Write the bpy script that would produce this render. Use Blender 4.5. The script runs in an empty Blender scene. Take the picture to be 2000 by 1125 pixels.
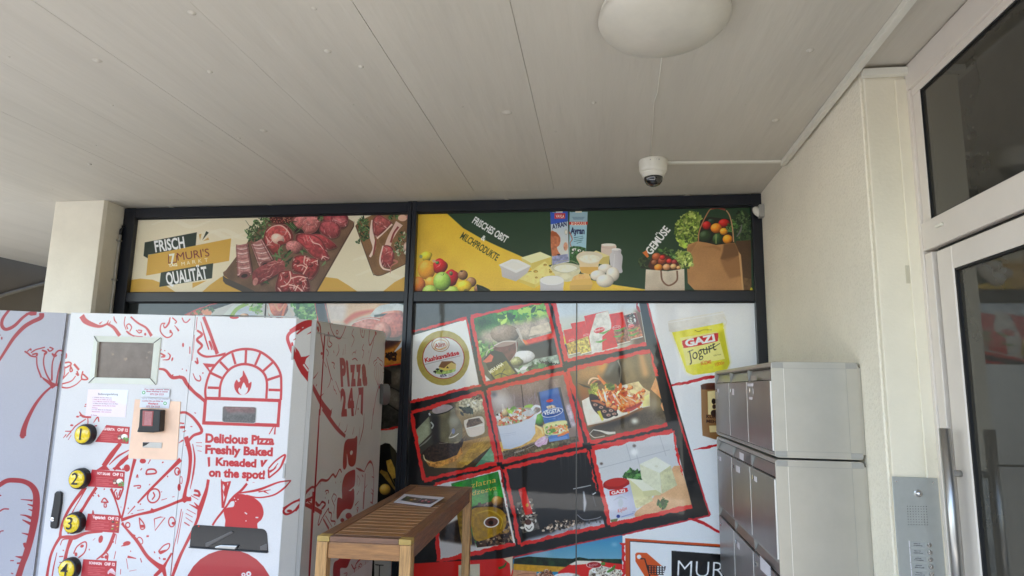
import bpy, bmesh, math, random
import numpy as np
from mathutils import Vector, Matrix
random.seed(7); RNG = np.random.default_rng(11)
SC = bpy.context.scene
COL = SC.collection
# ------------------------------------------------------------------ camera
YAW, PITCH, ROLL, FPX = -0.1409, 0.15671, 0.01842, 1240.3      # measured from the photograph's vanishing points
def cam_axes():
    cy, sy, cp, sp, cr, sr = math.cos(YAW), math.sin(YAW), math.cos(PITCH), math.sin(PITCH), math.cos(ROLL), math.sin(ROLL)
    f = np.array([sy*cp, cy*cp, sp]); r = np.array([cy, -sy, 0.]); u = np.cross(r, f)
    return r*cr+u*sr, -r*sr+u*cr, f
CR, CU, CF = cam_axes()
EYE = np.array([0., 0., 1.5])
cd = bpy.data.cameras.new('camera'); cam = bpy.data.objects.new('camera', cd); COL.objects.link(cam)
cam.matrix_world = Matrix(((CR[0], CU[0], -CF[0], 0), (CR[1], CU[1], -CF[1], 0), (CR[2], CU[2], -CF[2], 1.5), (0, 0, 0, 1)))
cd.sensor_width = 36; cd.lens = 36*FPX/2000; cd.clip_start = .02; cd.clip_end = 2000
SC.camera = cam
# ------------------------------------------------------------------ sky, sun, exposure
SUN_EL, SUN_AZ = math.radians(60), math.radians(225)          # azimuth clockwise from +Y: behind the camera
w = bpy.data.worlds.new('World'); SC.world = w; w.use_nodes = True
nt = w.node_tree; bg = nt.nodes['Background']; sky = nt.nodes.new('ShaderNodeTexSky')
sky.sky_type = 'NISHITA'; sky.sun_disc = False; sky.sun_elevation = SUN_EL; sky.sun_rotation = SUN_AZ
sky.air_density = 1.0; sky.dust_density = .8; sky.ozone_density = 1.0
nt.links.new(sky.outputs[0], bg.inputs[0]); bg.inputs[1].default_value = .15
ld = bpy.data.lights.new('sun', 'SUN'); ld.energy = 2.6; ld.angle = math.radians(.5); ld.color = (1, .97, .93)
sun = bpy.data.objects.new('sun', ld); COL.objects.link(sun)
sd = Vector((math.sin(SUN_AZ)*math.cos(SUN_EL), math.cos(SUN_AZ)*math.cos(SUN_EL), math.sin(SUN_EL)))
sun.rotation_euler = sd.to_track_quat('Z', 'Y').to_euler(); sun.location = sd*30
vs = SC.view_settings; SC.display_settings.display_device = 'sRGB'
vs.view_transform = 'Standard'; vs.look = 'None'; vs.exposure = 2.2; vs.gamma = 1; vs.use_curve_mapping = False
SC.cycles.max_bounces = 8; SC.cycles.diffuse_bounces = 5; SC.cycles.glossy_bounces = 4
SC.cycles.sample_clamp_indirect = 6

# ------------------------------------------------------------------ surveying: photo pixel -> point on a known plane
def ray(x, y): return ((x-1000)*CR-(y-562.5)*CU)/FPX+CF
def on(axis, val, x, y):
    d = ray(x, y); k = 'xyz'.index(axis); return EYE+d*(val-EYE[k])/d[k]
class Plane:                                                   # vertical plane: origin, horizontal u, vertical v = world z
    def __init__(s, o, d, flip=1):
        s.o = np.array([o[0], o[1], 0.]); s.u = np.array([d[0], d[1], 0.]); s.u /= np.linalg.norm(s.u)
        s.n = np.array([s.u[1], -s.u[0], 0.])                 # towards the viewer
    def hit(s, P):
        P = np.atleast_2d(np.asarray(P, float))
        d = ((P[:, 0]-1000)[:, None]*CR-(P[:, 1]-562.5)[:, None]*CU)/FPX+CF
        t = ((s.o-EYE)@s.n)/(d@s.n); W = EYE+d*t[:, None]
        return np.stack([(W-s.o)@s.u, W[:, 2]], 1)
    def at(s, u, v, off=0.): return s.o+s.u*u+s.n*off+np.array([0, 0, v])

# ------------------------------------------------------------------ materials
def srgb(c):
    c = [v/255 if max(c) > 1.001 else v for v in c]
    return [v/12.92 if v <= .04045 else ((v+.055)/1.055)**2.4 for v in c]
MATS = {}
def mat(name, col, rough=.6, metal=0., var=.06, vscale=6, bump=0., bscale=60, spec=.5, coat=0., dirt=None, stretch=None, bd=.004, speck=0.):
    """procedural surface: base colour with soft large-scale variation, fine bump"""
    if name in MATS: return MATS[name]
    m = bpy.data.materials.new(name); m.use_nodes = True; N = m.node_tree; b = N.nodes['Principled BSDF']
    c = srgb(col); b.inputs['Roughness'].default_value = rough; b.inputs['Metallic'].default_value = metal
    b.inputs['Specular IOR Level'].default_value = spec; b.inputs['Coat Weight'].default_value = coat; b.inputs['Coat Roughness'].default_value = .08
    tc = N.nodes.new('ShaderNodeTexCoord'); src = tc.outputs['Object']
    geo = N.nodes.new('ShaderNodeNewGeometry'); src = geo.outputs['Position']
    if stretch:
        mp = N.nodes.new('ShaderNodeMapping'); mp.inputs['Scale'].default_value = stretch; N.links.new(src, mp.inputs[0]); src = mp.outputs[0]
    n1 = N.nodes.new('ShaderNodeTexNoise'); n1.inputs['Scale'].default_value = vscale; n1.inputs['Detail'].default_value = 6; n1.inputs['Roughness'].default_value = .65
    N.links.new(src, n1.inputs['Vector'])
    r = N.nodes.new('ShaderNodeValToRGB'); r.color_ramp.elements[0].position = .3; r.color_ramp.elements[1].position = .7
    r.color_ramp.elements[0].color = [max(0, v*(1-var*1.6)) for v in c]+[1]; r.color_ramp.elements[1].color = [min(1, v*(1+var)) for v in c]+[1]
    N.links.new(n1.outputs[0], r.inputs[0]); out = r.outputs[0]
    if dirt:                                                   # (colour, threshold, scale)
        n3 = N.nodes.new('ShaderNodeTexNoise'); n3.inputs['Scale'].default_value = dirt[2]; n3.inputs['Detail'].default_value = 5
        N.links.new(geo.outputs['Position'], n3.inputs['Vector'])
        r3 = N.nodes.new('ShaderNodeValToRGB'); r3.color_ramp.elements[0].position = dirt[1]; r3.color_ramp.elements[1].position = dirt[1]+.06
        N.links.new(n3.outputs[0], r3.inputs[0]); mx = N.nodes.new('ShaderNodeMix'); mx.data_type = 'RGBA'
        N.links.new(r3.outputs[0], mx.inputs[0]); N.links.new(out, mx.inputs[6]); mx.inputs[7].default_value = srgb(dirt[0])+[1]; out = mx.outputs[2]
    N.links.new(out, b.inputs['Base Color'])
    if bump:
        n2 = N.nodes.new('ShaderNodeTexNoise'); n2.inputs['Scale'].default_value = bscale; n2.inputs['Detail'].default_value = 4
        N.links.new(src, n2.inputs['Vector']); bp = N.nodes.new('ShaderNodeBump'); bp.inputs['Strength'].default_value = bump; bp.inputs['Distance'].default_value = bd
        N.links.new(n2.outputs[0], bp.inputs['Height']); N.links.new(bp.outputs[0], b.inputs['Normal'])
        if speck:                                              # fine colour speckle, darker in the low spots of the relief
            r4 = N.nodes.new('ShaderNodeValToRGB'); r4.color_ramp.elements[0].position = .36; r4.color_ramp.elements[1].position = .5; r4.color_ramp.elements[0].color = (1-speck, 1-speck*1.1, 1-speck*1.25, 1); r4.color_ramp.elements[1].color = (1, 1, 1, 1)
            N.links.new(n2.outputs[0], r4.inputs[0]); mx2 = N.nodes.new('ShaderNodeMix'); mx2.data_type = 'RGBA'; mx2.blend_type = 'MULTIPLY'; mx2.inputs[0].default_value = 1
            N.links.new(out, mx2.inputs[6]); N.links.new(r4.outputs[0], mx2.inputs[7]); N.links.new(mx2.outputs[2], b.inputs['Base Color'])
    MATS[name] = m; return m

# ------------------------------------------------------------------ object helpers
WP = {}
def tag(o, label=None, cat=None, group=None, kind=None):
    for k, v in (('label', label), ('category', cat), ('group', group), ('kind', kind)):
        if v: o[k] = v
    return o
def empty(name, loc, label=None, cat=None, group=None):
    o = bpy.data.objects.new(name, None); COL.objects.link(o); o.location = loc; o.empty_display_size = .1; WP[o.name] = np.array(loc, float)
    return tag(o, label, cat, group)
def link(o, wpos, parent):
    COL.objects.link(o); WP[o.name] = np.array(wpos, float)
    if parent is not None:
        o.parent = parent; o.location = Vector(WP[o.name]-WP[parent.name])
    else: o.location = Vector(WP[o.name])
    return o
def mk(name, V, F, m, parent=None, smooth=False, bevel=0., uv=None, seg=2):
    V = np.array(V, float); c = (V.min(0)+V.max(0))/2
    me = bpy.data.meshes.new(name); me.from_pydata([tuple(v) for v in V-c], [], F)
    bm = bmesh.new(); bm.from_mesh(me)
    if uv is None: bmesh.ops.recalc_face_normals(bm, faces=bm.faces)
    if bevel: bmesh.ops.bevel(bm, geom=[e for e in bm.edges if e.is_manifold and e.calc_face_angle(0) > .4], offset=bevel, segments=seg, profile=.6, affect='EDGES', clamp_overlap=True)
    bm.to_mesh(me); bm.free()
    if smooth: me.polygons.foreach_set('use_smooth', [True]*len(me.polygons))
    me.materials.append(m); o = bpy.data.objects.new(name, me)
    if uv is not None:
        l = me.uv_layers.new(name='UVMap')
        for p in me.polygons:
            for li in p.loop_indices: l.data[li].uv = uv[me.loops[li].vertex_index]
    return link(o, c, parent)
BF = [(0, 3, 2, 1), (4, 5, 6, 7), (0, 1, 5, 4), (1, 2, 6, 5), (2, 3, 7, 6), (3, 0, 4, 7)]
def box(name, lo, hi, m, parent=None, bevel=.002, rot=0., piv=None, seg=1):
    (a, b, c), (d, e, f) = lo, hi
    V = np.array([(a, b, c), (d, b, c), (d, e, c), (a, e, c), (a, b, f), (d, b, f), (d, e, f), (a, e, f)], float)
    if rot:
        p = np.array(piv if piv is not None else V.mean(0)); cs, sn = math.cos(rot), math.sin(rot)
        x, y = V[:, 0]-p[0], V[:, 1]-p[1]; V[:, 0], V[:, 1] = p[0]+cs*x-sn*y, p[1]+sn*x+cs*y
    return mk(name, V, BF, m, parent, bevel=bevel, seg=seg)
def prism(name, foot, z0, z1, m, parent=None, bevel=.0, smooth=False):
    """vertical prism over a plan outline; z1 a number or one per vertex"""
    n = len(foot); zt = z1 if hasattr(z1, '__len__') else [z1]*n
    V = [(x, y, z0) for x, y in foot]+[(x, y, z) for (x, y), z in zip(foot, zt)]
    F = [tuple(range(n))[::-1], tuple(range(n, 2*n))]+[(i, (i+1) % n, n+(i+1) % n, n+i) for i in range(n)]
    return mk(name, V, F, m, parent, bevel=bevel, smooth=smooth)
def pbox(name, pl, u0, u1, v0, v1, o0, o1, m, parent=None, bevel=.001, seg=1):
    V = [pl.at(u, v, o) for v in (v0, v1) for (u, o) in ((u0, o1), (u1, o1), (u1, o0), (u0, o0))]
    return mk(name, V, BF, m, parent, bevel=bevel, seg=seg)
def pprism(name, pl, pts, o0, o1, m, parent=None, bevel=.0, smooth=False):
    """outline pts (u,v) on a plane given thickness o0..o1"""
    n = len(pts); V = [pl.at(u, v, o1) for u, v in pts]+[pl.at(u, v, o0) for u, v in pts]
    F = [tuple(range(n)), tuple(range(n, 2*n))[::-1]]+[(i, (i+1) % n, n+(i+1) % n, n+i) for i in range(n)]
    return mk(name, V, F, m, parent, bevel=bevel, smooth=smooth)
def lathe(name, c, axis, prof, m, parent=None, n=40, smooth=True, sy=1.):
    """revolve (radius, height) about a direction"""
    a = Vector(axis).normalized(); t = a.orthogonal().normalized(); b = a.cross(t); c = Vector(c)
    V, F = [], []
    for r, h in prof:
        for k in range(n):
            th = 2*math.pi*k/n; V.append(c+a*h+(t*math.cos(th)+b*math.sin(th)*sy)*max(r, 1e-5))
    for i in range(len(prof)-1):
        for k in range(n): F.append((i*n+k, i*n+(k+1) % n, (i+1)*n+(k+1) % n, (i+1)*n+k))
    F.append(tuple(range(n))[::-1]); F.append(tuple(range((len(prof)-1)*n, len(prof)*n)))
    o = mk(name, V, F, m, parent, smooth=smooth)
    if smooth:
        try:
            for e in o.data.edges: pass
            o.data.set_sharp_from_angle(angle=math.radians(40))
        except Exception: pass
    return o
def tube(name, P, r, m, parent=None, n=10):
    P = [Vector(p) for p in P]; V, F = [], []
    for i, p in enumerate(P):
        d = (P[min(i+1, len(P)-1)]-P[max(i-1, 0)]).normalized(); t = d.cross(Vector((.03, .02, 1))) if abs(d.z) < .9 else d.cross(Vector((0, 1, 0)))
        t.normalize(); b = d.cross(t)
        for k in range(n):
            th = 2*math.pi*k/n; V.append(p+(t*math.cos(th)+b*math.sin(th))*r)
    for i in range(len(P)-1):
        for k in range(n): F.append((i*n+k, i*n+(k+1) % n, (i+1)*n+(k+1) % n, (i+1)*n+k))
    F.append(tuple(range(n))[::-1]); F.append(tuple(range((len(P)-1)*n, len(P)*n)))
    return mk(name, V, F, m, parent, smooth=True)
def copy_tree(o, parent=None):
    c = o.copy(); COL.objects.link(c); c.parent = parent
    for ch in list(o.children): copy_tree(ch, c)
    return c

# ------------------------------------------------------------------ print maker: draws flat artwork (arrays) in metres on a plane
_noise = {}
def noise(h, w, s):
    k = s
    if k not in _noise:
        n = int(1700/s)+3; g = RNG.random((n, n)); ax = np.arange(1700)/s; i = ax.astype(int); f = ax-i; f = f*f*(3-2*f)
        a = g[i]*(1-f)[:, None]+g[i+1]*f[:, None]; a = a[:, i]*(1-f)+a[:, i+1]*f; _noise[k] = a-.5
    oy, ox = RNG.integers(0, max(1, 1700-h)), RNG.integers(0, max(1, 1700-w)); return _noise[k][oy:oy+h, ox:ox+w]
def boxblur(a, r):
    r = int(round(r))
    if r < 1: return a
    for ax in (0, 1):
        p = np.pad(a, [(r+1, r) if i == ax else (0, 0) for i in (0, 1)], mode='edge'); c = np.cumsum(p, ax)
        a = (np.take(c, np.arange(2*r+1, p.shape[ax]), ax)-np.take(c, np.arange(0, p.shape[ax]-2*r-1), ax))/(2*r+1)
    return a
def spline(P, k=6, closed=False):
    P = np.array(P, float)
    if len(P) < 3: return P
    Q = np.vstack([P[-1], P, P[0], P[1]]) if closed else np.vstack([2*P[0]-P[1], P, 2*P[-1]-P[-2]])
    t = np.linspace(0, 1, k, endpoint=False)[:, None]; out = []
    for i in range(len(Q)-3):
        a, b, c, d = Q[i:i+4]; out.append(.5*((2*b)+(c-a)*t+(2*a-5*b+4*c-d)*t*t+(3*b-a-3*c+d)*t**3))
    if not closed: out.append(P[-1:])
    return np.vstack(out)
class Frame:                                                   # an enlarged reading of part of the photograph
    def __init__(s, k, x0, y0): s.k, s.x, s.y = k, x0, y0
    def __call__(s, P):
        P = np.array(P, float).reshape(-1, 2); return P/s.k+[s.x, s.y]
class Canvas:
    def __init__(s, pl, u0, u1, v0, v1, res, bg):
        s.pl, s.u0, s.u1, s.v0, s.v1, s.res = pl, u0, u1, v0, v1, res
        s.w, s.h = int((u1-u0)*res), int((v1-v0)*res); s.img = np.ones((s.h, s.w, 3))*np.array(bg)/255.; s.fr = Frame(1, 0, 0); s.clip = None
    def T(s, P):                                               # current frame -> texels
        q = s.pl.hit(s.fr(P)); return np.stack([(q[:, 0]-s.u0)*s.res, (s.v1-q[:, 1])*s.res], 1)
    def scale(s):                                              # texels per frame unit
        a = s.pl.hit(s.fr([(500, 500)]))[0]; b = s.pl.hit(s.fr([(500, 510)]))[0]; return abs(a[1]-b[1])*s.res/10
    def cover(s, E, pad=0):
        """signed-area coverage of directed edges (N,4) in texels"""
        x0, y0, x1, y1 = E.T
        bx0, bx1 = int(max(0, math.floor(min(x0.min(), x1.min()))-pad)), int(min(s.w, math.ceil(max(x0.max(), x1.max()))+1+pad))
        by0, by1 = int(max(0, math.floor(min(y0.min(), y1.min()))-pad)), int(min(s.h, math.ceil(max(y0.max(), y1.max()))+1+pad))
        if bx1 <= bx0 or by1 <= by0: return None
        S = 4; H, W = (by1-by0)*S, bx1-bx0
        ya, yb = (y0-by0)*S-.5, (y1-by0)*S-.5; sg = np.where(yb > ya, 1., -1.); lo, hi = np.minimum(ya, yb), np.maximum(ya, yb)
        r0 = np.clip(np.ceil(lo), 0, H).astype(int); r1 = np.clip(np.ceil(hi), 0, H).astype(int); n = np.maximum(r1-r0, 0); tot = n.sum()
        if tot == 0: return None
        idx = np.repeat(np.arange(len(n)), n); row = np.arange(tot)-np.repeat(np.cumsum(n)-n, n)+r0[idx]
        t = (row-ya[idx])/(yb-ya)[idx]; x = np.clip(x0[idx]+t*(x1-x0)[idx]-bx0, 0, W-1e-6); i = x.astype(int); f = x-i
        acc = np.bincount(row*(W+1)+i, sg[idx]*(1-f), H*(W+1))+np.bincount(row*(W+1)+i+1, sg[idx]*f, H*(W+1)+1)[:H*(W+1)]
        c = np.minimum(np.abs(np.cumsum(acc.reshape(H, W+1), 1)[:, :W]), 1).reshape(by1-by0, S, W).mean(1)
        return c, by0, by1, bx0, bx1
    def paint(s, m, col, a=1., soft=0, nz=0., ns=8, col2=None, d=(0, 1), clip=None):
        c, y0, y1, x0, x1 = m
        if soft: c = boxblur(boxblur(c, soft), soft)
        c = c*a
        if clip is not None: c = c*clip[y0:y1, x0:x1]
        if s.clip is not None: c = c*s.clip[y0:y1, x0:x1]
        k = np.array(col, float)/255; h, w = c.shape; k = np.broadcast_to(k, (h, w, 3))
        if col2 is not None:
            yy, xx = np.mgrid[0:h, 0:w]; t = (xx/max(w-1, 1)*d[0]+yy/max(h-1, 1)*d[1]); t = np.clip(t if d[0]+d[1] > 0 else 1+t, 0, 1)[..., None]
            k = k*(1-t)+np.array(col2)/255*t
        if nz: k = k*(1+nz*(noise(h, w, ns)+.5*noise(h, w, 2.5))[..., None]*2)
        s.img[y0:y1, x0:x1] = s.img[y0:y1, x0:x1]*(1-c[..., None])+k*c[..., None]
    def edges(s, Q): return np.hstack([Q, np.roll(Q, -1, 0)])
    def poly(s, P, col, smooth=False, rough=0., **k):
        P = np.array(P, float).reshape(-1, 2)
        if smooth: P = spline(P, 5, True)
        Q = s.T(P)
        if rough: Q = s.ragged(Q, rough)
        m = s.cover(s.edges(Q), pad=int(3*k.get('soft', 0)))
        if m: s.paint(m, col, **k)
    def mask(s, P, smooth=False, soft=0):
        P = np.array(P, float).reshape(-1, 2)
        if smooth: P = spline(P, 5, True)
        m = s.cover(s.edges(s.T(P))); z = np.zeros((s.h, s.w))
        if m: z[m[1]:m[2], m[3]:m[4]] = m[0]
        return boxblur(z, soft) if soft else z
    def ragged(s, Q, amp, closed=True):
        R = []
        n = len(Q) if closed else len(Q)-1
        for i in range(n):
            a, b = Q[i], Q[(i+1) % len(Q)]; L = np.linalg.norm(b-a); k = max(1, int(L/2.5)); t = np.arange(k)[:, None]/k
            nrm = np.array([-(b-a)[1], (b-a)[0]])/max(L, 1e-6); j = (RNG.random(k)-.5)+.8*np.sin(np.arange(k)*.35+RNG.random()*6)*.5
            R.append(a*(1-t)+b*t+nrm*(j*amp)[:, None])
        if not closed: R.append(Q[-1:])
        return np.vstack(R)
    def stroke(s, P, w, col, smooth=True, rough=0., closed=False, **k):
        P = np.array(P, float).reshape(-1, 2); P = np.vstack([P, P[:1]]) if closed and not smooth else P
        w = np.atleast_1d(np.array(w, float))
        Q = s.T(spline(P, 6, closed) if smooth else P); wt = np.interp(np.linspace(0, 1, len(Q)), np.linspace(0, 1, len(w)), w)*s.scale()/2*getattr(s, 'wk', 1.)
        if closed and smooth: Q = np.vstack([Q, Q[:1]]); wt = np.append(wt, wt[0])
        if rough:
            seg = np.linalg.norm(np.diff(Q, axis=0), axis=1); L = np.concatenate([[0], np.cumsum(seg)]); t = np.arange(0, L[-1], 2.)
            Q = np.stack([np.interp(t, L, Q[:, 0]), np.interp(t, L, Q[:, 1])], 1); wt = np.interp(t, L, wt)
        d = np.gradient(Q, axis=0); d /= np.maximum(np.linalg.norm(d, axis=1), 1e-6)[:, None]; nrm = np.stack([-d[:, 1], d[:, 0]], 1)
        def jag():
            n = len(Q); k = max(2, n//4+2); a = np.interp(np.arange(n), np.linspace(0, n, k), RNG.random(k)-.5); b = np.interp(np.arange(n), np.linspace(0, n, k//3+2), RNG.random(k//3+2)-.5)
            return (a*.7+b*.8+(RNG.random(n)-.5)*.25)*rough*s.scale()
        j1, j2 = (jag(), jag()) if rough else (0., 0.)
        A = Q+nrm*(wt+j1)[:, None] if rough else Q+nrm*wt[:, None]; B = Q-nrm*(wt+j2)[:, None] if rough else Q-nrm*wt[:, None]
        # quads one by one, same winding, so bends never cancel
        q = np.stack([A[:-1], A[1:], B[1:], B[:-1]], 1); ar = ((q[:, 0]-q[:, 2])[:, 0]*(q[:, 1]-q[:, 3])[:, 1]-(q[:, 0]-q[:, 2])[:, 1]*(q[:, 1]-q[:, 3])[:, 0])
        q[ar < 0] = q[ar < 0][:, ::-1]
        E = np.concatenate([np.hstack([q[:, i], q[:, (i+1) % 4]]) for i in range(4)])
        m = s.cover(E, pad=int(3*k.get('soft', 0)))
        if m: s.paint(m, col, **k)
    def ell(s, cx, cy, rx, ry, col, rot=0., **k):
        t = np.linspace(0, 2*math.pi, 28, endpoint=False); c, n = math.cos(rot), math.sin(rot)
        x, y = rx*np.cos(t), ry*np.sin(t); s.poly(np.stack([cx+c*x-n*y, cy+n*x+c*y], 1), col, **k)
    def ball(s, cx, cy, rx, ry, col, rot=0., dk=.45, li=.5, lx=-.4, ly=-.5, nz=.05, a=1., spec=.5, lump=0.):
        """a photographed round thing: shaded ellipse"""
        t = np.linspace(0, 2*math.pi, 36, endpoint=False); c, n = math.cos(rot), math.sin(rot)
        lr = 1+lump*np.sin(3*t+RNG.random()*6)+lump*.6*np.sin(5*t+RNG.random()*6)
        x, y = rx*np.cos(t)*lr, ry*np.sin(t)*lr; Q = s.T(np.stack([cx+c*x-n*y, cy+n*x+c*y], 1)); m = s.cover(s.edges(Q))
        if not m: return
        cv, y0, y1, x0, x1 = m; ctr = Q.mean(0); hw, hh = max(np.ptp(Q[:, 0])/2, 1), max(np.ptp(Q[:, 1])/2, 1)
        yy, xx = np.mgrid[y0:y1, x0:x1]; ex, ey = (xx-ctr[0])/hw, (yy-ctr[1])/hh; r2 = np.clip(ex*ex+ey*ey, 0, 1); z = np.sqrt(1-r2*.96)
        l = lx*ex+ly*ey+.75*z; b = np.array(col)/255.
        sh = np.clip(1-dk+dk*1.5*l, .1, 1.15)[..., None]; k = b*sh+spec*li*np.clip((l-.82)*4, 0, 1)[..., None]*(1-b)
        if nz: k = k*(1+2*nz*noise(*cv.shape, 4)[..., None])
        cv = cv*a
        if s.clip is not None: cv = cv*s.clip[y0:y1, x0:x1]
        s.img[y0:y1, x0:x1] = s.img[y0:y1, x0:x1]*(1-cv[..., None])+np.clip(k, 0, 1)*cv[..., None]
    def leaves(s, P, n, size, cols, smooth=True, asp=.45):
        """a scatter of small leaf shapes inside an outline"""
        P = np.array(P, float).reshape(-1, 2); lo, hi = P.min(0), P.max(0); k = 0
        def inside(q):
            x, y = q; c = False
            for i in range(len(P)):
                (x1, y1), (x2, y2) = P[i-1], P[i]
                if (y1 > y) != (y2 > y) and x < (x2-x1)*(y-y1)/(y2-y1)+x1: c = not c
            return c
        for _ in range(n*4):
            if k >= n: break
            q = lo+RNG.random(2)*(hi-lo)
            if not inside(q): continue
            k += 1; a = RNG.random()*math.pi; z = size*(.5+RNG.random()); col = np.array(cols[RNG.integers(len(cols))])*(.8+.4*RNG.random())
            c, d = math.cos(a), math.sin(a); L = np.array([(-1, 0), (-.3, asp), (.5, asp*.8), (1, 0), (.4, -asp), (-.4, -asp*.8)])*z
            s.poly(np.stack([q[0]+c*L[:, 0]-d*L[:, 1], q[1]+d*L[:, 0]+c*L[:, 1]], 1), col)
    def streaks(s, M, box_, n, L, w, cols, ang=None, a=.8):
        (x0, y0, x1, y1) = box_; old = s.clip; s.clip = M if old is None else M*old
        for _ in range(n):
            x, y = x0+RNG.random()*(x1-x0), y0+RNG.random()*(y1-y0); t = (ang if ang is not None else RNG.random()*math.pi)+RNG.normal()*.35; l = L*(.4+RNG.random())
            p = np.array([(x, y), (x+l*.5*math.cos(t)+RNG.normal()*l*.12, y+l*.5*math.sin(t)+RNG.normal()*l*.12), (x+l*math.cos(t), y+l*math.sin(t))])
            s.stroke(p, [w*.3, w*(.5+RNG.random()), w*.2], cols[RNG.integers(len(cols))], a=a)
        s.clip = old
    def text(s, t, p0, p1, h, col, bold=.0, slant=0., a=1., lower=False):
        """lettering: baseline from p0 to p1 in the current frame, cap height h"""
        E, W = glyphs(t, bold)
        if E is None: return
        p0, p1 = np.array(p0, float), np.array(p1, float); d = (p1-p0)/W; L = np.linalg.norm(p1-p0); n = np.array([(p1-p0)[1], -(p1-p0)[0]])/L
        up = n*h+(p1-p0)/L*slant*h
        A = s.T(p0+E[:, 0:1]*d+E[:, 1:2]*up); B = s.T(p0+E[:, 2:3]*d+E[:, 3:4]*up)
        m = s.cover(np.hstack([A, B]))
        if m: s.paint(m, col, a=a)
    def image(s, name, blur=0, grain=.012):
        if getattr(s, 'sat', 1) != 1: g = s.img.mean(2, keepdims=True); s.img = g+(s.img-g)*s.sat
        s.img = np.clip(s.img, 0, 1); k_ = getattr(s, 'con', 0.); s.img = s.img*(1-k_)+k_*(s.img*s.img*(3-2*s.img))
        im = np.clip(s.img*getattr(s, 'gain', 1.)*(1+grain*RNG.normal(size=(s.h, s.w, 1))), 0, 1)
        if blur: im = np.stack([boxblur(im[..., i], blur) for i in range(3)], 2)
        I = bpy.data.images.new(name, s.w, s.h); b = np.ones((s.h, s.w, 4), np.float32); b[..., :3] = im[::-1]
        I.pixels.foreach_set(b.ravel()); I.update(); I.pack(); return I
_g = {}; CAPH = [None]
def glyphs(t, bold):
    key = (t, bold)
    if key in _g: return _g[key]
    def tri(txt, off):
        cu = bpy.data.curves.new('t', 'FONT'); cu.body = txt; cu.resolution_u = 3; cu.offset = off; cu.fill_mode = 'FRONT'
        o = bpy.data.objects.new('t', cu); COL.objects.link(o); dg = bpy.context.evaluated_depsgraph_get(); dg.update()
        me = bpy.data.meshes.new_from_object(o.evaluated_get(dg)); me.calc_loop_triangles()
        V = np.array([v.co[:2] for v in me.vertices]); T = np.array([l.vertices[:] for l in me.loop_triangles])
        bpy.data.objects.remove(o); bpy.data.curves.remove(cu); bpy.data.meshes.remove(me); return V, T
    if CAPH[0] is None: CAPH[0] = np.ptp(tri('H', 0)[0][:, 1])
    V, T = tri(t, bold)
    if len(V) == 0: return None, 1
    V = V/CAPH[0]; V[:, 0] -= V[:, 0].min(); P = V[T]; a = P[:, 1]-P[:, 0]; b = P[:, 2]-P[:, 0]; f = (a[:, 0]*b[:, 1]-a[:, 1]*b[:, 0]) < 0; P[f] = P[f][:, ::-1]
    E = np.concatenate([np.hstack([P[:, i], P[:, (i+1) % 3]]) for i in range(3)]); _g[key] = (E, V[:, 0].max()); return _g[key]
def print_mat(name, cv, rough=.3, coat=0., coat_r=.04, blur=0, spec=.5, wav=0.):
    m = bpy.data.materials.new(name); m.use_nodes = True; N = m.node_tree; b = N.nodes['Principled BSDF']
    t = N.nodes.new('ShaderNodeTexImage'); t.image = cv.image(name, blur); t.extension = 'EXTEND'
    N.links.new(t.outputs[0], b.inputs['Base Color']); b.inputs['Roughness'].default_value = rough; b.inputs['Specular IOR Level'].default_value = spec
    b.inputs['Coat Weight'].default_value = coat; b.inputs['Coat Roughness'].default_value = coat_r; b.inputs['Coat IOR'].default_value = 1.45
    if wav:
        g = N.nodes.new('ShaderNodeNewGeometry'); n2 = N.nodes.new('ShaderNodeTexNoise'); n2.inputs['Scale'].default_value = 5; n2.inputs['Detail'].default_value = 2
        N.links.new(g.outputs['Position'], n2.inputs['Vector']); bp = N.nodes.new('ShaderNodeBump'); bp.inputs['Strength'].default_value = wav; bp.inputs['Distance'].default_value = .01
        N.links.new(n2.outputs[0], bp.inputs['Height']); N.links.new(bp.outputs[0], b.inputs['Normal'])
        if coat: N.links.new(bp.outputs[0], b.inputs['Coat Normal'])
    return m
def print_quad(name, cv, u0, u1, v0, v1, off, thick, m, parent=None):
    """a thin sheet with thickness, front face mapped to the artwork"""
    pl = cv.pl; V = [pl.at(u, v, o) for o in (off+thick, off) for u, v in ((u0, v0), (u1, v0), (u1, v1), (u0, v1))]
    F = [(0, 1, 2, 3), (7, 6, 5, 4), (0, 4, 5, 1), (1, 5, 6, 2), (2, 6, 7, 3), (3, 7, 4, 0)]
    uv = [((u-cv.u0)/(cv.u1-cv.u0), (v-cv.v0)/(cv.v1-cv.v0)) for _ in (0, 1) for u, v in ((u0, v0), (u1, v0), (u1, v1), (u0, v1))]
    return mk(name, V, F, m, parent, uv=uv)

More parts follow.
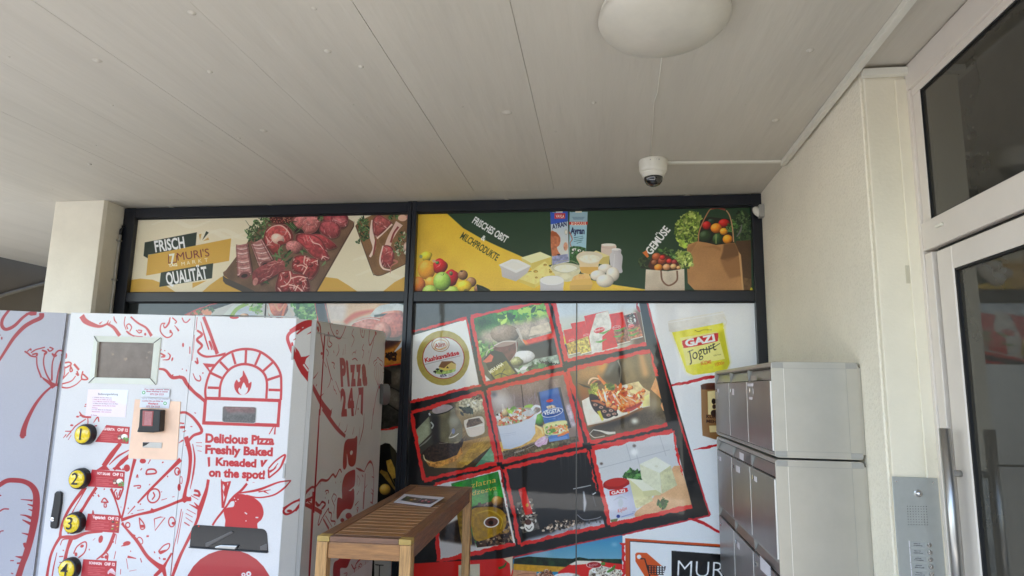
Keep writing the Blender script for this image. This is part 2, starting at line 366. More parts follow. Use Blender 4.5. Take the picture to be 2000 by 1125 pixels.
# ================================================================== ARTWORK: MACHINE
RED = (184, 32, 36)
def machine_art(c, red=RED, white=(213, 212, 213)):
    R = red; W = white
    def S(P, w, **k): c.stroke(P, w, R, **k)
    c.fr = Frame(4.327, 0, 600)                                # S1
    S([(75, 25), (25, 95), (15, 150), (40, 185), (80, 180), (130, 150), (190, 90), (250, 50), (310, 48)], [18, 22, 26, 20, 18]); c.poly([(215, 50), (285, 45), (312, 66), (262, 72)], R)
    S([(352, 50), (345, 88), (270, 125), (200, 170), (120, 255), (60, 345), (0, 440), (-30, 480)], [34, 32, 30, 24, 18, 14])
    c.ell(15, 262, 6, 13, R); S([(-5, 228), (4, 240)], 5)
    S([(440, 668), (370, 730), (300, 820), (240, 930), (205, 1020), (192, 1090)], [14, 18, 24, 32, 42]); c.ell(190, 1093, 20, 17, R)
    c.poly([(345, 583), (360, 590), (430, 630), (480, 650), (525, 640), (527, 668), (470, 668), (440, 690), (420, 660), (365, 612)], R)
    for P in ([(310, 420), (315, 500), (350, 595)], [(378, 385), (368, 470), (390, 560), (435, 640)], [(465, 400), (442, 480), (438, 620)], [(530, 410), (498, 520), (475, 650)],
              [(548, 500), (540, 580), (492, 655)], [(582, 550), (545, 590), (490, 648)], [(640, 580), (600, 625), (500, 655)], [(690, 610), (640, 655), (570, 682), (495, 670)]): S(P, [8, 9, 12])
    for P, w in (([(208, 372), (238, 392), (262, 412), (305, 420)], 12), ([(230, 375), (258, 352), (262, 368)], 9), ([(262, 385), (300, 360), (335, 350), (380, 338)], 10), ([(272, 400), (312, 392), (308, 416)], 13),
                 ([(355, 362), (392, 380), (374, 402)], 14), ([(418, 338), (448, 352), (420, 372), (402, 352)], 11), ([(440, 390), (462, 418), (472, 388), (500, 366), (543, 372)], 12), ([(448, 400), (480, 412)], 16),
                 ([(520, 398), (552, 430), (560, 402), (545, 380)], 14), ([(548, 470), (585, 465), (602, 482), (568, 505), (546, 515)], 12), ([(596, 500), (612, 535), (592, 540), (600, 480)], 11), ([(625, 480), (668, 530)], 17),
                 ([(650, 540), (662, 575), (640, 560)], 12), ([(700, 540), (690, 605), (742, 607), (702, 565)], 12)): S(P, w)
    S([(690, 72), (718, 115), (780, 147), (850, 162), (915, 137)], [44, 42, 34, 20, 14]); S([(840, 142), (865, 120)], [14, 2]); S([(905, 140), (918, 108)], [14, 3]); S([(925, 138), (934, 118)], [10, 3])
    S([(905, 140), (960, 172), (1012, 242)], [16, 24, 30])
    S([(962, 78), (968, 110), (988, 136)], [6, 11, 6]); S([(1058, 80), (1050, 140), (1066, 190)], 7); S([(1080, 185), (1070, 155), (1092, 142), (1112, 170), (1096, 205)], 9); S([(1066, 200), (1090, 225), (1135, 245)], 9)
    S([(670, 883), (700, 922), (770, 930)], [6, 18, 14]); S([(742, 935), (742, 985), (720, 1000)], 8); c.ell(656, 925, 13, 8, R); S([(672, 915), (700, 920)], 8); c.ell(606, 998, 14, 8, R); S([(550, 1048), (602, 1045), (640, 1003), (725, 945)], [6, 8, 10, 8]); S([(560, 1100), (602, 1050)], [6, 10])
    S([(575, 1122), (602, 1080)], [4, 12, 4]); S([(535, 1105), (560, 1075)], [4, 9]); S([(790, 975), (825, 930), (836, 968)], [6, 12, 8]); S([(718, 822), (734, 820)], 7); S([(712, 838), (733, 836)], 7); S([(640, 1080), (648, 1048)], 7); S([(800, 1005), (820, 1000)], 8)
    c.fr = Frame(4.246, 0, 860)                                # S2
    S([(-30, 395), (0, 368), (60, 335), (130, 332), (200, 342), (260, 375), (296, 435), (302, 520), (290, 640), (262, 780), (222, 930), (185, 1030), (150, 1140), (130, 1200)], [30, 34, 36, 36, 34, 36, 42, 48, 50, 46, 44, 40, 42, 42])
    for P, w in (([(172, 490), (240, 496), (270, 500)], [4, 10, 16]), ([(228, 530), (280, 545)], [5, 18]), ([(235, 572), (280, 585)], [4, 16]), ([(168, 618), (215, 625), (270, 650)], [5, 12, 24]), ([(185, 658), (270, 700)], [5, 26]), ([(180, 768), (250, 785)], [4, 18]),
                 ([(200, 850), (215, 885), (248, 845)], 18), ([(128, 963), (200, 975)], [4, 26]), ([(-5, 590), (30, 570), (75, 570)], [12, 9]), ([(-5, 775), (5, 755), (30, 750)], 8), ([(85, 998), (115, 997)], 7), ([(140, 1020), (165, 1018)], 12), ([(92, 1100), (110, 1108)], 6), ([(-5, 455), (10, 460)], 10)): S(P, w)
    S([(1000, 25), (925, 120), (858, 215)], [30, 44, 40]); c.poly([(800, 245), (860, 205), (875, 205), (912, 248)], R); S([(1068, 82), (980, 132), (905, 202)], [8, 16, 6]); S([(1075, 125), (1010, 180), (945, 245)], [26, 38, 20]); c.ball(1052, 230, 26, 30, R, dk=0, li=0)
    c.poly([(900, 235), (930, 240), (940, 225), (985, 215), (1010, 245), (1020, 225), (1030, 250)], R)
    S([(702, 395), (620, 500), (562, 590), (522, 680), (502, 760), (500, 810)], [32, 26, 24, 24, 22, 28]); S([(500, 800), (452, 880), (420, 960), (400, 1060), (388, 1140)], [26, 22, 22, 22, 26])
    S([(800, 390), (740, 480), (692, 560), (665, 600)], [26, 26, 24, 30]); S([(715, 395), (670, 475), (620, 560), (590, 620), (560, 680), (545, 720)], [12, 9, 7, 10, 8, 5]); S([(700, 400), (660, 460)], 8)
    S([(500, 805), (560, 800), (620, 805), (720, 768), (850, 758)], [20, 22, 34, 22, 12]); S([(590, 815), (560, 900), (537, 1000), (515, 1130)], [38, 26, 30, 36]); S([(500, 870), (520, 825), (575, 815)], [6, 8, 10])
    S([(472, 930), (445, 1050), (432, 1130)], [5, 11, 11]); S([(490, 965), (525, 962)], 7); S([(480, 1055), (520, 1058)], 12); S([(490, 1012), (520, 1012)], 5); S([(520, 910), (530, 915)], 7)
    S([(840, 510), (865, 480), (895, 510)], 10); S([(838, 512), (900, 514)], 9); S([(865, 515), (864, 550), (882, 550), (876, 515)], 9)
    for (x, y) in ((790, 440), (815, 455), (820, 465), (865, 405), (775, 460)): c.ell(x, y, 5, 7, R, rot=.6)
    S([(770, 580), (772, 612)], [8, 20]); S([(560, 775), (580, 760)], 10); S([(610, 940), (640, 880), (700, 842), (718, 865), (700, 930), (650, 975)], 10); c.ell(680, 877, 16, 12, R, rot=-.5); c.ell(630, 945, 12, 16, R); c.ell(835, 820, 18, 32, R, rot=.25)
    S([(770, 830), (790, 812)], [3, 9, 3]); S([(738, 900), (742, 912)], 8); S([(950, 770), (905, 880), (862, 940), (800, 988)], [30, 28, 18, 8]); S([(870, 925), (895, 950), (888, 1000)], [8, 12]); c.ell(850, 970, 14, 8, R); c.ell(880, 968, 14, 16, R)
    S([(968, 780), (955, 860)], 5); S([(960, 920), (945, 985)], 5); c.ell(938, 842, 7, 8, R); S([(920, 400), (952, 480), (978, 560), (1002, 645)], [22, 14, 12, 18]); S([(965, 430), (985, 490), (1025, 400)], 9); S([(1000, 410), (990, 440), (985, 460)], 12)
    c.fr = Frame(4.246, 160, 860)                              # S4
    S([(440, 155), (412, 260), (382, 400), (352, 560), (328, 650)], [30, 22, 16, 14, 18]); S([(818, 158), (700, 275), (560, 415), (462, 520)], [36, 22, 20, 14]); S([(440, 545), (380, 612)], [10, 5])
    S([(325, 662), (450, 620), (580, 590), (700, 548), (820, 500), (905, 485)], [26, 16, 24, 20, 22, 34]); S([(328, 690), (400, 770), (460, 840), (540, 960), (620, 1030), (672, 1062)], [12, 20, 26, 26, 34, 48])
    S([(745, 935), (700, 1012), (668, 1062), (600, 1130)], [16, 18, 34, 26]); S([(672, 1055), (692, 1130)], [40, 24])
    S([(862, -30), (895, 100), (897, 200), (882, 320), (862, 400), (848, 475)], [40, 34, 28, 26, 24, 34]); S([(918, 30), (935, 150), (922, 280), (897, 405)], [6, 15, 15, 4])
    S([(1048, 328), (1030, 430), (1003, 520), (975, 605), (938, 705), (880, 822), (820, 950), (775, 1060), (750, 1130)], [24, 24, 26, 24, 22, 22, 22, 28, 22])
    c.poly([(815, 495), (850, 455), (912, 485), (870, 505), (850, 520)], R)
    for P, w in (([(930, 415), (965, 425), (980, 460)], 18), ([(905, 458), (965, 492)], [5, 18, 4]), ([(925, 450), (978, 462)], [10, 20]), ([(890, 530), (970, 570)], [4, 18, 20]), ([(930, 515), (970, 560)], [4, 22]), ([(870, 572), (945, 612)], [4, 20, 4]), ([(860, 605), (918, 637)], [4, 20, 4]),
                 ([(860, 640), (918, 680)], [4, 20, 4]), ([(848, 680), (892, 708)], [8, 20, 8]), ([(945, 18), (995, 20)], [3, 10, 4]), ([(948, 45), (995, 50)], [3, 10, 4]), ([(958, 85), (992, 92)], [3, 9, 4])): S(P, w)
    def ring(x, y, rx, ry, w, rot=0):
        t = np.linspace(0, 2*math.pi, 12, endpoint=False); q, n = math.cos(rot), math.sin(rot); X, Y = rx*np.cos(t), ry*np.sin(t)
        c.stroke(np.stack([x+q*X-n*Y, y+n*X+q*Y], 1), w, R, closed=True)
    ring(595, 460, 48, 60, 11, .5); S([(590, 430), (602, 460), (582, 492)], 11); ring(790, 258, 20, 30, 10); c.ell(800, 265, 8, 16, R); c.ell(505, 172, 26, 20, R); S([(530, 282), (545, 245), (600, 242), (612, 272), (530, 282)], 13)
    S([(475, 642), (512, 690), (520, 728), (488, 732), (475, 642)], 9); c.poly([(485, 700), (520, 700), (520, 725), (490, 725)], R); S([(600, 652), (650, 636), (690, 640), (606, 748), (600, 652)], 8, smooth=False); ring(745, 677, 26, 40, 9); c.ell(757, 688, 13, 12, R)
    S([(635, 920), (680, 872), (725, 858), (715, 900), (655, 938), (635, 920)], 9); c.poly([(635, 920), (700, 905), (655, 945)], R); c.ell(372, 855, 32, 18, R, rot=-.2); S([(325, 878), (360, 868)], [4, 14]); ring(380, 702, 18, 20, 9)
    S([(335, 680), (350, 715)], 16); ring(822, 330, 10, 30, 5); c.ell(806, 390, 14, 30, R); ring(482, 832, 20, 30, 7, -.5)
    for P, w in (([(428, 380), (482, 375), (480, 395), (458, 395)], 9), ([(450, 310), (460, 285), (465, 312)], 8), ([(378, 965), (450, 980)], [18, 5]), ([(368, 980), (382, 1068)], [4, 9, 4]), ([(392, 1085), (452, 1074)], [3, 7, 2]), ([(322, 1068), (318, 1112)], 5), ([(485, 978), (495, 1012)], 7), ([(658, 496), (705, 482)], [5, 16, 4]),
                 ([(748, 470), (768, 467)], [4, 9, 4]), ([(458, 582), (514, 574)], [4, 10, 4]), ([(548, 195), (568, 160)], [5, 8]), ([(485, 248), (498, 232)], 8), ([(664, 186), (676, 180)], 10), ([(706, 302), (714, 298)], 11), ([(535, 962), (545, 968)], 12), ([(598, 922), (606, 935)], 9), ([(640, 970), (648, 985)], 8), ([(402, 915), (406, 925)], 7),
                 ([(556, 372), (566, 362)], 6), ([(380, 566), (388, 562)], 10), ([(480, 530), (490, 528)], 9), ([(655, 430), (665, 425)], 5), ([(322, 550), (325, 556)], 5), ([(555, 795), (535, 795)], 13), ([(825, 570), (790, 770), (760, 900), (735, 1130)], 6), ([(838, 590), (800, 800), (790, 860)], [3, 6, 2]), ([(672, 985), (695, 985)], 14),
                 ([(285, 405), (268, 440), (300, 490), (340, 400)], 10), ([(570, 575), (600, 590)], 26), ([(415, 790), (440, 800)], 26), ([(405, 610), (425, 606)], [4, 14, 4])): S(P, w)
    c.fr = Frame(4.327, 140, 610)                              # S3
    S([(498, 38), (560, 90), (630, 132), (675, 200)], [12, 14, 16, 24]); S([(470, 160), (520, 196), (600, 206)], [8, 5]); S([(545, 150), (572, 175), (592, 155), (560, 150)], 9); c.ell(621, 185, 9, 12, R); S([(592, 172), (575, 165)], 8)
    S([(790, 92), (758, 100), (748, 150), (765, 185), (800, 212), (835, 205), (850, 180), (828, 150)], 10); S([(832, 42), (820, 92), (790, 130), (776, 110), (790, 92)], [8, 16, 12, 8, 6]); S([(850, 45), (885, 78), (872, 95)], 9); S([(868, 110), (885, 130), (905, 158)], [4, 8, 15]); S([(835, 150), (835, 175)], 16)
    S([(932, 45), (950, 80), (975, 82), (1002, 55)], 9); c.ell(941, 276, 8, 18, R); S([(750, 345), (785, 370), (755, 378)], [8, 20, 8]); S([(812, 342), (832, 365), (818, 398), (768, 402)], [5, 12, 12, 4]); c.ell(850, 396, 7, 17, R, rot=.3); S([(752, 325), (760, 312)], 5); S([(780, 322), (792, 326)], 6)
    S([(738, 477), (792, 490), (850, 550), (930, 550), (972, 605), (1040, 680), (1120, 745)], [14, 20, 26, 22, 26, 24, 24]); S([(850, 535), (858, 525)], 10); S([(932, 478), (938, 482)], 8); S([(968, 485), (972, 498)], 7)
    S([(915, 848), (970, 850), (1040, 905), (1100, 1005), (1030, 1040), (985, 1090), (970, 1130)], [18, 18, 22, 24, 20, 20, 22]); S([(915, 935), (950, 940)], 10); S([(915, 972), (955, 972)], 18); S([(940, 1010), (965, 1000)], 6); S([(1002, 965), (1020, 966)], [4, 8]); S([(1035, 848), (1050, 853)], [3, 7]); S([(905, 1105), (940, 1080)], [3, 14])
    c.fr = Frame(4.327, 350, 610)                              # S5
    S([(205, 38), (250, 150), (290, 260), (322, 352)], [26, 26, 24, 30]); S([(182, 78), (215, 200), (250, 315)], [5, 13, 10]); S([(255, 240), (275, 318)], [18, 8]); S([(265, 250), (290, 320)], [8, 6])
    S([(150, 152), (192, 188), (150, 232), (192, 282), (158, 332), (215, 372), (300, 370), (392, 350)], [14, 22, 20, 20, 16, 18, 14, 22]); S([(152, 40), (142, 150)], 5); S([(150, 382), (155, 430), (132, 412)], [10, 18, 9]); S([(116, 515), (138, 565), (170, 580), (182, 560), (172, 532)], [5, 9, 11, 9, 7]); c.ell(200, 513, 6, 6, R)
    S([(128, 190), (122, 300), (108, 410)], 4); S([(90, 290), (90, 350)], 8)
    c.poly([(198, 430), (300, 438), (262, 515)], R); c.poly([(245, 465), (280, 460), (262, 495)], W)
    S([(-5, 545), (42, 560), (72, 620), (100, 655), (180, 712), (225, 772)], [26, 24, 22, 18, 18, 18]); c.ell(465, 42, 38, 14, R)
    O = [(225, 742), (222, 640), (262, 508), (345, 402), (440, 335), (560, 310), (680, 332), (790, 412), (852, 512), (862, 620), (858, 742)]
    S(O, 19); S([(340, 715), (347, 620), (377, 542), (442, 470), (540, 438), (640, 457), (712, 512), (740, 590), (736, 728)], 19)
    for P in ([(240, 636), (345, 640)], [(262, 510), (358, 555)], [(345, 418), (412, 488)], [(448, 345), (475, 438)], [(565, 318), (560, 432)], [(685, 345), (642, 445)], [(788, 425), (705, 500)], [(848, 538), (742, 572)], [(755, 655), (855, 658)]): S(P, 19)
    S([(222, 726), (860, 746)], 24); S([(222, 735), (206, 945)], 26); S([(195, 934), (848, 956)], 26); S([(850, 745), (833, 968)], 24)
    c.poly([(540, 492), (562, 530), (582, 572), (588, 600), (610, 588), (605, 635), (585, 675), (545, 697), (500, 690), (470, 650), (466, 605), (485, 570), (500, 590), (516, 580), (512, 560), (535, 535)], R, smooth=True)
    c.poly([(545, 592), (562, 622), (572, 640), (580, 632), (575, 670), (545, 698), (512, 688), (498, 655), (510, 635), (520, 650), (530, 620)], W, smooth=True)
    S([(798, 965), (760, 1030)], [8, 8]); S([(812, 962), (806, 1032)], [8, 14]); S([(782, 988), (775, 1000)], 6)
    LO = [(1125, 78), (1020, 128), (942, 168), (915, 215), (935, 285), (985, 385)]
    S(LO, [34, 30, 26, 26, 26, 38]); S([(965, 235), (985, 222)], 5)
    c.fr = Frame(2.1422, 350, 600)                             # B: writing
    for t, p, q, h in (('Delicious Pizza', (109, 565), (397, 575), 35), ('Freshly Baked', (108, 611), (391, 622), 33), ('Kneaded', (152, 661), (322, 669), 31), ('on the spot!', (123, 707), (358, 718), 33)):
        c.text(t, p, q, h, R, bold=.047)
    c.poly([(118, 628), (129, 627), (129, 666), (121, 668)], R); c.poly([(340, 640), (350, 640), (352, 652), (358, 638), (371, 638), (348, 669), (343, 667)], R)
    c.fr = Frame(4.246, 340, 860)                              # S6
    S([(782, 235), (840, 172), (918, 120), (905, 172), (870, 240), (785, 312)], [12, 12, 14, 20, 14, 12]); S([(782, 240), (785, 312)], 14); S([(815, 250), (862, 190)], 6); S([(790, 262), (835, 235), (850, 215)], [20, 8, 2])
    S([(284, 325), (268, 400), (232, 500), (208, 570), (196, 640), (172, 712)], [22, 20, 22, 28, 20, 20]); S([(135, 800), (62, 930), (10, 1045)], [14, 22, 20])
    S([(390, 322), (397, 430), (402, 560)], [6, 16, 18]); S([(468, 342), (440, 430), (405, 560)], [8, 14, 18]); c.poly([(392, 335), (420, 345), (470, 338), (455, 400), (418, 470), (398, 400)], R); c.poly([(405, 360), (420, 385), (412, 430), (402, 400)], W); c.poly([(440, 352), (450, 352), (440, 380)], W)
    S([(605, 358), (560, 412), (490, 470), (430, 552), (400, 592), (350, 655), (318, 705)], [20, 20, 16, 16, 18, 16, 16]); S([(540, 438), (700, 410), (860, 350), (968, 333)], [10, 20, 12, 8]); S([(968, 333), (905, 402), (820, 455), (700, 475), (598, 455)], [8, 14, 12, 10, 8]); S([(700, 428), (800, 410)], [10, 4]); S([(745, 422), (785, 445)], [14, 2]); S([(650, 350), (668, 348)], [2, 8, 2])
    c.poly([(505, 450), (560, 445), (600, 455), (665, 478), (722, 530), (742, 600), (725, 655), (690, 690), (690, 740), (640, 745), (440, 735), (425, 660), (412, 590), (440, 560), (492, 550), (497, 505), (450, 510), (470, 480)], R, smooth=True)
    for P, w in (([(585, 598), (605, 612)], 9), ([(675, 640), (698, 640)], 9)): c.stroke(P, w, W)
    for x, y in ((500, 480), (530, 490), (510, 505), (596, 668)): c.ell(x, y, 5, 5, W)
    c.ell(450, 1280, 374, 374, (168, 30, 36)); S([(1110, 412), (1050, 482), (960, 530), (908, 580), (925, 612), (980, 595), (1060, 525)], [16, 14, 14, 16, 16, 14, 14]); c.ell(955, 585, 22, 12, R)
    for x, y, r in ((575, 1115, 18), (618, 1108, 22)): c.ell(x, y, r, r, W); c.ell(x, y, r*.35, r*.35, R)
    c.fr = Frame(5.625, 570, 610)                              # T1: side
    S([(-20, 210), (40, 170), (130, 118), (245, 90), (290, 95)], [38, 38, 34, 24, 12]); S([(50, 240), (150, 162), (255, 130)], [12, 26, 8]); c.ell(118, 168, 12, 6, W, rot=-.5)
    S([(0, 330), (22, 440), (75, 560), (130, 650), (200, 765), (262, 880), (332, 1010), (425, 1130)], [20, 26, 50, 60, 34, 44, 50, 56])
    c.poly([(35, 380), (75, 430), (100, 490), (150, 485), (198, 468), (155, 510), (140, 560), (205, 650), (192, 745), (120, 650), (50, 520)], R); c.stroke([(125, 572), (178, 645)], 15, W)
    S([(268, 90), (308, 150), (320, 270), (342, 400), (335, 510)], [10, 20, 14, 22, 8]); c.ell(326, 452, 12, 16, R); S([(285, 165), (292, 212)], 26); S([(165, 242), (215, 215), (290, 165)], [4, 12, 22]); S([(215, 740), (250, 710), (288, 655)], [20, 10, 3]); S([(205, 640), (235, 610)], [9, 3]); S([(300, 930), (345, 890)], [14, 3]); S([(262, 810), (275, 790)], 8); S([(405, 1110), (440, 1055)], [14, 3])
    S([(415, 110), (430, 182), (470, 262), (520, 290), (562, 232), (592, 150)], [8, 9]); c.stroke([(495, 195), (508, 218), (495, 240), (484, 218)], 8, R, closed=True); S([(398, 215), (388, 350), (410, 382), (436, 350), (405, 312), (412, 262), (398, 215)], 9); c.poly([(425, 112), (450, 118), (440, 132)], R)
    for P, w in (([(372, 400), (396, 442), (385, 482)], 8), ([(505, 350), (512, 420), (485, 482)], [4, 9, 6]), ([(562, 400), (555, 470)], [3, 7]), ([(582, 350), (580, 462)], [4, 9, 3]), ([(650, 380), (682, 290), (658, 240), (678, 180)], [5, 10, 6]), ([(748, 175), (760, 250), (785, 275), (800, 195)], 9), ([(770, 190), (772, 225)], 14),
                 ([(852, 195), (843, 330), (862, 352), (925, 225)], [12, 14, 16]), ([(912, 215), (928, 240)], 26), ([(900, 300), (862, 450), (838, 572)], [10, 9, 5]), ([(655, 470), (670, 442), (690, 435)], [3, 8]), ([(690, 455), (702, 412)], 7), ([(770, 505), (786, 432), (768, 400), (785, 350)], 8), ([(842, 420), (840, 448)], 8), ([(453, 420), (458, 448)], 8),
                 ([(658, 520), (690, 506), (716, 532)], 10), ([(432, 548), (462, 562), (455, 592), (464, 620)], 9), ([(372, 500), (400, 620), (425, 712), (442, 748)], [4, 12, 10, 5]), ([(426, 715), (410, 782), (386, 830)], [10, 4]), ([(475, 755), (522, 882)], [6, 15, 6]), ([(350, 545), (362, 575)], 6), ([(358, 570), (375, 605)], 6), ([(448, 802), (462, 860)], 6), ([(462, 842), (478, 870)], 6), ([(478, 880), (488, 900)], 6),
                 ([(945, 830), (918, 935), (888, 1130)], [14, 9, 9]), ([(948, 810), (962, 830)], 26), ([(940, 800), (905, 690), (912, 590)], 5), ([(942, 800), (925, 680), (925, 580)], 5), ([(945, 800), (945, 680), (942, 570)], 5), ([(950, 800), (965, 700), (965, 585)], 5), ([(955, 800), (985, 720), (985, 610)], 5), ([(960, 800), (1000, 760), (1008, 680)], 5),
                 ([(892, 568), (898, 540), (925, 520), (940, 495), (962, 520), (992, 545), (1002, 600), (1015, 650), (1000, 665)], 9), ([(900, 590), (915, 565), (930, 545)], 8), ([(960, 560), (985, 590)], 9)): S(P, w)
    
    for ch, x0_, y0_, x1_, y1_, h_ in (('P', 533, 796, 598, 793, 272), ('i', 606, 792, 632, 790, 262), ('z', 642, 790, 700, 787, 285), ('z', 709, 787, 764, 784, 285), ('a', 772, 783, 824, 780, 285), ('2', 538, 1122, 600, 1119, 262), ('4', 614, 1118, 684, 1114, 262), ('7', 748, 1103, 806, 1098, 255)): c.text(ch, (x0_, y0_), (x1_, y1_), h_, R, bold=.06)
    S([(740, 850), (690, 1125)], 12); c.ell(723, 1060, 5, 12, R)
    c.poly([(355, 235), (362, 235), (308, 1130), (298, 1130)], R)
    c.fr = Frame(5.625, 560, 800)                              # T2
    S([(390, -20), (500, 145), (572, 232), (638, 292)], [44, 40, 38, 30])
    for P, w in (([(490, 8), (470, 50)], 8), ([(582, 135), (565, 188)], [3, 9]), ([(660, 158), (650, 220), (630, 250)], [3, 8, 12]), ([(736, 185), (718, 272)], [3, 8]), ([(800, 190), (790, 302)], [4, 20, 4]), ([(846, 40), (838, 180), (815, 290), (788, 388)], [4, 15, 15, 4]), ([(948, -20), (935, 120), (926, 215)], [8, 8, 10])): S(P, w)
    c.poly([(660, 325), (700, 318), (740, 312), (768, 290), (768, 400), (755, 560), (735, 612), (702, 624), (675, 600), (665, 540), (655, 480), (655, 600), (640, 648), (622, 655), (612, 620), (615, 500), (630, 370)], R, smooth=True); c.ell(705, 472, 14, 25, W, rot=.2)
    c.poly([(735, 658), (748, 700), (742, 820), (715, 858), (655, 908), (640, 955), (668, 940), (718, 868), (735, 885), (735, 1000), (702, 1090), (645, 1085), (600, 1125), (545, 1200), (550, 990), (575, 965), (605, 972), (600, 880), (612, 780), (650, 700)], R, smooth=True)
    S([(-40, 1090), (80, 1012), (160, 985), (210, 910), (270, 852), (310, 845), (370, 775), (440, 775), (500, 710), (532, 735), (575, 655), (598, 688)], [22, 16, 18, 26, 18, 16, 22, 18, 18, 20, 12, 12]); S([(90, 1112), (160, 1030), (260, 968), (292, 955)], [24, 30, 14, 6])
    S([(165, 1025), (290, 1080), (380, 1130)], [20, 32, 30]); S([(250, 1020), (270, 1040), (240, 1050)], 10); S([(310, 1010), (352, 1048), (382, 1010), (420, 1038), (385, 1090)], 16)
    for P, w in (([(415, 905), (425, 888), (450, 888), (455, 915)], 9), ([(440, 905), (425, 930)], 7), ([(420, 960), (415, 975)], 6), ([(455, 990), (452, 1025)], 14), ([(512, 920), (540, 950), (520, 1010)], 6), ([(512, 920), (490, 970), (505, 1020), (520, 1055)], 7), ([(755, 638), (800, 660), (850, 680)], [6, 24, 6]), ([(850, 672), (880, 605), (912, 570), (940, 610), (952, 720), (948, 900), (938, 1030)], [8, 20, 26, 14, 9, 10, 12]),
                 ([(858, 700), (850, 880), (840, 1090)], [10, 16, 10]), ([(930, 735), (950, 742)], 8), ([(882, 822), (850, 862)], [3, 9]), ([(925, 865), (950, 900)], [4, 12]), ([(920, 910), (945, 930)], [4, 12]), ([(820, 712), (835, 738)], 8), ([(775, 720), (800, 780), (785, 840)], 5), ([(770, 720), (768, 830)], 5), ([(745, 1050), (785, 1005)], [10, 4]), ([(765, 935), (788, 890)], 6), ([(775, 1120), (765, 1085)], 10), ([(530, 790), (535, 810)], 5), ([(590, 785), (588, 800)], 6), ([(365, 800), (362, 820)], 5), ([(245, 920), (245, 935)], 5), ([(915, 1015), (940, 1030)], 10)): S(P, w)
    c.poly([(352, -5), (362, -5), (300, 1130), (284, 1130)], R)
    c.fr = Frame(6.819, 590, 960)                              # T3
    c.poly([(135, 0), (162, 0), (100, 1140), (80, 1140)], R); c.poly([(525, -10), (690, -10), (690, 80), (640, 232), (580, 228), (525, 260), (478, 320), (455, 265), (465, 112), (490, 85), (527, 98)], R); c.ell(614, 322, 42, 42, R); c.ell(529, 378, 26, 26, R)
    for P, w in (([(0, 150), (60, 120), (130, 75), (155, 110)], [24, 20]), ([(60, 165), (160, 220), (240, 292)], [20, 28, 18]), ([(120, 110), (80, 130), (130, 165)], 12), ([(172, 155), (205, 190), (262, 140), (305, 160), (250, 232), (228, 330), (205, 425), (222, 435), (262, 350), (345, 218)], 14), ([(345, 215), (352, 270), (385, 290), (378, 380), (432, 395), (425, 440)], 15), ([(275, 362), (350, 495)], [18, 24]), ([(305, 318), (392, 465)], [8, 12, 6]), ([(200, 215), (230, 260)], 9),
                 ([(345, 110), (348, 160)], 14), ([(425, 190), (415, 290)], 7), ([(725, 285), (742, 215), (725, 210)], 9), ([(700, 180), (745, 125)], [12, 4]), ([(815, 0), (805, 230)], 14), ([(935, -5), (928, 160)], 12), ([(905, 135), (935, 150)], 12)): S(P, w)
    c.poly([(500, 840), (645, 845), (625, 935), (585, 1012), (505, 1018), (495, 1140), (410, 1140), (418, 950), (478, 905)], R, smooth=True); S([(800, 870), (760, 905), (712, 965), (690, 1060), (695, 1140)], [26, 20, 18, 16]); S([(850, 870), (832, 980), (790, 1140)], [6, 10, 14]); S([(740, 1010), (765, 960), (790, 980), (770, 1060), (745, 1020)], 10); S([(750, 990), (772, 1010), (750, 1050)], 10)
    S([(650, 965), (685, 1025), (720, 1000)], [14, 16, 6]); S([(545, 1088), (592, 1078)], [3, 9]); S([(570, 1140), (600, 1080)], [20, 6]); c.ell(745, 1110, 20, 30, R)

def wear(c, n, col=(150, 146, 140)):                           # finger marks, rubbed film, small scratches
    c.fr = Frame(1, 0, 0); P = []
    for _ in range(n):
        x, y = RNG.random()*760, 620+RNG.random()*500; a = RNG.random()*3.1; l = 4+RNG.random()*22
        c.stroke([(x, y), (x+l*math.cos(a), y+l*math.sin(a))], [.3, 1+RNG.random()*1.2, .3], col, a=.10+RNG.random()*.16)
    for _ in range(n//4): c.ell(RNG.random()*760, 620+RNG.random()*500, 10+RNG.random()*26, 6+RNG.random()*14, col, soft=9, a=.05, rot=RNG.random()*3)
FRONT = Plane((-1.518, 3.0), (1, 0)); SIDE = Plane((-1.45, 3.085), (0, 1)); CHAM = Plane((-1.518, 3.0), (.068, .085))
cvF = Canvas(FRONT, -1.36, 0., .5, 1.9, 620, (213, 212, 213)); cvF.wk = 1.1; machine_art(cvF); cvF.wk = 1; wear(cvF, 60)
HINGE = on('y', 3., 112, 760); _e = on('z', 1.85, 0, 607); _h = on('z', 1.85, 112, 612)
LD = np.array([_h[0]-_e[0], _h[1]-_e[1]]); LD /= np.linalg.norm(LD)
LEFT = Plane((HINGE[0]-LD[0]*.9, HINGE[1]-LD[1]*.9), LD)
cvL = Canvas(LEFT, 0., .90, .5, 1.95, 620, (180, 181, 192)); cvL.wk = 1.08; machine_art(cvL, (158, 34, 44), (180, 181, 192))  # left face: its shade is mixed into the white and the red
cvC = Canvas(CHAM, 0, .1089, .4, 1.9, 700, (206, 206, 204)); cvC.wk = 1.2; machine_art(cvC, (170, 40, 44), (206, 206, 204))  # corner toned between the front and the painted shade of the side
cvS = Canvas(SIDE, 0, 1.07, .4, 1.95, 600, (190, 188, 185)); cvS.wk = 1.35; machine_art(cvS, (150, 24, 32), (190, 188, 185)); cvS.wk = 1; wear(cvS, 50, (110, 106, 100)); wear(cvS, 20, (226, 226, 224))  # side face in shade: greyed white and darkened red carry it

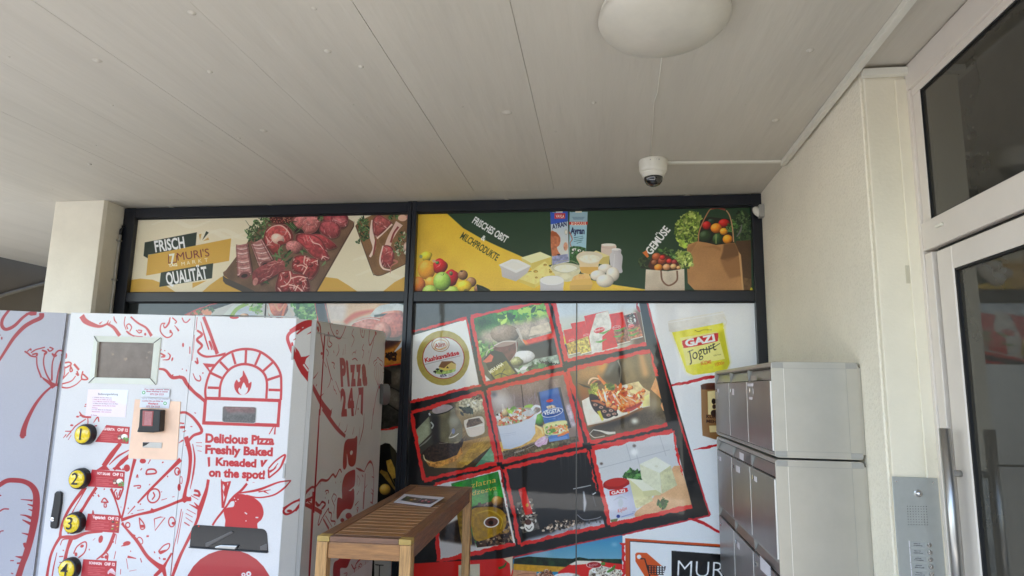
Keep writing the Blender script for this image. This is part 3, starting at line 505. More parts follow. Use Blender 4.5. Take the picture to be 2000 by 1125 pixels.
# ================================================================== ARTWORK: SHOP WINDOW
WALL = Plane((0, 4.6), (1, 0))
C_, S7, C_2, D_, S8, S9, S10 = Frame(3.3333, 230, 380), Frame(5, 420, 400), Frame(5.625, 240, 380), Frame(2.857, 800, 380), Frame(6.25, 960, 400), Frame(5.922, 1300, 390), Frame(11.253, 810, 480)
HERB = [(62, 92, 48), (84, 116, 62), (44, 70, 38), (108, 134, 84)]
def meat(c, P, col=(150, 52, 56), n=14, L=60, w=7, ang=None, edge=True, cols=((226, 178, 168), (204, 128, 122), (238, 205, 192), (110, 28, 34))):
    P = np.array(P, float)
    c.poly(P+[4, 8], (52, 24, 20), smooth=True, a=.55, soft=2)
    M = c.mask(P, True); c.poly(P, [v*.8 for v in col], smooth=True, nz=.12, ns=12)
    lo, hi = P.min(0), P.max(0); ctr = (lo+hi)/2
    c.poly(ctr+(P-ctr)*.86-[4, 6], col, smooth=True, nz=.16, ns=9, soft=2, col2=[min(255, v*1.25+12) for v in col], d=(0, -1))
    c.streaks(M, (*lo, *hi), n, L, w, cols, ang=ang, a=.7)
    if edge: c.stroke(P, [3, 6, 2, 7, 3], (222, 170, 160), closed=True, a=.3)
def wood(c, P, col, ang, box_, n=40, L=400, w=5, var=28):
    M = c.mask(P); c.poly(P, col, nz=.1, ns=30)
    cs = [tuple(np.clip(np.array(col)+RNG.normal()*var, 0, 255)) for _ in range(6)]
    c.streaks(M, box_, n, L, w, cs, ang=ang, a=.4)
def sheet(c): return c
def banner_meat():
    c = Canvas(WALL, -3.80, -1.452, 2.19, 2.85, 520, (224, 209, 172)); Y = (212, 162, 62); G = (50, 68, 56)
    c.fr = C_
    for i in range(16):
        x, y = 200+RNG.random()*1600, 130+RNG.random()*450; r = 40+RNG.random()*120
        c.stroke([(x, y), (x+r, y-r*.3), (x+2*r, y+r*.1), (x+3*r, y-r*.2)], [10, 30, 10], (232, 220, 188), a=.5)
    c.poly([(60, 560), (150, 547), (230, 555), (300, 582), (385, 640), (60, 640)], Y); c.poly([(545, 640), (600, 590), (670, 540), (760, 500), (900, 560), (900, 640)], Y)
    c.poly([(1270, 640), (1300, 545), (1350, 537), (1430, 547), (1500, 590), (1580, 645)], Y); c.poly([(1715, 640), (1800, 572), (1900, 518), (1950, 500), (1950, 650)], Y)
    c.poly([(178, 312), (517, 246), (508, 345), (200, 392), (198, 416), (170, 400)], G); c.poly([(200, 394), (740, 286), (726, 432), (187, 528)], Y); c.poly([(488, 575), (580, 560), (488, 609)], Y); c.poly([(283, 508), (623, 447), (615, 545), (272, 602)], G)
    c.poly([(530, 260), (548, 255), (537, 300)], (202, 160, 84)); c.poly([(578, 238), (594, 249), (552, 298)], G); c.poly([(590, 279), (597, 295), (556, 304)], (202, 160, 84))
    c.text('FRISCH', (247, 374), (441, 346), 70, (244, 240, 230), bold=.03); c.text('QUALITÄT', (322, 588), (588, 545), 76, (244, 240, 230), bold=.03)
    c.text("MURI'S", (392, 431), (600, 401), 50, (126, 46, 44), bold=.0); c.stroke([(334, 390), (332, 446), (384, 440), (384, 396)], 7, (126, 46, 44), smooth=False); c.text('7', (344, 452), (382, 446), 62, (240, 228, 200), bold=.03); c.text('TAG', (334, 472), (390, 465), 17, (240, 228, 200), bold=.04)
    for ch, x, y in zip('MARKT', (418, 452, 489, 528, 568), (464, 458, 452, 446, 440)): c.text(ch, (x, y), (x+22, y-3), 24, (240, 222, 180))
    c.fr = S7
    wood(c, [(108, 640), (500, 130), (1290, 130), (1352, 165), (1352, 205), (965, 870), (340, 870), (85, 690), (80, 660)], (118, 88, 66), -1.0, (80, 100, 1350, 860), 60, 300, 6)
    c.poly([(78, 690), (80, 745), (105, 775), (290, 860), (440, 870), (300, 800), (110, 715)], (84, 74, 66)); c.poly([(1352, 180), (1360, 160), (1358, 215), (985, 870), (965, 870), (1345, 215)], (92, 66, 46))
    c.leaves([(330, 350), (300, 260), (360, 170), (480, 110), (560, 170), (520, 300), (420, 360)], 160, 15, HERB); 
    for k in range(9): c.stroke([(420+RNG.normal()*30, 330), (380+RNG.normal()*60, 240), (300+k*30, 150+RNG.random()*120)], [5, 3], (70, 84, 48))
    c.poly([(530, 100), (780, 100), (760, 150), (720, 190), (600, 190), (545, 160)], (92, 34, 30)); 
    for k in range(150): c.ell(545+RNG.random()*215, 104+RNG.random()*76, 6, 5, [(150, 60, 50), (60, 24, 22), (190, 130, 100), (110, 40, 36)][RNG.integers(4)])
    c.poly([(760, 160), (830, 200), (900, 160), (1040, 240), (1020, 300), (780, 280)], (60, 32, 26), soft=3)
    meat(c, [(1050, 105), (1280, 100), (1290, 190), (1240, 235), (1180, 200), (1060, 160)], (146, 54, 60), 14); meat(c, [(1180, 130), (1285, 150), (1280, 210), (1190, 215), (1165, 170)], (170, 84, 86), 12)
    meat(c, [(1020, 200), (1080, 155), (1180, 172), (1225, 230), (1200, 310), (1120, 325), (1030, 270)], (152, 64, 68), 22, 50, 4, 1.4)
    meat(c, [(750, 165), (790, 112), (900, 96), (1000, 105), (1032, 160), (985, 262), (890, 285), (850, 240), (770, 215)], (170, 92, 88), 26, 50, 5)
    c.leaves([(1000, 100), (1050, 95), (1045, 160), (1010, 140)], 14, 16, HERB)
    for k in range(7): c.stroke([(770+k*6, 260-k*5), (730+k*4, 210-k*6), (670+k*22, 165+(k % 3)*14)], [4, 14, 3], HERB[k % 4])
    c.stroke([(860, 205), (820, 250), (785, 275)], [3, 10, 3], HERB[1])
    meat(c, [(480, 300), (510, 230), (600, 190), (690, 200), (750, 260), (765, 330), (720, 370), (640, 400), (620, 470), (575, 490), (530, 440), (475, 370)], (158, 60, 58), 30, 70, 10)
    c.ball(612, 335, 66, 50, (226, 178, 158), rot=.5, dk=.25, li=.4); c.ell(640, 370, 30, 18, (150, 50, 50)); c.stroke([(500, 270), (560, 215), (650, 205), (720, 270), (740, 330)], [8, 14, 8], (232, 190, 172), a=.8)
    meat(c, [(950, 290), (1050, 298), (1185, 395), (1165, 425), (1090, 432), (1000, 350)], (150, 50, 54), 12, 60, 5, .6)
    meat(c, [(785, 330), (800, 290), (860, 278), (960, 292), (1050, 350), (1100, 470), (1118, 530), (1040, 545), (950, 500), (880, 425), (800, 360)], (158, 56, 60), 30, 90, 6, .7)
    c.stroke([(920, 310), (960, 370), (1020, 390), (1060, 440)], [4, 9, 3], (234, 190, 178)); c.stroke([(1040, 535), (1060, 505), (1115, 525)], [8, 10, 4], (228, 184, 172))
    c.ball(775, 415, 85, 62, (190, 112, 108), rot=.3, dk=.35, li=.3, nz=.14); 
    for x0, y0, x1, y1 in ((262, 390, 292, 680), (405, 360, 500, 570)):          # rolled ribs, striped
        c.stroke([(x0+6, y0+10), (x1+8, y1+12)], [130, 165], (58, 26, 22), a=.6, soft=2); c.stroke([(x0, y0), (x1, y1)], [118, 150], (188, 130, 124), nz=.12, ns=9)
        dx, dy = (x1-x0)/9, (y1-y0)/9
        for k in range(10):
            x, y = x0+dx*k+RNG.normal()*3, y0+dy*k+RNG.normal()*5; q = 58+k*1.8
            c.stroke([(x-q, y-6), (x, y+6), (x+q, y-10)], [6, 15, 8], (226, 200, 192) if k % 2 else (162, 96, 96), a=.6, nz=.15, ns=5)
            c.stroke([(x-q*.8, y+8), (x-q*.1, y+16), (x+q*.8, y+4)], [3, 6, 4], (120, 58, 62), a=.6)
        c.ell(x1, y1+10, 56, 34, (128, 72, 72), rot=-.2); c.ell(x1-4, y1+14, 32, 18, (56, 30, 32), rot=-.2)
        c.stroke([(x0-50, y0), (x1-66, y1)], [10, 14], (120, 64, 62), a=.6); c.stroke([(x0+50, y0), (x1+68, y1)], [10, 14], (104, 50, 52), a=.6)
    c.stroke([(425, 735), (650, 600)], [132, 130], (60, 26, 24), a=.6, soft=2); M = c.mask([(365, 700), (400, 630), (600, 535), (665, 540), (682, 600), (670, 640), (440, 770), (385, 775)], True)
    c.poly([(365, 700), (400, 630), (600, 535), (665, 540), (682, 600), (670, 640), (440, 770), (385, 775)], (172, 84, 84), smooth=True, col2=(120, 44, 50), d=(0, 1), nz=.14); c.streaks(M, (370, 540, 680, 770), 26, 90, 6, [(206, 130, 122), (132, 46, 50), (220, 160, 150)], ang=-.55)
    c.ell(395, 750, 24, 40, (190, 120, 112), rot=.3, nz=.1)
    c.leaves([(560, 500), (620, 470), (640, 410), (700, 430), (760, 450), (740, 540), (700, 620), (640, 560)], 18, 20, HERB)
    for P in ([(640, 520), (625, 450), (665, 395)], [(650, 520), (600, 500), (545, 500)], [(690, 530), (720, 480), (765, 455)], [(690, 560), (730, 540), (760, 510)], [(820, 470), (860, 450), (900, 470)], [(860, 490), (850, 460), (830, 450)], [(470, 760), (500, 755), (530, 775)], [(1040, 600), (1070, 570), (1080, 545)]): c.stroke(P, [5, 24, 4], HERB[RNG.integers(4)]); 
    meat(c, [(755, 560), (790, 500), (880, 495), (935, 520), (1012, 530), (1010, 640), (935, 735), (870, 690), (760, 640)], (146, 44, 46), 30, 50, 12); 
    for P in ([(880, 500), (870, 570), (900, 600), (860, 680)], [(900, 600), (960, 560), (1005, 545)], [(800, 600), (850, 590), (900, 620)]): c.stroke(P, [16, 9, 14], (230, 180, 164), a=.85)
    meat(c, [(615, 690), (640, 650), (740, 640), (770, 670), (900, 700), (905, 870), (610, 870)], (142, 44, 44), 34, 50, 12)
    for P in ([(730, 650), (740, 720), (700, 780), (640, 800)], [(740, 720), (820, 700), (890, 715)], [(720, 780), (800, 800), (860, 850)], [(780, 840), (830, 760), (880, 740)]): c.stroke(P, [14, 10, 14], (232, 184, 168), a=.85)
    for x, y, r in ((690, 690, 30), (820, 760, 32), (700, 830, 34), (800, 560, 30), (930, 590, 30)): c.ball(x, y, r, r*.7, (140, 38, 42), nz=.14, dk=.3)
    P = [(1372, 205), (1400, 165), (1540, 98), (1960, 98), (1960, 530), (1640, 680), (1590, 694), (1555, 680), (1530, 640)]
    wood(c, P, (138, 100, 62), 1.15, (1380, 100, 1940, 690), 50, 260, 5); c.stroke([(1372, 205), (1530, 640), (1560, 682), (1600, 692), (1680, 665), (1960, 530)], 6, (84, 56, 36))
    c.leaves([(1390, 180), (1440, 110), (1500, 150), (1510, 330), (1440, 360), (1400, 250)], 110, 14, HERB); c.leaves([(1370, 360), (1420, 330), (1400, 390)], 14, 10, HERB); c.leaves([(1690, 100), (1800, 100), (1780, 150), (1700, 140)], 30, 14, HERB)
    c.stroke([(1545, 150), (1530, 300), (1555, 420), (1512, 510)], [40, 44, 34, 22], (226, 196, 176)); c.stroke([(1570, 330), (1560, 420), (1545, 490)], [12, 20, 16], (150, 74, 64)); meat(c, [(1540, 150), (1600, 100), (1680, 140), (1730, 190), (1640, 270), (1590, 320), (1545, 280)], (150, 70, 66), 22, 60, 6); c.stroke([(1730, 190), (1650, 270), (1580, 330)], [18, 12, 20], (226, 190, 170))
    c.stroke([(1800, 180), (1760, 240), (1710, 330), (1680, 420)], [80, 62, 56, 60], (218, 178, 160)); c.stroke([(1790, 215), (1745, 280), (1715, 370)], [20, 18, 20], (150, 66, 60)); meat(c, [(1630, 420), (1680, 395), (1740, 430), (1745, 540), (1710, 610), (1640, 600), (1605, 560)], (150, 62, 62), 18, 60, 6); c.stroke([(1640, 400), (1610, 540), (1640, 620), (1720, 640)], [12, 18, 12], (226, 192, 176)); c.stroke([(1740, 540), (1780, 560), (1720, 600), (1710, 670)], [20, 14, 4], (186, 110, 92))
    c.leaves([(1800, 260), (1940, 300), (1940, 470), (1800, 520), (1740, 450)], 90, 16, HERB+[(170, 170, 140)]); c.ball(1890, 420, 50, 60, (196, 160, 142), lump=.08); c.ball(1880, 470, 34, 26, (214, 196, 176)); c.ell(1830, 130, 45, 32, (226, 170, 140)); c.ell(1900, 120, 36, 30, (206, 132, 120)); c.stroke([(1900, 160), (1930, 260), (1915, 340)], [40, 34, 30], (204, 160, 148))
    c.sat = .78; c.con = .45; c.gain = 1.08
    return c
def banner_green():
    c = Canvas(WALL, -1.402, 1.06, 2.19, 2.89, 520, (50, 76, 54)); c.fr = D_; Y = (222, 178, 62)
    c.poly([(30, 95), (200, 98), (300, 188), (400, 245), (500, 292), (600, 335), (700, 382), (900, 450), (1100, 498), (1330, 532), (1600, 545), (1950, 540), (1950, 570), (30, 570)], Y, nz=.05, ns=60, col2=(228, 188, 84), d=(0, 1))
    c.poly([(30, 98), (120, 98), (60, 230), (30, 300)], (206, 170, 70), a=.6, soft=12)
    c.text('FRISCHES OBST', (348, 156), (535, 271), 38, (246, 244, 236), bold=.03); c.text('MILCHPRODUKTE', (280, 243), (484, 371), 38, (66, 76, 36), bold=.02); c.text('&', (396, 250), (418, 262), 28, (246, 244, 236), bold=.02)
    c.text('GEMÜSE', (1345, 340), (1456, 198), 42, (246, 244, 236), bold=.03)
    c.fr = S10                                                 # fruit
    c.ball(260, 230, 120, 110, (226, 200, 60), lump=.08); c.ell(140, 240, 35, 40, (150, 160, 110)); c.ball(265, 530, 190, 215, (232, 160, 58), dk=.3); c.ball(80, 860, 160, 180, (222, 130, 62)); c.ball(360, 800, 130, 120, (226, 170, 74), dk=.3)
    c.ball(560, 450, 160, 165, (188, 40, 46), lump=.06); c.ell(430, 340, 46, 30, (200, 160, 130), rot=.6); c.ball(500, 375, 40, 35, (96, 140, 80)); c.stroke([(470, 480), (540, 440), (580, 380)], [4, 18, 4], (240, 180, 170), a=.7)
    c.ball(820, 700, 140, 185, (178, 34, 52), lump=.08); c.ball(800, 610, 40, 46, (110, 120, 76)); c.ball(1060, 645, 110, 108, (150, 112, 82)); c.ell(1030, 560, 30, 18, (80, 56, 40)); c.ball(1240, 800, 115, 110, (160, 122, 90)); c.ball(1370, 950, 60, 90, (140, 104, 78))
    c.poly([(1360, 845), (1500, 890), (1640, 960), (1688, 1020), (1688, 1125), (1400, 1125)], (54, 62, 52), col2=(36, 44, 34)); c.stroke([(1430, 920), (1580, 990)], [4, 16, 4], (150, 160, 146), a=.6)
    c.ball(340, 1010, 170, 150, (166, 192, 92)); c.ball(830, 1020, 180, 130, (170, 194, 92)); c.ball(1090, 900, 165, 140, (232, 194, 62), lump=.08); c.stroke([(1290, 950), (1230, 1010), (1110, 1010)], [40, 46, 30], (216, 200, 96)); c.ell(1130, 990, 50, 34, (120, 110, 60))
    c.ball(605, 785, 192, 208, (160, 196, 96), dk=.4, li=.5); c.stroke([(650, 600), (620, 650)], 10, (50, 60, 24)); c.stroke([(575, 620), (600, 650), (640, 640)], 6, (90, 120, 50))
    c.fr = S8                                                  # dairy
    c.poly([(718, 92), (930, 92), (945, 700), (740, 735)], (176, 196, 214), col2=(216, 212, 196)); c.poly([(718, 85), (750, 98), (930, 80), (930, 205), (725, 240)], (62, 96, 178)); c.poly([(785, 62), (868, 62), (868, 98), (785, 98)], (224, 220, 208)); c.poly([(768, 105), (900, 105), (898, 170), (770, 172)], (208, 90, 84)); c.poly([(776, 111), (893, 111), (891, 164), (777, 166)], (178, 44, 44))
    c.text('VAVLA', (782, 158), (888, 160), 36, (238, 224, 214), bold=.03); c.text('AYRAN', (742, 300), (918, 258), 56, (32, 44, 84), bold=.03, slant=.15)
    c.poly([(725, 340), (770, 330), (820, 370), (842, 420), (830, 490), (800, 520), (810, 560), (840, 620), (740, 625)], (186, 120, 88), smooth=True, nz=.1); c.poly([(725, 335), (790, 335), (835, 400), (780, 380), (730, 390)], (164, 96, 60)); c.ell(905, 510, 26, 52, (200, 150, 124), nz=.1); c.poly([(740, 630), (930, 600), (945, 690), (745, 735)], (150, 154, 184), nz=.12); c.ell(910, 335, 20, 34, (176, 180, 172)); c.ell(910, 335, 13, 24, (222, 220, 206)); c.ell(820, 610, 20, 10, (60, 50, 66))
    c.poly([(955, 92), (1172, 88), (1150, 640), (1150, 720), (945, 700)], (160, 194, 208)); c.poly([(955, 85), (1000, 100), (1120, 98), (1172, 85), (1170, 205), (950, 210)], (150, 176, 186)); c.poly([(1022, 60), (1102, 60), (1102, 98), (1022, 98)], (226, 214, 184)); c.poly([(948, 210), (1176, 208), (1172, 244), (946, 244)], (190, 66, 52)); c.poly([(975, 212), (1150, 210), (1150, 250), (975, 252)], (236, 216, 196)); c.text('SHARRI', (986, 246), (1140, 244), 34, (186, 62, 50), bold=.03)
    for i in range(4): c.stroke([(985+i*5, 152+i*9), (1140-i*8, 152+i*9)], 4, (96, 110, 128), a=.8)
    c.text('Ayran', (962, 352), (1135, 356), 72, (28, 42, 88), bold=.04)
    for i, (x0, x1) in enumerate(((1005, 1120), (1010, 1125), (1005, 1118), (1040, 1105))): c.stroke([(x0, 405+i*22), (x1, 382+i*24)], [7, 9, 6], (66, 104, 110), a=.8, rough=5)
    c.stroke([(950, 330), (985, 420), (960, 470), (985, 560), (960, 650)], [16, 10, 18], (168, 116, 100), a=.9); c.poly([(955, 520), (1000, 505), (1080, 510), (1150, 530), (1150, 720), (950, 710)], (66, 104, 62), nz=.25, ns=6)
    for x, y, r in ((1005, 550, 24), (1070, 560, 22), (1025, 540, 12), (990, 590, 14), (1120, 570, 12)): c.ell(x, y, r, r*.7, (226, 226, 216)); c.ell(x+6, y+4, r*.35, r*.4, (24, 26, 24))
    c.poly([(1340, 500), (1350, 480), (1430, 472), (1510, 485), (1518, 540), (1440, 630), (1345, 600)], (212, 192, 178), smooth=True); c.ell(1428, 490, 84, 16, (236, 224, 212)); c.stroke([(1345, 520), (1430, 530), (1515, 525)], 5, (190, 166, 154))
    c.poly([(1200, 600), (1275, 560), (1440, 625), (1435, 740), (1290, 720)], (196, 178, 112)); c.poly([(1200, 600), (1275, 560), (1440, 625), (1330, 650)], (224, 210, 150))
    c.poly([(1465, 545), (1520, 530), (1580, 545), (1580, 590), (1600, 640), (1590, 760), (1598, 820), (1560, 835), (1470, 800), (1440, 660), (1450, 600), (1470, 580)], (208, 204, 204), smooth=True, col2=(180, 176, 180), d=(1, 0)); c.ell(1520, 545, 55, 14, (232, 226, 222)); c.stroke([(1500, 600), (1490, 780)], [6, 20, 8], (236, 234, 234), a=.6)
    c.poly([(365, 645), (595, 575), (735, 635), (735, 730), (500, 790), (370, 680)], (216, 202, 128)); c.poly([(365, 645), (595, 575), (735, 635), (488, 715)], (240, 232, 176)); c.poly([(488, 715), (735, 635), (735, 730), (492, 795)], (210, 190, 110))
    c.poly([(330, 910), (655, 690), (770, 830), (770, 860), (520, 1020), (330, 940)], (222, 200, 116)); c.poly([(330, 905), (655, 690), (768, 825), (535, 975)], (232, 214, 138), nz=.04); c.poly([(330, 905), (535, 975), (525, 1020), (332, 940)], (214, 190, 104))
    for x, y, rx, ry in ((655, 735, 22, 13), (540, 815, 28, 16), (722, 820, 18, 16), (548, 890, 17, 12), (710, 795, 8, 8), (625, 886, 14, 6)): c.ell(x, y, rx, ry, (160, 130, 60)); c.ell(x+3, y+4, rx*.7, ry*.6, (196, 168, 88))
    c.poly([(90, 735), (250, 662), (330, 672), (478, 745), (460, 790), (440, 830), (300, 935), (130, 880), (118, 780)], (206, 202, 198), smooth=False, col2=(186, 182, 182)); c.poly([(92, 732), (250, 662), (330, 672), (476, 745), (300, 832)], (238, 236, 228)); c.poly([(140, 735), (260, 685), (420, 745), (300, 800)], (228, 226, 216)); c.stroke([(92, 735), (300, 832), (476, 748)], 8, (222, 220, 214), smooth=False)
    c.poly([(735, 740), (1080, 740), (1070, 840), (1000, 920), (900, 940), (820, 910), (770, 850)], (214, 208, 172), smooth=True, nz=.04); c.ell(908, 770, 172, 60, (200, 196, 168)); c.ell(905, 780, 140, 48, (240, 236, 206), nz=.05); c.stroke([(738, 770), (800, 700), (908, 682), (1020, 700), (1078, 760)], 7, (168, 168, 140), a=.8); c.stroke([(740, 780), (830, 820), (930, 828), (1075, 775)], 6, (180, 178, 150), a=.8); c.ell(900, 875, 60, 30, (236, 230, 196), soft=2, a=.7)
    c.poly([(1035, 640), (1090, 580), (1200, 570), (1320, 590), (1355, 640), (1315, 700), (1290, 830), (1210, 850), (1100, 830), (1070, 720)], (224, 200, 160), smooth=True); c.poly([(1072, 760), (1305, 760), (1290, 830), (1210, 852), (1095, 830)], (214, 170, 98)); c.ell(1195, 635, 160, 62, (214, 204, 180)); c.ell(1195, 660, 130, 50, (240, 230, 204), nz=.06); c.stroke([(1038, 630), (1100, 690), (1200, 715), (1290, 700), (1352, 635)], 8, (222, 212, 190))
    for x, y, rx, ry in ((1390, 780, 90, 58), (1480, 850, 80, 88), (1300, 865, 95, 66), (1385, 930, 106, 80)): c.ball(x, y, rx, ry, (226, 216, 200), dk=.28, li=.2, nz=.02)
    c.poly([(950, 980), (1000, 880), (1070, 845), (1190, 845), (1235, 960), (1210, 1040), (960, 1045)], (222, 180, 110)); c.poly([(960, 985), (1235, 975), (1210, 1040), (960, 1045)], (206, 170, 104)); c.poly([(1000, 880), (1070, 845), (1190, 845), (1215, 900), (990, 920)], (232, 184, 124), nz=.05)
    c.poly([(592, 930), (600, 900), (700, 868), (830, 875), (882, 930), (875, 1010), (850, 1062), (620, 1062), (595, 1000)], (208, 206, 206), smooth=True, col2=(188, 186, 190)); c.ell(738, 925, 144, 56, (240, 240, 234)); c.ell(738, 922, 128, 46, (232, 232, 224))
    c.stroke([(450, 820), (490, 812)], [3, 9, 3], (30, 30, 34))
    c.fr = S9                                                  # vegetables and bags
    GR = [(120, 140, 66), (150, 166, 88), (96, 116, 54), (172, 184, 108), (78, 98, 50)]
    c.leaves([(770, 250), (840, 140), (970, 150), (975, 480), (900, 490), (820, 440)], 280, 22, [(52, 72, 46), (66, 88, 54), (40, 58, 38), (92, 112, 74)]); c.stroke([(880, 290), (860, 370), (820, 430)], [12, 22, 10], (110, 110, 106))
    c.poly([(810, 480), (985, 470), (990, 1065), (860, 1065)], (92, 70, 48), nz=.1, ns=40); c.poly([(900, 900), (990, 920), (990, 1065), (895, 1065)], (112, 88, 60), nz=.1)
    c.poly([(110, 300), (180, 210), (280, 130), (380, 170), (430, 250), (400, 430), (300, 540), (200, 545), (140, 480), (105, 380)], (104, 120, 60), smooth=True, nz=.25, ns=8); c.leaves([(110, 300), (180, 210), (280, 130), (380, 170), (430, 250), (400, 430), (300, 540), (200, 545), (140, 480), (105, 380)], 340, 24, GR)
    c.leaves([(140, 470), (240, 500), (230, 560), (150, 520)], 30, 26, [(170, 190, 90), (150, 176, 80)])
    c.poly([(380, 490), (400, 240), (500, 200), (760, 230), (790, 500), (600, 540)], (44, 44, 32)); c.ball(525, 255, 48, 34, (46, 66, 50)); c.ball(475, 300, 52, 50, (178, 38, 34)); c.ball(675, 275, 66, 50, (176, 40, 32)); c.ball(585, 332, 66, 58, (226, 134, 42)); c.ball(672, 370, 48, 42, (222, 150, 48)); c.leaves([(690, 280), (760, 280), (770, 400), (720, 390)], 26, 18, HERB); c.leaves([(770, 240), (810, 240), (830, 320), (780, 330)], 26, 20, HERB)
    c.ball(460, 430, 80, 74, (52, 72, 44)); c.ball(600, 460, 60, 72, (58, 84, 48)); c.stroke([(582, 400), (582, 510)], [14, 22, 14], (140, 156, 96), a=.8); c.ball(716, 460, 58, 54, (228, 146, 40))
    c.poly([(245, 560), (260, 520), (370, 482), (480, 500), (580, 525), (670, 515), (800, 498), (860, 640), (885, 900), (900, 1068), (330, 1045), (255, 965), (248, 800)], (176, 134, 92), nz=.05, ns=50)
    c.poly([(400, 550), (570, 530), (640, 560), (635, 600), (560, 560)], (150, 112, 74), soft=2, a=.7); c.poly([(670, 515), (800, 498), (860, 640), (720, 720), (630, 690), (660, 600)], (112, 84, 56), soft=2, a=.9); c.poly([(630, 700), (860, 650), (885, 880), (740, 915), (680, 820)], (142, 106, 70), soft=3, a=.8); c.stroke([(370, 490), (330, 560), (280, 640)], [4, 18, 4], (196, 156, 112), a=.6); c.poly([(840, 600), (870, 640), (905, 1068), (885, 1068), (850, 700)], (198, 160, 118), a=.8); c.poly([(250, 560), (370, 485), (330, 580), (270, 640)], (150, 112, 76), soft=2, a=.6)
    c.stroke([(378, 485), (385, 380), (430, 260), (500, 130), (540, 105)], 12, (176, 126, 96)); c.stroke([(530, 108), (600, 95), (690, 120)], 22, (140, 76, 64)); c.stroke([(700, 125), (740, 190), (770, 320), (785, 490)], 12, (186, 146, 112))
    c.fr = D_
    c.leaves([(1480, 320), (1560, 330), (1580, 380), (1550, 410), (1490, 400)], 60, 16, GR); c.poly([(1480, 330), (1560, 320), (1578, 385), (1500, 410)], (150, 166, 96), smooth=True, nz=.25, ns=6); c.leaves([(1475, 320), (1560, 310), (1580, 390), (1520, 415), (1480, 380)], 60, 13, GR+[(190, 200, 130)]); c.leaves([(1390, 300), (1470, 300), (1480, 350), (1400, 350)], 60, 12, HERB); c.leaves([(1275, 360), (1340, 350), (1350, 420), (1290, 405)], 40, 14, [(50, 62, 40), (70, 84, 52)])
    c.stroke([(1310, 318), (1330, 350)], [26, 12], (206, 118, 60)); c.poly([(1330, 400), (1350, 350), (1420, 330), (1500, 380), (1510, 422), (1350, 422)], (90, 50, 34))
    for x, y, r, q in ((1378, 348, 26, (176, 96, 60)), (1410, 372, 26, (150, 76, 50)), (1410, 352, 16, (188, 52, 44)), (1448, 372, 16, (188, 50, 44)), (1478, 378, 17, (150, 60, 60)), (1388, 408, 24, (222, 140, 60)), (1434, 406, 22, (206, 150, 110)), (1472, 402, 18, (214, 166, 116)), (1500, 408, 12, (206, 160, 110)), (1365, 380, 18, (140, 90, 60))): c.ball(x, y, r, r*.85, q)
    c.poly([(1318, 418), (1345, 420), (1440, 428), (1532, 415), (1535, 540), (1312, 540)], (204, 192, 174), nz=.06, ns=30, col2=(184, 170, 152)); c.stroke([(1402, 425), (1410, 480), (1445, 508), (1490, 480), (1492, 425)], 9, (126, 98, 80)); c.poly([(1360, 430), (1400, 430), (1370, 540), (1340, 540)], (190, 176, 158), soft=2, a=.6)
    c.fr = S9; c.ell(990, 1050, 16, 34, (206, 190, 60)); c.gain = 1.06; c.con = .5
    return c
E_, F_, G_, H_ = Frame(3.8806, 780, 580), Frame(3.8786, 1080, 580), Frame(3.947, 780, 840), Frame(3.9476, 1080, 840)
V1, V2, V3, V5 = Frame(6.62, 940, 740), Frame(6.25, 800, 760), Frame(7.692, 980, 1020), Frame(6.25, 1120, 680)
L1, L2, L3 = Frame(4.5455, 370, 580), Frame(3.3088, 740, 620), Frame(6.819, 590, 960)
PR = (196, 58, 54)
def cell(c, Q, bg, w=11, **k):                                  # photo cell with ragged red brush border, corners in photo pixels
    c.fr = Frame(1, 0, 0); Q = np.array(Q, float); c.poly(Q, bg, **k)
def border(c, Q, w=5, col=PR, only=None, **k):
    c.fr = Frame(1, 0, 0); Q = np.array(Q, float)
    for i in range(4):
        if only is not None and i not in only: continue
        c.stroke([Q[i], Q[(i+1) % 4]], w*1.35, col, smooth=False, rough=2.8, **k)
def beans(c, P, n, s, cols=((52, 38, 30), (84, 64, 48), (120, 98, 78), (30, 22, 18), (150, 130, 108))): c.leaves(P, n, s, cols, asp=.7)
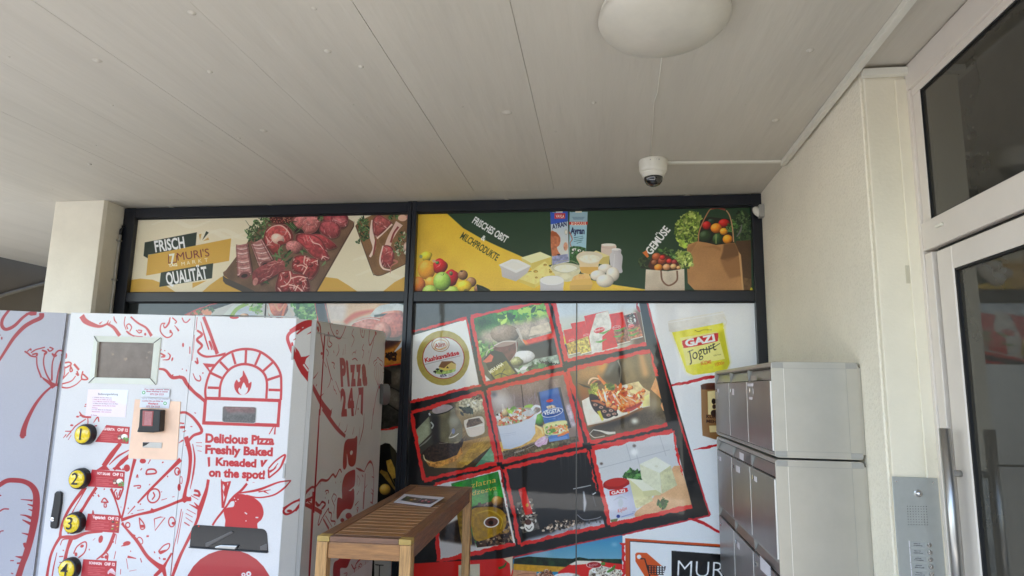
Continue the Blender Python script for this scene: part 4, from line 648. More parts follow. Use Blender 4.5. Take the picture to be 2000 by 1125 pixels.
def poster_right():
    c = Canvas(WALL, -1.402, 1.07, .12, 2.165, 430, (22, 23, 26)); X = Frame(1, 0, 0)
    c.fr = X
    c.poly([(790, 580), (1110, 580), (1110, 600), (940, 640), (790, 660)], (92, 92, 88), col2=(66, 66, 64), d=(0, 1), nz=.05, ns=20)
    c.poly([(1260, 580), (1480, 580), (1480, 1130), (1215, 1130), (1215, 1045), (1386, 1006)], (222, 224, 226))
    # 1 cheese label
    q = [(806, 655), (910, 624), (936, 752), (804, 783)]; cell(c, q, (226, 228, 224)); border(c, [(800, 649), (912, 621), (940, 752), (800, 786)], 3.5, only=(0, 2)); c.stroke([(912, 622), (924, 690)], 2, PR, rough=2)
    c.fr = E_; c.ell(333, 462, 200, 208, (164, 152, 92), nz=.03); c.ell(335, 462, 160, 160, (150, 66, 56)); c.ell(335, 462, 154, 155, (206, 206, 206)); c.ell(312, 360, 68, 56, (150, 110, 76)); c.ell(312, 360, 64, 52, (206, 202, 194)); c.ell(312, 362, 52, 38, (176, 120, 60)); c.ell(312, 362, 49, 35, (214, 212, 206))
    c.text('Alim', (272, 388), (350, 372), 34, (150, 70, 50), bold=.01); c.stroke([(262, 392), (310, 396), (352, 378)], 4, (180, 130, 60)); c.text('Kashkavalkäse', (198, 496), (455, 436), 32, (172, 44, 46), bold=.03); c.stroke([(192, 512), (462, 446)], 4, (130, 126, 124), a=.8)
    c.ell(345, 560, 84, 24, (150, 170, 110), nz=.2, ns=5, rot=-.1); c.poly([(300, 540), (320, 490), (400, 486), (430, 510), (428, 545), (345, 560)], (206, 186, 110)); c.poly([(298, 530), (322, 488), (402, 486), (430, 508), (370, 512), (340, 540)], (126, 96, 66)); c.poly([(370, 512), (395, 496), (430, 512), (428, 545), (372, 545)], (196, 176, 120)); c.poly([(355, 540), (366, 524), (376, 540)], (90, 70, 50))
    for x, y in ((290, 548), (318, 560), (270, 566)): c.ell(x, y, 13, 7, (40, 38, 38)); c.ell(x+4, y+8, 3, 8, (40, 38, 38))
    c.text('45%', (310, 610), (360, 600), 20, (60, 60, 90), bold=.02); c.stroke([(372, 590), (410, 580)], 3, (140, 140, 150)); c.stroke([(372, 600), (410, 590)], 3, (140, 140, 150))
    # 2 olive oil still life
    q = [(922, 618), (1066, 588), (1075, 580), (1098, 712), (948, 750)]; cell(c, q, (96, 100, 88))
    c.fr = E_; M = c.mask([(545, 150), (1110, 30), (1215, 520), (650, 655)]); c.clip = M
    c.poly([(540, 130), (1000, 20), (1120, 20), (1130, 120), (760, 240), (700, 300), (600, 290)], (66, 116, 62), soft=6, nz=.3, ns=22); c.leaves([(740, 60), (1120, 10), (1150, 150), (960, 200), (760, 220)], 90, 32, [(124, 170, 70), (86, 140, 60), (160, 196, 96), (50, 96, 48)]); c.leaves([(560, 300), (720, 320), (740, 400), (600, 440)], 40, 30, [(110, 150, 76), (70, 120, 64), (150, 180, 120)])
    c.poly([(600, 260), (900, 190), (1130, 140), (1150, 300), (980, 350), (800, 350), (640, 360)], (168, 156, 144), soft=10, nz=.2, ns=26); c.ball(800, 280, 110, 70, (150, 132, 118), a=.7, nz=.1); c.stroke([(890, 240), (950, 350), (1000, 310)], [24, 10, 14], (206, 198, 190), a=.7)
    c.poly([(1000, 230), (1130, 190), (1150, 260), (980, 300)], (200, 186, 168), nz=.08); c.poly([(950, 330), (1170, 270), (1175, 310), (970, 370)], (214, 84, 72), nz=.08); c.poly([(930, 320), (960, 330), (990, 370), (960, 372)], (216, 120, 70))
    c.poly([(900, 380), (1190, 310), (1215, 440), (1030, 470), (940, 420)], (54, 44, 40), soft=3); c.poly([(1030, 470), (1210, 435), (1215, 530), (900, 600), (880, 560)], (160, 172, 160), nz=.25, ns=12); c.leaves([(980, 560), (1010, 500), (1120, 500), (1150, 540), (1000, 580)], 46, 30, [(56, 90, 56), (80, 120, 76), (36, 60, 40)]); c.leaves([(870, 560), (960, 520), (980, 570), (900, 600)], 20, 26, [(110, 140, 100), (200, 210, 200)])
    for k in range(7): c.stroke([(1060+k*22, 480+k*4), (1076+k*22, 494+k*4), (1100+k*18, 500)], 7, (24, 26, 24))
    c.poly([(720, 370), (885, 335), (888, 420), (850, 480), (800, 500), (740, 450)], (110, 70, 62), smooth=True, nz=.12); c.ell(800, 355, 84, 20, (160, 140, 130), rot=-.2); c.stroke([(716, 372), (790, 338), (884, 336)], 7, (206, 198, 190)); c.stroke([(884, 336), (886, 420), (840, 490)], 8, (176, 168, 162)); c.stroke([(720, 380), (670, 410), (665, 460), (730, 460)], 9, (200, 190, 180), a=.8)
    c.ball(950, 450, 76, 46, (222, 220, 218), dk=.25, lump=.05); c.ball(890, 490, 48, 34, (150, 150, 110), lump=.08, nz=.12)
    c.poly([(640, 470), (690, 415), (720, 405), (780, 420), (900, 580), (860, 610), (720, 640), (700, 610)], (34, 34, 24)); c.poly([(632, 490), (690, 432), (715, 450), (700, 490), (660, 500)], (206, 110, 92)); c.poly([(684, 565), (808, 482), (880, 575), (740, 640)], (146, 140, 62), nz=.12); c.text('MEVLANA', (690, 582), (792, 514), 26, (236, 232, 200), bold=.04); c.stroke([(720, 600), (770, 580), (830, 600)], 6, (60, 70, 30)); c.stroke([(770, 620), (775, 580), (800, 545)], 5, (60, 70, 30)); c.poly([(648, 590), (690, 630), (650, 640)], (216, 216, 210))
    c.clip = None; border(c, [(920, 619), (1066, 588), (1098, 713), (947, 750)], 4.5); c.fr = X; c.poly([(1068, 580), (1079, 580), (1110, 706), (1099, 712)], (24, 24, 24)); c.stroke([(1077, 584), (1090, 630), (1104, 706)], 4.5, PR, rough=3)
    # 3 bags of seeds
    cell(c, [(1082, 580), (1246, 580), (1262, 672), (1107, 706)], (200, 206, 206), col2=(176, 170, 150)); c.fr = F_
    M = c.mask([(20, -10), (640, -10), (700, 360), (100, 490)]); c.clip = M; c.poly([(0, -10), (640, -10), (650, 90), (20, 160)], (196, 206, 214), soft=8, nz=.05, ns=40); c.poly([(620, 100), (720, 90), (720, 380), (600, 380)], (112, 88, 66), soft=6); c.poly([(60, 260), (110, 340), (60, 380)], (206, 186, 70)); c.poly([(60, 370), (120, 350), (110, 420), (80, 420)], (40, 40, 50)); c.clip = None
    def bag(P, fill, top=(196, 60, 50)):
        P = np.array(P, float); c.poly(P+[6, 6], (90, 60, 50), soft=2, a=.6); c.poly(P, top, nz=.06); a, b, d, e = P; m1, m2 = a*.35+e*.65, b*.4+d*.6; c.poly([a*.45+e*.55, b*.5+d*.5, d, e], fill, nz=.3, ns=5); c.stroke([e, d], 7, (226, 220, 206)); c.stroke([a, b], 4, (226, 200, 190)); c.stroke([b, d], 3, (230, 180, 170), a=.5)
    bag([(535, 140), (625, 118), (680, 300), (590, 322)], (170, 120, 90), (120, 60, 50)); c.leaves([(560, 130), (620, 125), (640, 200), (580, 215)], 40, 16, [(30, 28, 26), (220, 216, 206), (90, 80, 70)], asp=.35); bag([(425, 130), (526, 112), (585, 335), (480, 362)], (150, 110, 90)); bag([(78, 250), (150, 236), (205, 420), (118, 440)], (176, 150, 80)); bag([(132, 200), (240, 180), (300, 410), (210, 435)], (190, 170, 96))
    P = [(235, 145), (415, 104), (490, 380), (292, 430)]; c.poly(P, (196, 56, 48), nz=.05); c.poly([(325, 128), (415, 104), (440, 200), (440, 240), (372, 300), (372, 410), (292, 430), (272, 300)], (212, 206, 196), nz=.1); c.stroke([(292, 432), (490, 380)], 8, (226, 220, 210))
    for x, y, s in ((350, 252, 1.), (480, 232, .7), (590, 220, .55), (250, 290, .5), (140, 330, .5)):
        c.ell(x, y, 46*s, 24*s, (230, 220, 210), rot=-.25); c.ell(x, y, 42*s, 20*s, (190, 40, 44), rot=-.25); c.text('Başhan', (x-34*s, y+12*s), (x+36*s, y-6*s), 16*s, (244, 230, 220), bold=.02)
    for x, y in ((385, 268), (360, 335), (500, 250), (495, 295), (600, 250), (605, 285)): c.stroke([(x-38, y+6), (x, y+4), (x+44, y-18)], [6, 15, 5], (104, 150, 70))
    border(c, [(1080, 580), (1246, 578), (1262, 672), (1107, 704)], 4.5, only=(2, 3)); c.fr = X; c.stroke([(1242, 588), (1248, 610)], 3, (150, 30, 40), rough=4)
    # 4 jars on board
    q = [(806, 803), (944, 764), (970, 906), (830, 937)]; cell(c, q, (70, 62, 48)); c.fr = V2; M = c.mask([(40, 260), (905, 20), (1070, 900), (180, 1090)]); c.clip = M
    c.poly([(560, 150), (1000, 60), (1060, 700), (560, 560)], (134, 118, 84), soft=8, nz=.12, ns=14); c.poly([(580, 100), (900, 60), (950, 260), (700, 290), (570, 220)], (206, 202, 180), soft=14, nz=.3, ns=5); c.leaves([(740, 60), (880, 50), (890, 110), (780, 130)], 40, 22, [(110, 84, 66), (66, 60, 50), (150, 140, 110)]); c.leaves([(620, 230), (740, 210), (770, 290), (640, 300)], 40, 26, [(36, 50, 46), (60, 76, 66)])
    c.poly([(640, 640), (1010, 560), (1030, 670), (640, 960), (300, 960), (360, 840)], (164, 134, 84), nz=.1, ns=20); c.poly([(780, 660), (1010, 610), (1020, 680), (860, 800), (700, 930), (600, 900)], (170, 140, 76), nz=.14, ns=12); c.streaks(M, (400, 600, 1020, 950), 60, 300, 7, [(130, 100, 58), (190, 162, 104), (110, 84, 50)], ang=-.75, a=.4)
    c.poly([(1022, 670), (1070, 890), (800, 945)], (122, 158, 128), nz=.05); c.poly([(870, 860), (1070, 890), (1070, 910), (800, 945)], (66, 110, 92), a=.6)
    c.poly([(40, 250), (400, 150), (300, 320), (70, 500)], (26, 26, 26)); c.poly([(75, 500), (240, 330), (280, 520), (110, 690)], (142, 148, 128), nz=.1, ns=20); c.poly([(110, 690), (290, 540), (280, 700), (140, 800)], (70, 70, 62)); c.stroke([(120, 700), (200, 640), (280, 560)], [10, 20, 8], (170, 170, 160), a=.6)
    c.poly([(150, 780), (380, 620), (640, 600), (640, 700), (600, 800), (440, 860), (280, 885), (180, 850)], (62, 50, 42), smooth=True, nz=.25, ns=5); c.poly([(180, 850), (300, 890), (440, 860), (580, 800), (630, 700), (650, 780), (560, 880), (340, 960), (240, 940)], (178, 134, 78), nz=.2, ns=6); c.stroke([(170, 800), (190, 860), (250, 895)], [10, 16, 8], (214, 200, 160))
    c.poly([(240, 290), (280, 260), (520, 210), (560, 300), (600, 360), (640, 440), (640, 600), (560, 660), (380, 640), (300, 560), (260, 400)], (112, 108, 88), smooth=True, nz=.1, ns=16); c.poly([(250, 300), (360, 320), (370, 640), (300, 700), (270, 560)], (34, 36, 38), soft=5); c.ell(400, 244, 128, 52, (164, 156, 158), rot=-.2, nz=.05); c.stroke([(235, 290), (300, 312), (450, 280), (545, 220)], [18, 14, 14, 10], (30, 34, 34)); c.stroke([(240, 290), (250, 320)], 22, (190, 190, 188)); c.stroke([(260, 400), (290, 440), (270, 480)], 18, (170, 176, 172)); c.ell(540, 390, 70, 60, (150, 150, 136), soft=5, a=.8); c.ell(535, 512, 20, 34, (120, 126, 150)); c.stroke([(480, 595), (540, 580), (600, 540)], [8, 14, 8], (214, 210, 196)); c.stroke([(520, 520), (480, 590)], 5, (190, 186, 170)); c.stroke([(360, 660), (420, 660), (470, 650)], 8, (160, 160, 150), a=.6); c.stroke([(545, 660), (600, 645)], 22, (176, 170, 150), a=.5)
    c.poly([(665, 400), (690, 370), (850, 330), (905, 360), (915, 450), (900, 540), (740, 582), (680, 480)], (206, 198, 184), smooth=True); c.poly([(695, 430), (720, 370), (850, 350), (895, 410), (760, 460), (700, 480)], (104, 88, 72), nz=.25, ns=5); c.poly([(715, 490), (910, 440), (900, 540), (745, 580)], (214, 202, 190)); c.stroke([(690, 480), (760, 462), (910, 435)], 10, (234, 228, 218))
    c.clip = None; border(c, [(804, 806), (942, 765), (970, 904), (828, 938)], 5)
    # 5 pot and packet
    cell(c, [(955, 762), (1100, 727), (1135, 866), (982, 902)], (132, 118, 110)); c.fr = V1; M = c.mask([(90, 150), (1070, -20), (1290, 850), (280, 1070)]); c.clip = M
    c.poly([(90, 150), (1070, -20), (1150, 300), (540, 420), (180, 420)], (136, 122, 116), nz=.12, ns=20); c.streaks(M, (120, 0, 1150, 350), 50, 200, 12, [(110, 96, 90), (166, 152, 152), (150, 140, 150)], ang=1.5, a=.4); c.stroke([(515, 80), (530, 200), (545, 380)], 12, (60, 46, 38)); c.poly([(120, 180), (300, 150), (420, 320), (330, 380), (180, 420)], (214, 210, 206), soft=16, a=.9); c.poly([(120, 170), (190, 160), (200, 220), (140, 230)], (110, 110, 116), soft=4)
    c.poly([(1020, 130), (1150, 330), (1240, 560), (1300, 700), (1180, 640), (1090, 400)], (150, 136, 130), soft=4); c.poly([(1090, 340), (1140, 330), (1220, 600), (1150, 620)], (190, 180, 190), soft=3, nz=.15)
    c.poly([(150, 860), (700, 590), (820, 640), (820, 760), (640, 830), (300, 980), (270, 940)], (206, 168, 104), nz=.1); c.poly([(280, 930), (560, 880), (850, 780), (1240, 740), (1290, 840), (300, 1040)], (96, 86, 70), nz=.25, ns=4); c.streaks(M, (300, 800, 1290, 1020), 120, 60, 5, [(180, 172, 150), (60, 54, 46), (140, 128, 104)], a=.6); c.stroke([(690, 600), (770, 640), (800, 720)], [10, 30, 10], (232, 206, 150)); c.ball(760, 530, 70, 80, (90, 140, 60)); c.poly([(790, 560), (900, 590), (880, 700), (820, 700)], (130, 110, 84), nz=.2)
    c.poly([(560, 350), (620, 330), (670, 340), (640, 400), (560, 390)], (160, 190, 100), smooth=True)
    c.poly([(190, 450), (300, 380), (560, 370), (700, 390), (700, 470), (560, 560), (230, 620)], (170, 160, 150), smooth=True); c.poly([(190, 455), (280, 430), (310, 480), (220, 500)], (70, 62, 54))
    c.leaves([(200, 470), (330, 400), (560, 400), (670, 430), (640, 490), (480, 560), (240, 610)], 190, 26, [(226, 218, 206), (206, 140, 100), (170, 90, 60), (236, 232, 222), (150, 160, 110), (196, 120, 80)], asp=.7); c.ball(310, 440, 44, 50, (190, 170, 130), lump=.1); c.leaves([(330, 380), (430, 370), (430, 440), (350, 430)], 20, 26, [(150, 180, 90), (120, 156, 80)]); c.poly([(520, 440), (620, 400), (690, 420), (640, 480), (560, 470)], (196, 200, 200), smooth=True, a=.9)
    c.poly([(212, 610), (330, 600), (480, 568), (620, 510), (700, 450), (720, 470), (692, 600), (700, 700), (640, 790), (520, 860), (380, 905), (285, 905)], (206, 212, 222), col2=(190, 198, 214)); c.stroke([(240, 715), (360, 705), (450, 685)], 6, (176, 184, 200)); c.stroke([(245, 740), (360, 728), (450, 708)], 6, (180, 188, 204)); c.stroke([(650, 400), (700, 350), (770, 370), (770, 420), (700, 470), (690, 520)], [40, 34, 26, 20, 26, 30], (222, 226, 230)); c.stroke([(700, 430), (745, 385)], [6, 14], (110, 120, 110)); c.stroke([(270, 320), (290, 400)], [20, 40], (226, 222, 214), a=.5)
    c.poly([(722, 178), (990, 110), (1022, 106), (1070, 330), (1165, 630), (1110, 640), (870, 700), (800, 520)], (70, 76, 84)); c.poly([(748, 172), (990, 112), (1060, 400), (1140, 770), (880, 815), (800, 520)], (62, 100, 158), nz=.05, col2=(84, 124, 176), d=(0, 1)); c.poly([(748, 172), (990, 112), (1010, 180), (765, 240)], (84, 124, 176), soft=4, a=.8)
    c.ell(885, 282, 46, 20, (196, 70, 62), rot=-.15); c.ell(890, 266, 16, 10, (196, 70, 62)); c.text('Podravka', (848, 296), (926, 278), 16, (226, 150, 130), bold=.02); c.ball(905, 370, 60, 34, (214, 196, 176), lump=.1); c.ball(890, 365, 26, 26, (200, 170, 140)); c.ell(918, 434, 142, 56, (238, 240, 242), rot=-.24); c.ell(918, 434, 133, 49, (56, 90, 146), rot=-.24); c.text('VEGETA', (812, 470), (1024, 424), 50, (246, 246, 246), bold=.04); c.stroke([(870, 524), (960, 508)], 5, (140, 160, 190)); c.poly([(820, 580), (1080, 535), (1110, 600), (1115, 640), (1120, 680), (980, 720), (840, 720), (810, 660)], (214, 206, 150), smooth=True, nz=.1); c.poly([(830, 590), (1075, 540), (1100, 590), (860, 640)], (220, 220, 160)); c.leaves([(830, 620), (1110, 600), (1110, 660), (860, 720)], 110, 20, [(226, 140, 90), (236, 220, 190), (110, 150, 70), (232, 190, 180), (214, 150, 90)], asp=.6)
    c.stroke([(985, 740), (1060, 710), (1130, 680)], [16, 34, 22], (216, 128, 72)); c.leaves([(880, 650), (960, 640), (940, 690), (890, 680)], 20, 22, [(90, 130, 60), (120, 160, 80)]); c.stroke([(930, 700), (990, 690)], 22, (206, 120, 70)); c.poly([(870, 780), (1110, 735), (1115, 775), (880, 812)], (104, 140, 190))
    c.poly([(690, 830), (760, 760), (850, 740), (850, 830), (790, 890), (720, 870)], (206, 176, 196), smooth=True, nz=.08); c.stroke([(580, 905), (690, 850)], 5, (190, 180, 176)); c.stroke([(700, 840), (780, 800), (840, 750)], 6, (236, 214, 230)); c.stroke([(740, 880), (810, 830), (850, 760)], 6, (180, 140, 170)); c.stroke([(830, 760), (870, 738), (950, 700)], [20, 10, 6], (160, 170, 150)); c.leaves([(840, 850), (980, 830), (960, 900), (640, 960)], 30, 40, [(130, 130, 100), (110, 110, 84)])
    for k in range(5): c.ell(440+k*26, 950-k*8, 12, 9, (206, 196, 186)); c.ell(440+k*26, 950-k*8, 7, 5, (96, 84, 76))
    c.clip = None; border(c, [(953, 761), (1102, 727), (1137, 866), (980, 902)], 5)
    # 6 prawns
    cell(c, [(1110, 724), (1268, 686), (1300, 828), (1152, 862)], (116, 100, 76)); c.fr = V5; M = c.mask([(-10, 260), (930, 20), (1140, 930), (190, 1110)]); c.clip = M
    c.poly([(40, 260), (420, 130), (460, 200), (360, 340), (180, 380), (50, 420)], (170, 134, 92), soft=8, nz=.1, ns=30); c.poly([(560, 130), (920, 20), (1030, 360), (900, 520), (780, 420), (600, 450)], (118, 104, 78), soft=8, nz=.1, ns=26); c.poly([(780, 70), (850, 60), (920, 330), (850, 360)], (190, 150, 106), soft=6); c.poly([(620, 130), (680, 110), (760, 360), (690, 380)], (146, 128, 96), soft=8); c.poly([(290, 220), (400, 170), (410, 230), (340, 300)], (206, 150, 84), soft=6)
    c.poly([(450, 170), (570, 130), (590, 380), (620, 430), (540, 470), (430, 410), (360, 380), (400, 300)], (52, 48, 44), soft=5); c.poly([(440, 180), (540, 150), (440, 330), (370, 340)], (112, 110, 104), soft=5); c.stroke([(540, 150), (575, 260), (560, 430)], [20, 8, 10], (140, 136, 124)); c.poly([(50, 430), (180, 480), (200, 620), (110, 680), (70, 560)], (146, 104, 64), soft=5); c.stroke([(60, 430), (130, 460), (200, 480)], [4, 26, 16], (50, 46, 40))
    c.poly([(100, 640), (330, 520), (640, 440), (790, 405), (850, 480), (930, 530), (930, 710), (820, 730), (620, 830), (300, 930), (170, 945), (120, 760)], (230, 220, 204), nz=.03); c.poly([(640, 440), (790, 405), (850, 480), (930, 530), (925, 690), (840, 680), (760, 560)], (214, 192, 150), nz=.1); c.poly([(860, 590), (920, 560), (930, 700), (840, 720)], (236, 222, 150))
    c.poly([(165, 945), (400, 900), (640, 810), (830, 720), (850, 745), (640, 850), (400, 930), (190, 965)], (150, 110, 66)); c.poly([(180, 965), (400, 935), (700, 840), (1000, 700), (1140, 800), (1150, 900), (220, 1080)], (92, 84, 70), soft=5, nz=.2, ns=24); c.poly([(300, 930), (620, 850), (800, 760), (780, 830), (500, 960), (200, 980)], (46, 42, 36), soft=6); c.ell(745, 890, 44, 32, (226, 226, 214), soft=5); c.poly([(880, 640), (1050, 610), (1080, 720), (960, 760)], (160, 150, 124), soft=12)  # soft white ellipse paints a reflected glob into the artwork
    c.stroke([(180, 440), (200, 390), (250, 365), (350, 385)], [16, 26, 20, 16], (226, 190, 160)); c.stroke([(200, 450), (260, 400), (330, 400)], [10, 20, 20], (206, 140, 110)); c.stroke([(295, 330), (330, 380), (385, 440)], [24, 34, 40], (214, 128, 74)); c.ell(300, 420, 40, 28, (90, 60, 50))
    c.leaves([(190, 530), (230, 430), (290, 440), (310, 560), (250, 600)], 60, 24, [(150, 160, 80), (120, 134, 66), (180, 180, 100)]); c.poly([(200, 560), (330, 600), (500, 720), (520, 800), (400, 860), (280, 790), (210, 680)], (52, 38, 32), smooth=True, nz=.2)
    OR = [(206, 112, 60), (222, 140, 84), (190, 90, 50), (226, 160, 104)]
    c.leaves([(400, 440), (600, 460), (860, 540), (820, 700), (620, 780), (420, 700), (300, 560)], 170, 34, OR+[(236, 196, 150), (160, 70, 44)]); c.stroke([(215, 640), (300, 650), (380, 690)], [14, 34, 30], (176, 110, 66)); c.leaves([(400, 440), (470, 430), (500, 490), (430, 500)], 30, 26, [(70, 100, 50), (110, 134, 66)])
    for P in ([(300, 500), (330, 580), (360, 640)], [(380, 520), (395, 620), (440, 700), (520, 730)], [(470, 530), (530, 620), (580, 690), (640, 720)], [(560, 570), (640, 640), (700, 690)], [(650, 600), (740, 640), (790, 680)]): c.stroke(P, [24, 46, 54, 60], OR[1], nz=.15); c.stroke(np.array(P)-[8, 4], [4, 14, 8], (240, 220, 206), a=.8)
    for x, y, r in ((430, 690, 42), (500, 730, 42), (600, 720, 44), (660, 700, 44), (720, 690, 40), (790, 660, 36), (690, 480, 34), (620, 760, 30), (850, 520, 26)): c.ball(x, y, r, r*.9, OR[RNG.integers(4)], lump=.12, nz=.15); c.stroke([(x-r*.6, y-r*.3), (x, y-r*.5), (x+r*.5, y)], [3, 8, 3], (240, 190, 140), a=.8)
    c.poly([(600, 760), (700, 770), (820, 690), (830, 650), (740, 700)], (160, 56, 46), smooth=True, a=.8); 
    for x, y in ((340, 720), (430, 815), (270, 690), (500, 800), (460, 760), (380, 770)): c.ball(x, y, 44, 28, (70, 54, 44), rot=.4); c.ell(x-4, y+2, 26, 15, (190, 160, 140)); c.ell(x-2, y+3, 14, 8, (110, 70, 66))
    c.poly([(285, 770), (325, 760), (368, 870), (345, 890)], (196, 186, 80)); c.stroke([(380, 530), (385, 590), (400, 640)], [14, 30, 12], (240, 232, 224)); c.stroke([(480, 560), (510, 600)], [20, 30], (226, 200, 200))
    c.poly([(940, 500), (1000, 355), (1030, 430), (1080, 640), (1050, 600), (960, 520)], (214, 156, 112), nz=.06); c.poly([(1060, 700), (1080, 650), (1130, 790), (1090, 760)], (220, 164, 124)); c.stroke([(240, 995), (330, 1010), (420, 1035), (510, 1030)], [10, 16, 34, 24], (206, 202, 190)); c.stroke([(190, 1050), (240, 995)], 8, (200, 196, 186)); c.stroke([(200, 1050), (260, 1090), (380, 1070)], 9, (206, 200, 190))
    c.clip = None; border(c, [(1108, 723), (1270, 684), (1303, 829), (1151, 864)], 5, only=(0, 2, 3)); c.fr = X; c.stroke([(1270, 684), (1283, 735)], [4, 2], PR, rough=4)
    # 7 coffee packets
    q = [(852, 944), (978, 916), (1005, 1062), (858, 1094)]; cell(c, q, (206, 206, 206)); c.fr = G_
    c.poly([(290, 760), (560, 640), (590, 900), (480, 890), (320, 860)], (54, 44, 38), nz=.3, ns=10, soft=2); c.poly([(270, 560), (430, 540), (440, 640), (280, 720)], (84, 62, 44), nz=.3, ns=10); c.poly([(440, 620), (545, 560), (560, 880), (480, 880)], (132, 112, 56), nz=.15); c.poly([(320, 850), (600, 890), (580, 930), (330, 985), (300, 880)], (196, 194, 196), soft=4)
    c.poly([(400, 410), (440, 400), (760, 318), (775, 330), (885, 872), (600, 905), (560, 800), (500, 500), (410, 470)], (60, 112, 56), nz=.06); c.poly([(400, 420), (760, 320), (810, 520), (560, 590), (520, 480)], (52, 132, 60), nz=.2, ns=30); c.stroke([(560, 380), (580, 480)], [6, 24], (90, 170, 90), a=.6); c.stroke([(680, 350), (700, 500)], [10, 30], (110, 180, 100), a=.4)
    c.poly([(560, 590), (812, 520), (885, 872), (600, 905)], (78, 58, 46), nz=.1); beans(c, [(560, 590), (812, 520), (885, 872), (600, 905)], 330, 16); c.ball(755, 545, 44, 38, (170, 134, 76)); c.poly([(555, 620), (640, 590), (760, 600), (820, 660), (810, 760), (700, 830), (590, 850), (560, 760)], (156, 128, 44), smooth=True, nz=.1); c.stroke([(600, 640), (700, 620), (790, 680), (780, 760)], [6, 14, 6], (196, 170, 80), a=.7); c.ell(710, 708, 60, 42, (232, 226, 220), rot=-.15); c.ell(710, 708, 50, 33, (96, 60, 44), rot=-.15); c.ell(706, 712, 20, 16, (40, 22, 18)); c.text('zlatna', (552, 446), (745, 400), 40, (206, 176, 90), bold=.0, slant=.3); c.text('dzezva', (560, 505), (750, 458), 36, (206, 176, 90), bold=.0, slant=.3); c.text('kafa', (780, 800), (845, 784), 22, (190, 150, 60), slant=.3)
    c.poly([(762, 318), (778, 322), (894, 874), (880, 878)], (226, 222, 216)); c.poly([(590, 905), (894, 870), (896, 882), (600, 920)], (214, 210, 206)); border(c, [(850, 945), (978, 914), (1006, 1062), (857, 1096)], 5, only=(0, 2, 3)); c.fr = X; c.stroke([(978, 914), (986, 960), (990, 990)], [3, 1], (150, 30, 40), rough=3)
    # 8 black coffee
    q = [(989, 914), (1147, 878), (1180, 1026), (1016, 1062)]; cell(c, q, (22, 24, 27)); c.fr = G_; M = c.mask([(815, 295), (1450, 150), (1580, 730), (930, 880)]); c.clip = M
    for k in range(40): x = 1230+RNG.random()*240; c.stroke([(x, 170), (x+12, 250+RNG.random()*140)], [3, 7, 1], (150, 140, 130), a=.25)
    c.poly([(980, 840), (1300, 760), (1600, 680), (1600, 780), (940, 880)], (182, 184, 192), soft=5); beans(c, [(1090, 770), (1200, 700), (1300, 690), (1420, 720), (1420, 760), (1100, 785)], 130, 12, ((40, 32, 28), (110, 96, 84), (170, 156, 140), (24, 20, 18))); beans(c, [(1350, 690), (1560, 690), (1560, 720), (1380, 740)], 40, 9, ((40, 32, 28), (90, 78, 70), (24, 20, 18)))
    c.poly([(900, 560), (1020, 530), (1085, 770), (960, 835)], (96, 92, 86), nz=.3, ns=8); c.leaves([(900, 560), (1020, 530), (1070, 720), (950, 790)], 70, 16, [(200, 196, 186), (40, 38, 36), (130, 120, 108)]); c.poly([(930, 800), (1085, 760), (1085, 790), (965, 838)], (26, 26, 28)); c.poly([(916, 455), (968, 438), (1028, 640), (970, 655)], (200, 60, 56)); c.poly([(916, 455), (968, 438), (976, 468), (925, 480)], (184, 46, 46)); c.ell(985, 577, 12, 14, (206, 150, 70)); c.ell(1000, 740, 38, 42, (226, 222, 214)); c.ell(992, 708, 26, 22, (90, 60, 50)); c.stroke([(975, 745), (1000, 765), (1022, 740)], 5, (60, 54, 50))
    c.fr = H_; c.stroke([(155, 452), (220, 440), (292, 424)], [6, 10, 6], (196, 196, 196)); c.poly([(170, 455), (290, 430), (330, 560), (360, 620), (250, 690), (180, 660)], (40, 42, 46), soft=3); c.stroke([(235, 470), (245, 560), (240, 630)], [10, 26, 10], (176, 176, 178), soft=1); c.stroke([(300, 480), (330, 590)], [6, 20, 4], (120, 120, 124), soft=1); c.stroke([(305, 495), (330, 480)], 8, (220, 220, 222)); c.stroke([(185, 650), (240, 690), (330, 680), (370, 665)], 6, (140, 140, 146)); c.poly([(40, 740), (390, 700), (395, 735), (0, 800)], (170, 172, 178), soft=4, a=.8); beans(c, [(0, 750), (60, 690), (160, 690), (170, 740), (10, 770)], 60, 12, ((40, 32, 28), (110, 96, 84), (190, 176, 160), (24, 20, 18)))
    c.clip = None; border(c, [(986, 915), (1147, 878), (1181, 1026), (1015, 1063)], 4.5, only=(0, 2, 3)); c.fr = X; c.stroke([(1147, 878), (1155, 915), (1165, 960)], [4, 1], PR, rough=4)
    # 9 feta
    q = [(1157, 876), (1314, 842), (1350, 988), (1190, 1024)]; cell(c, q, (190, 192, 194), col2=(206, 206, 206)); c.fr = H_; M = c.mask([(300, 140), (925, 5), (1070, 590), (435, 730)]); c.clip = M
    for P in ([(330, 300), (560, 240), (900, 150)], [(560, 100), (600, 240)], [(620, 100), (680, 330)], [(820, 40), (870, 200)]): c.stroke(P, 5, (160, 162, 166), a=.7)
    c.ell(372, 258, 12, 10, (110, 100, 96), soft=1); c.ell(625, 120, 14, 12, (120, 112, 108), soft=1); c.ell(625, 170, 26, 24, (236, 238, 236), soft=4)
    c.poly([(620, 640), (770, 520), (930, 275), (980, 272), (1080, 600), (640, 680)], (196, 156, 124), nz=.1, ns=30); c.poly([(770, 600), (900, 330), (1000, 330), (1060, 580)], (206, 166, 132), soft=6, nz=.06, ns=20)
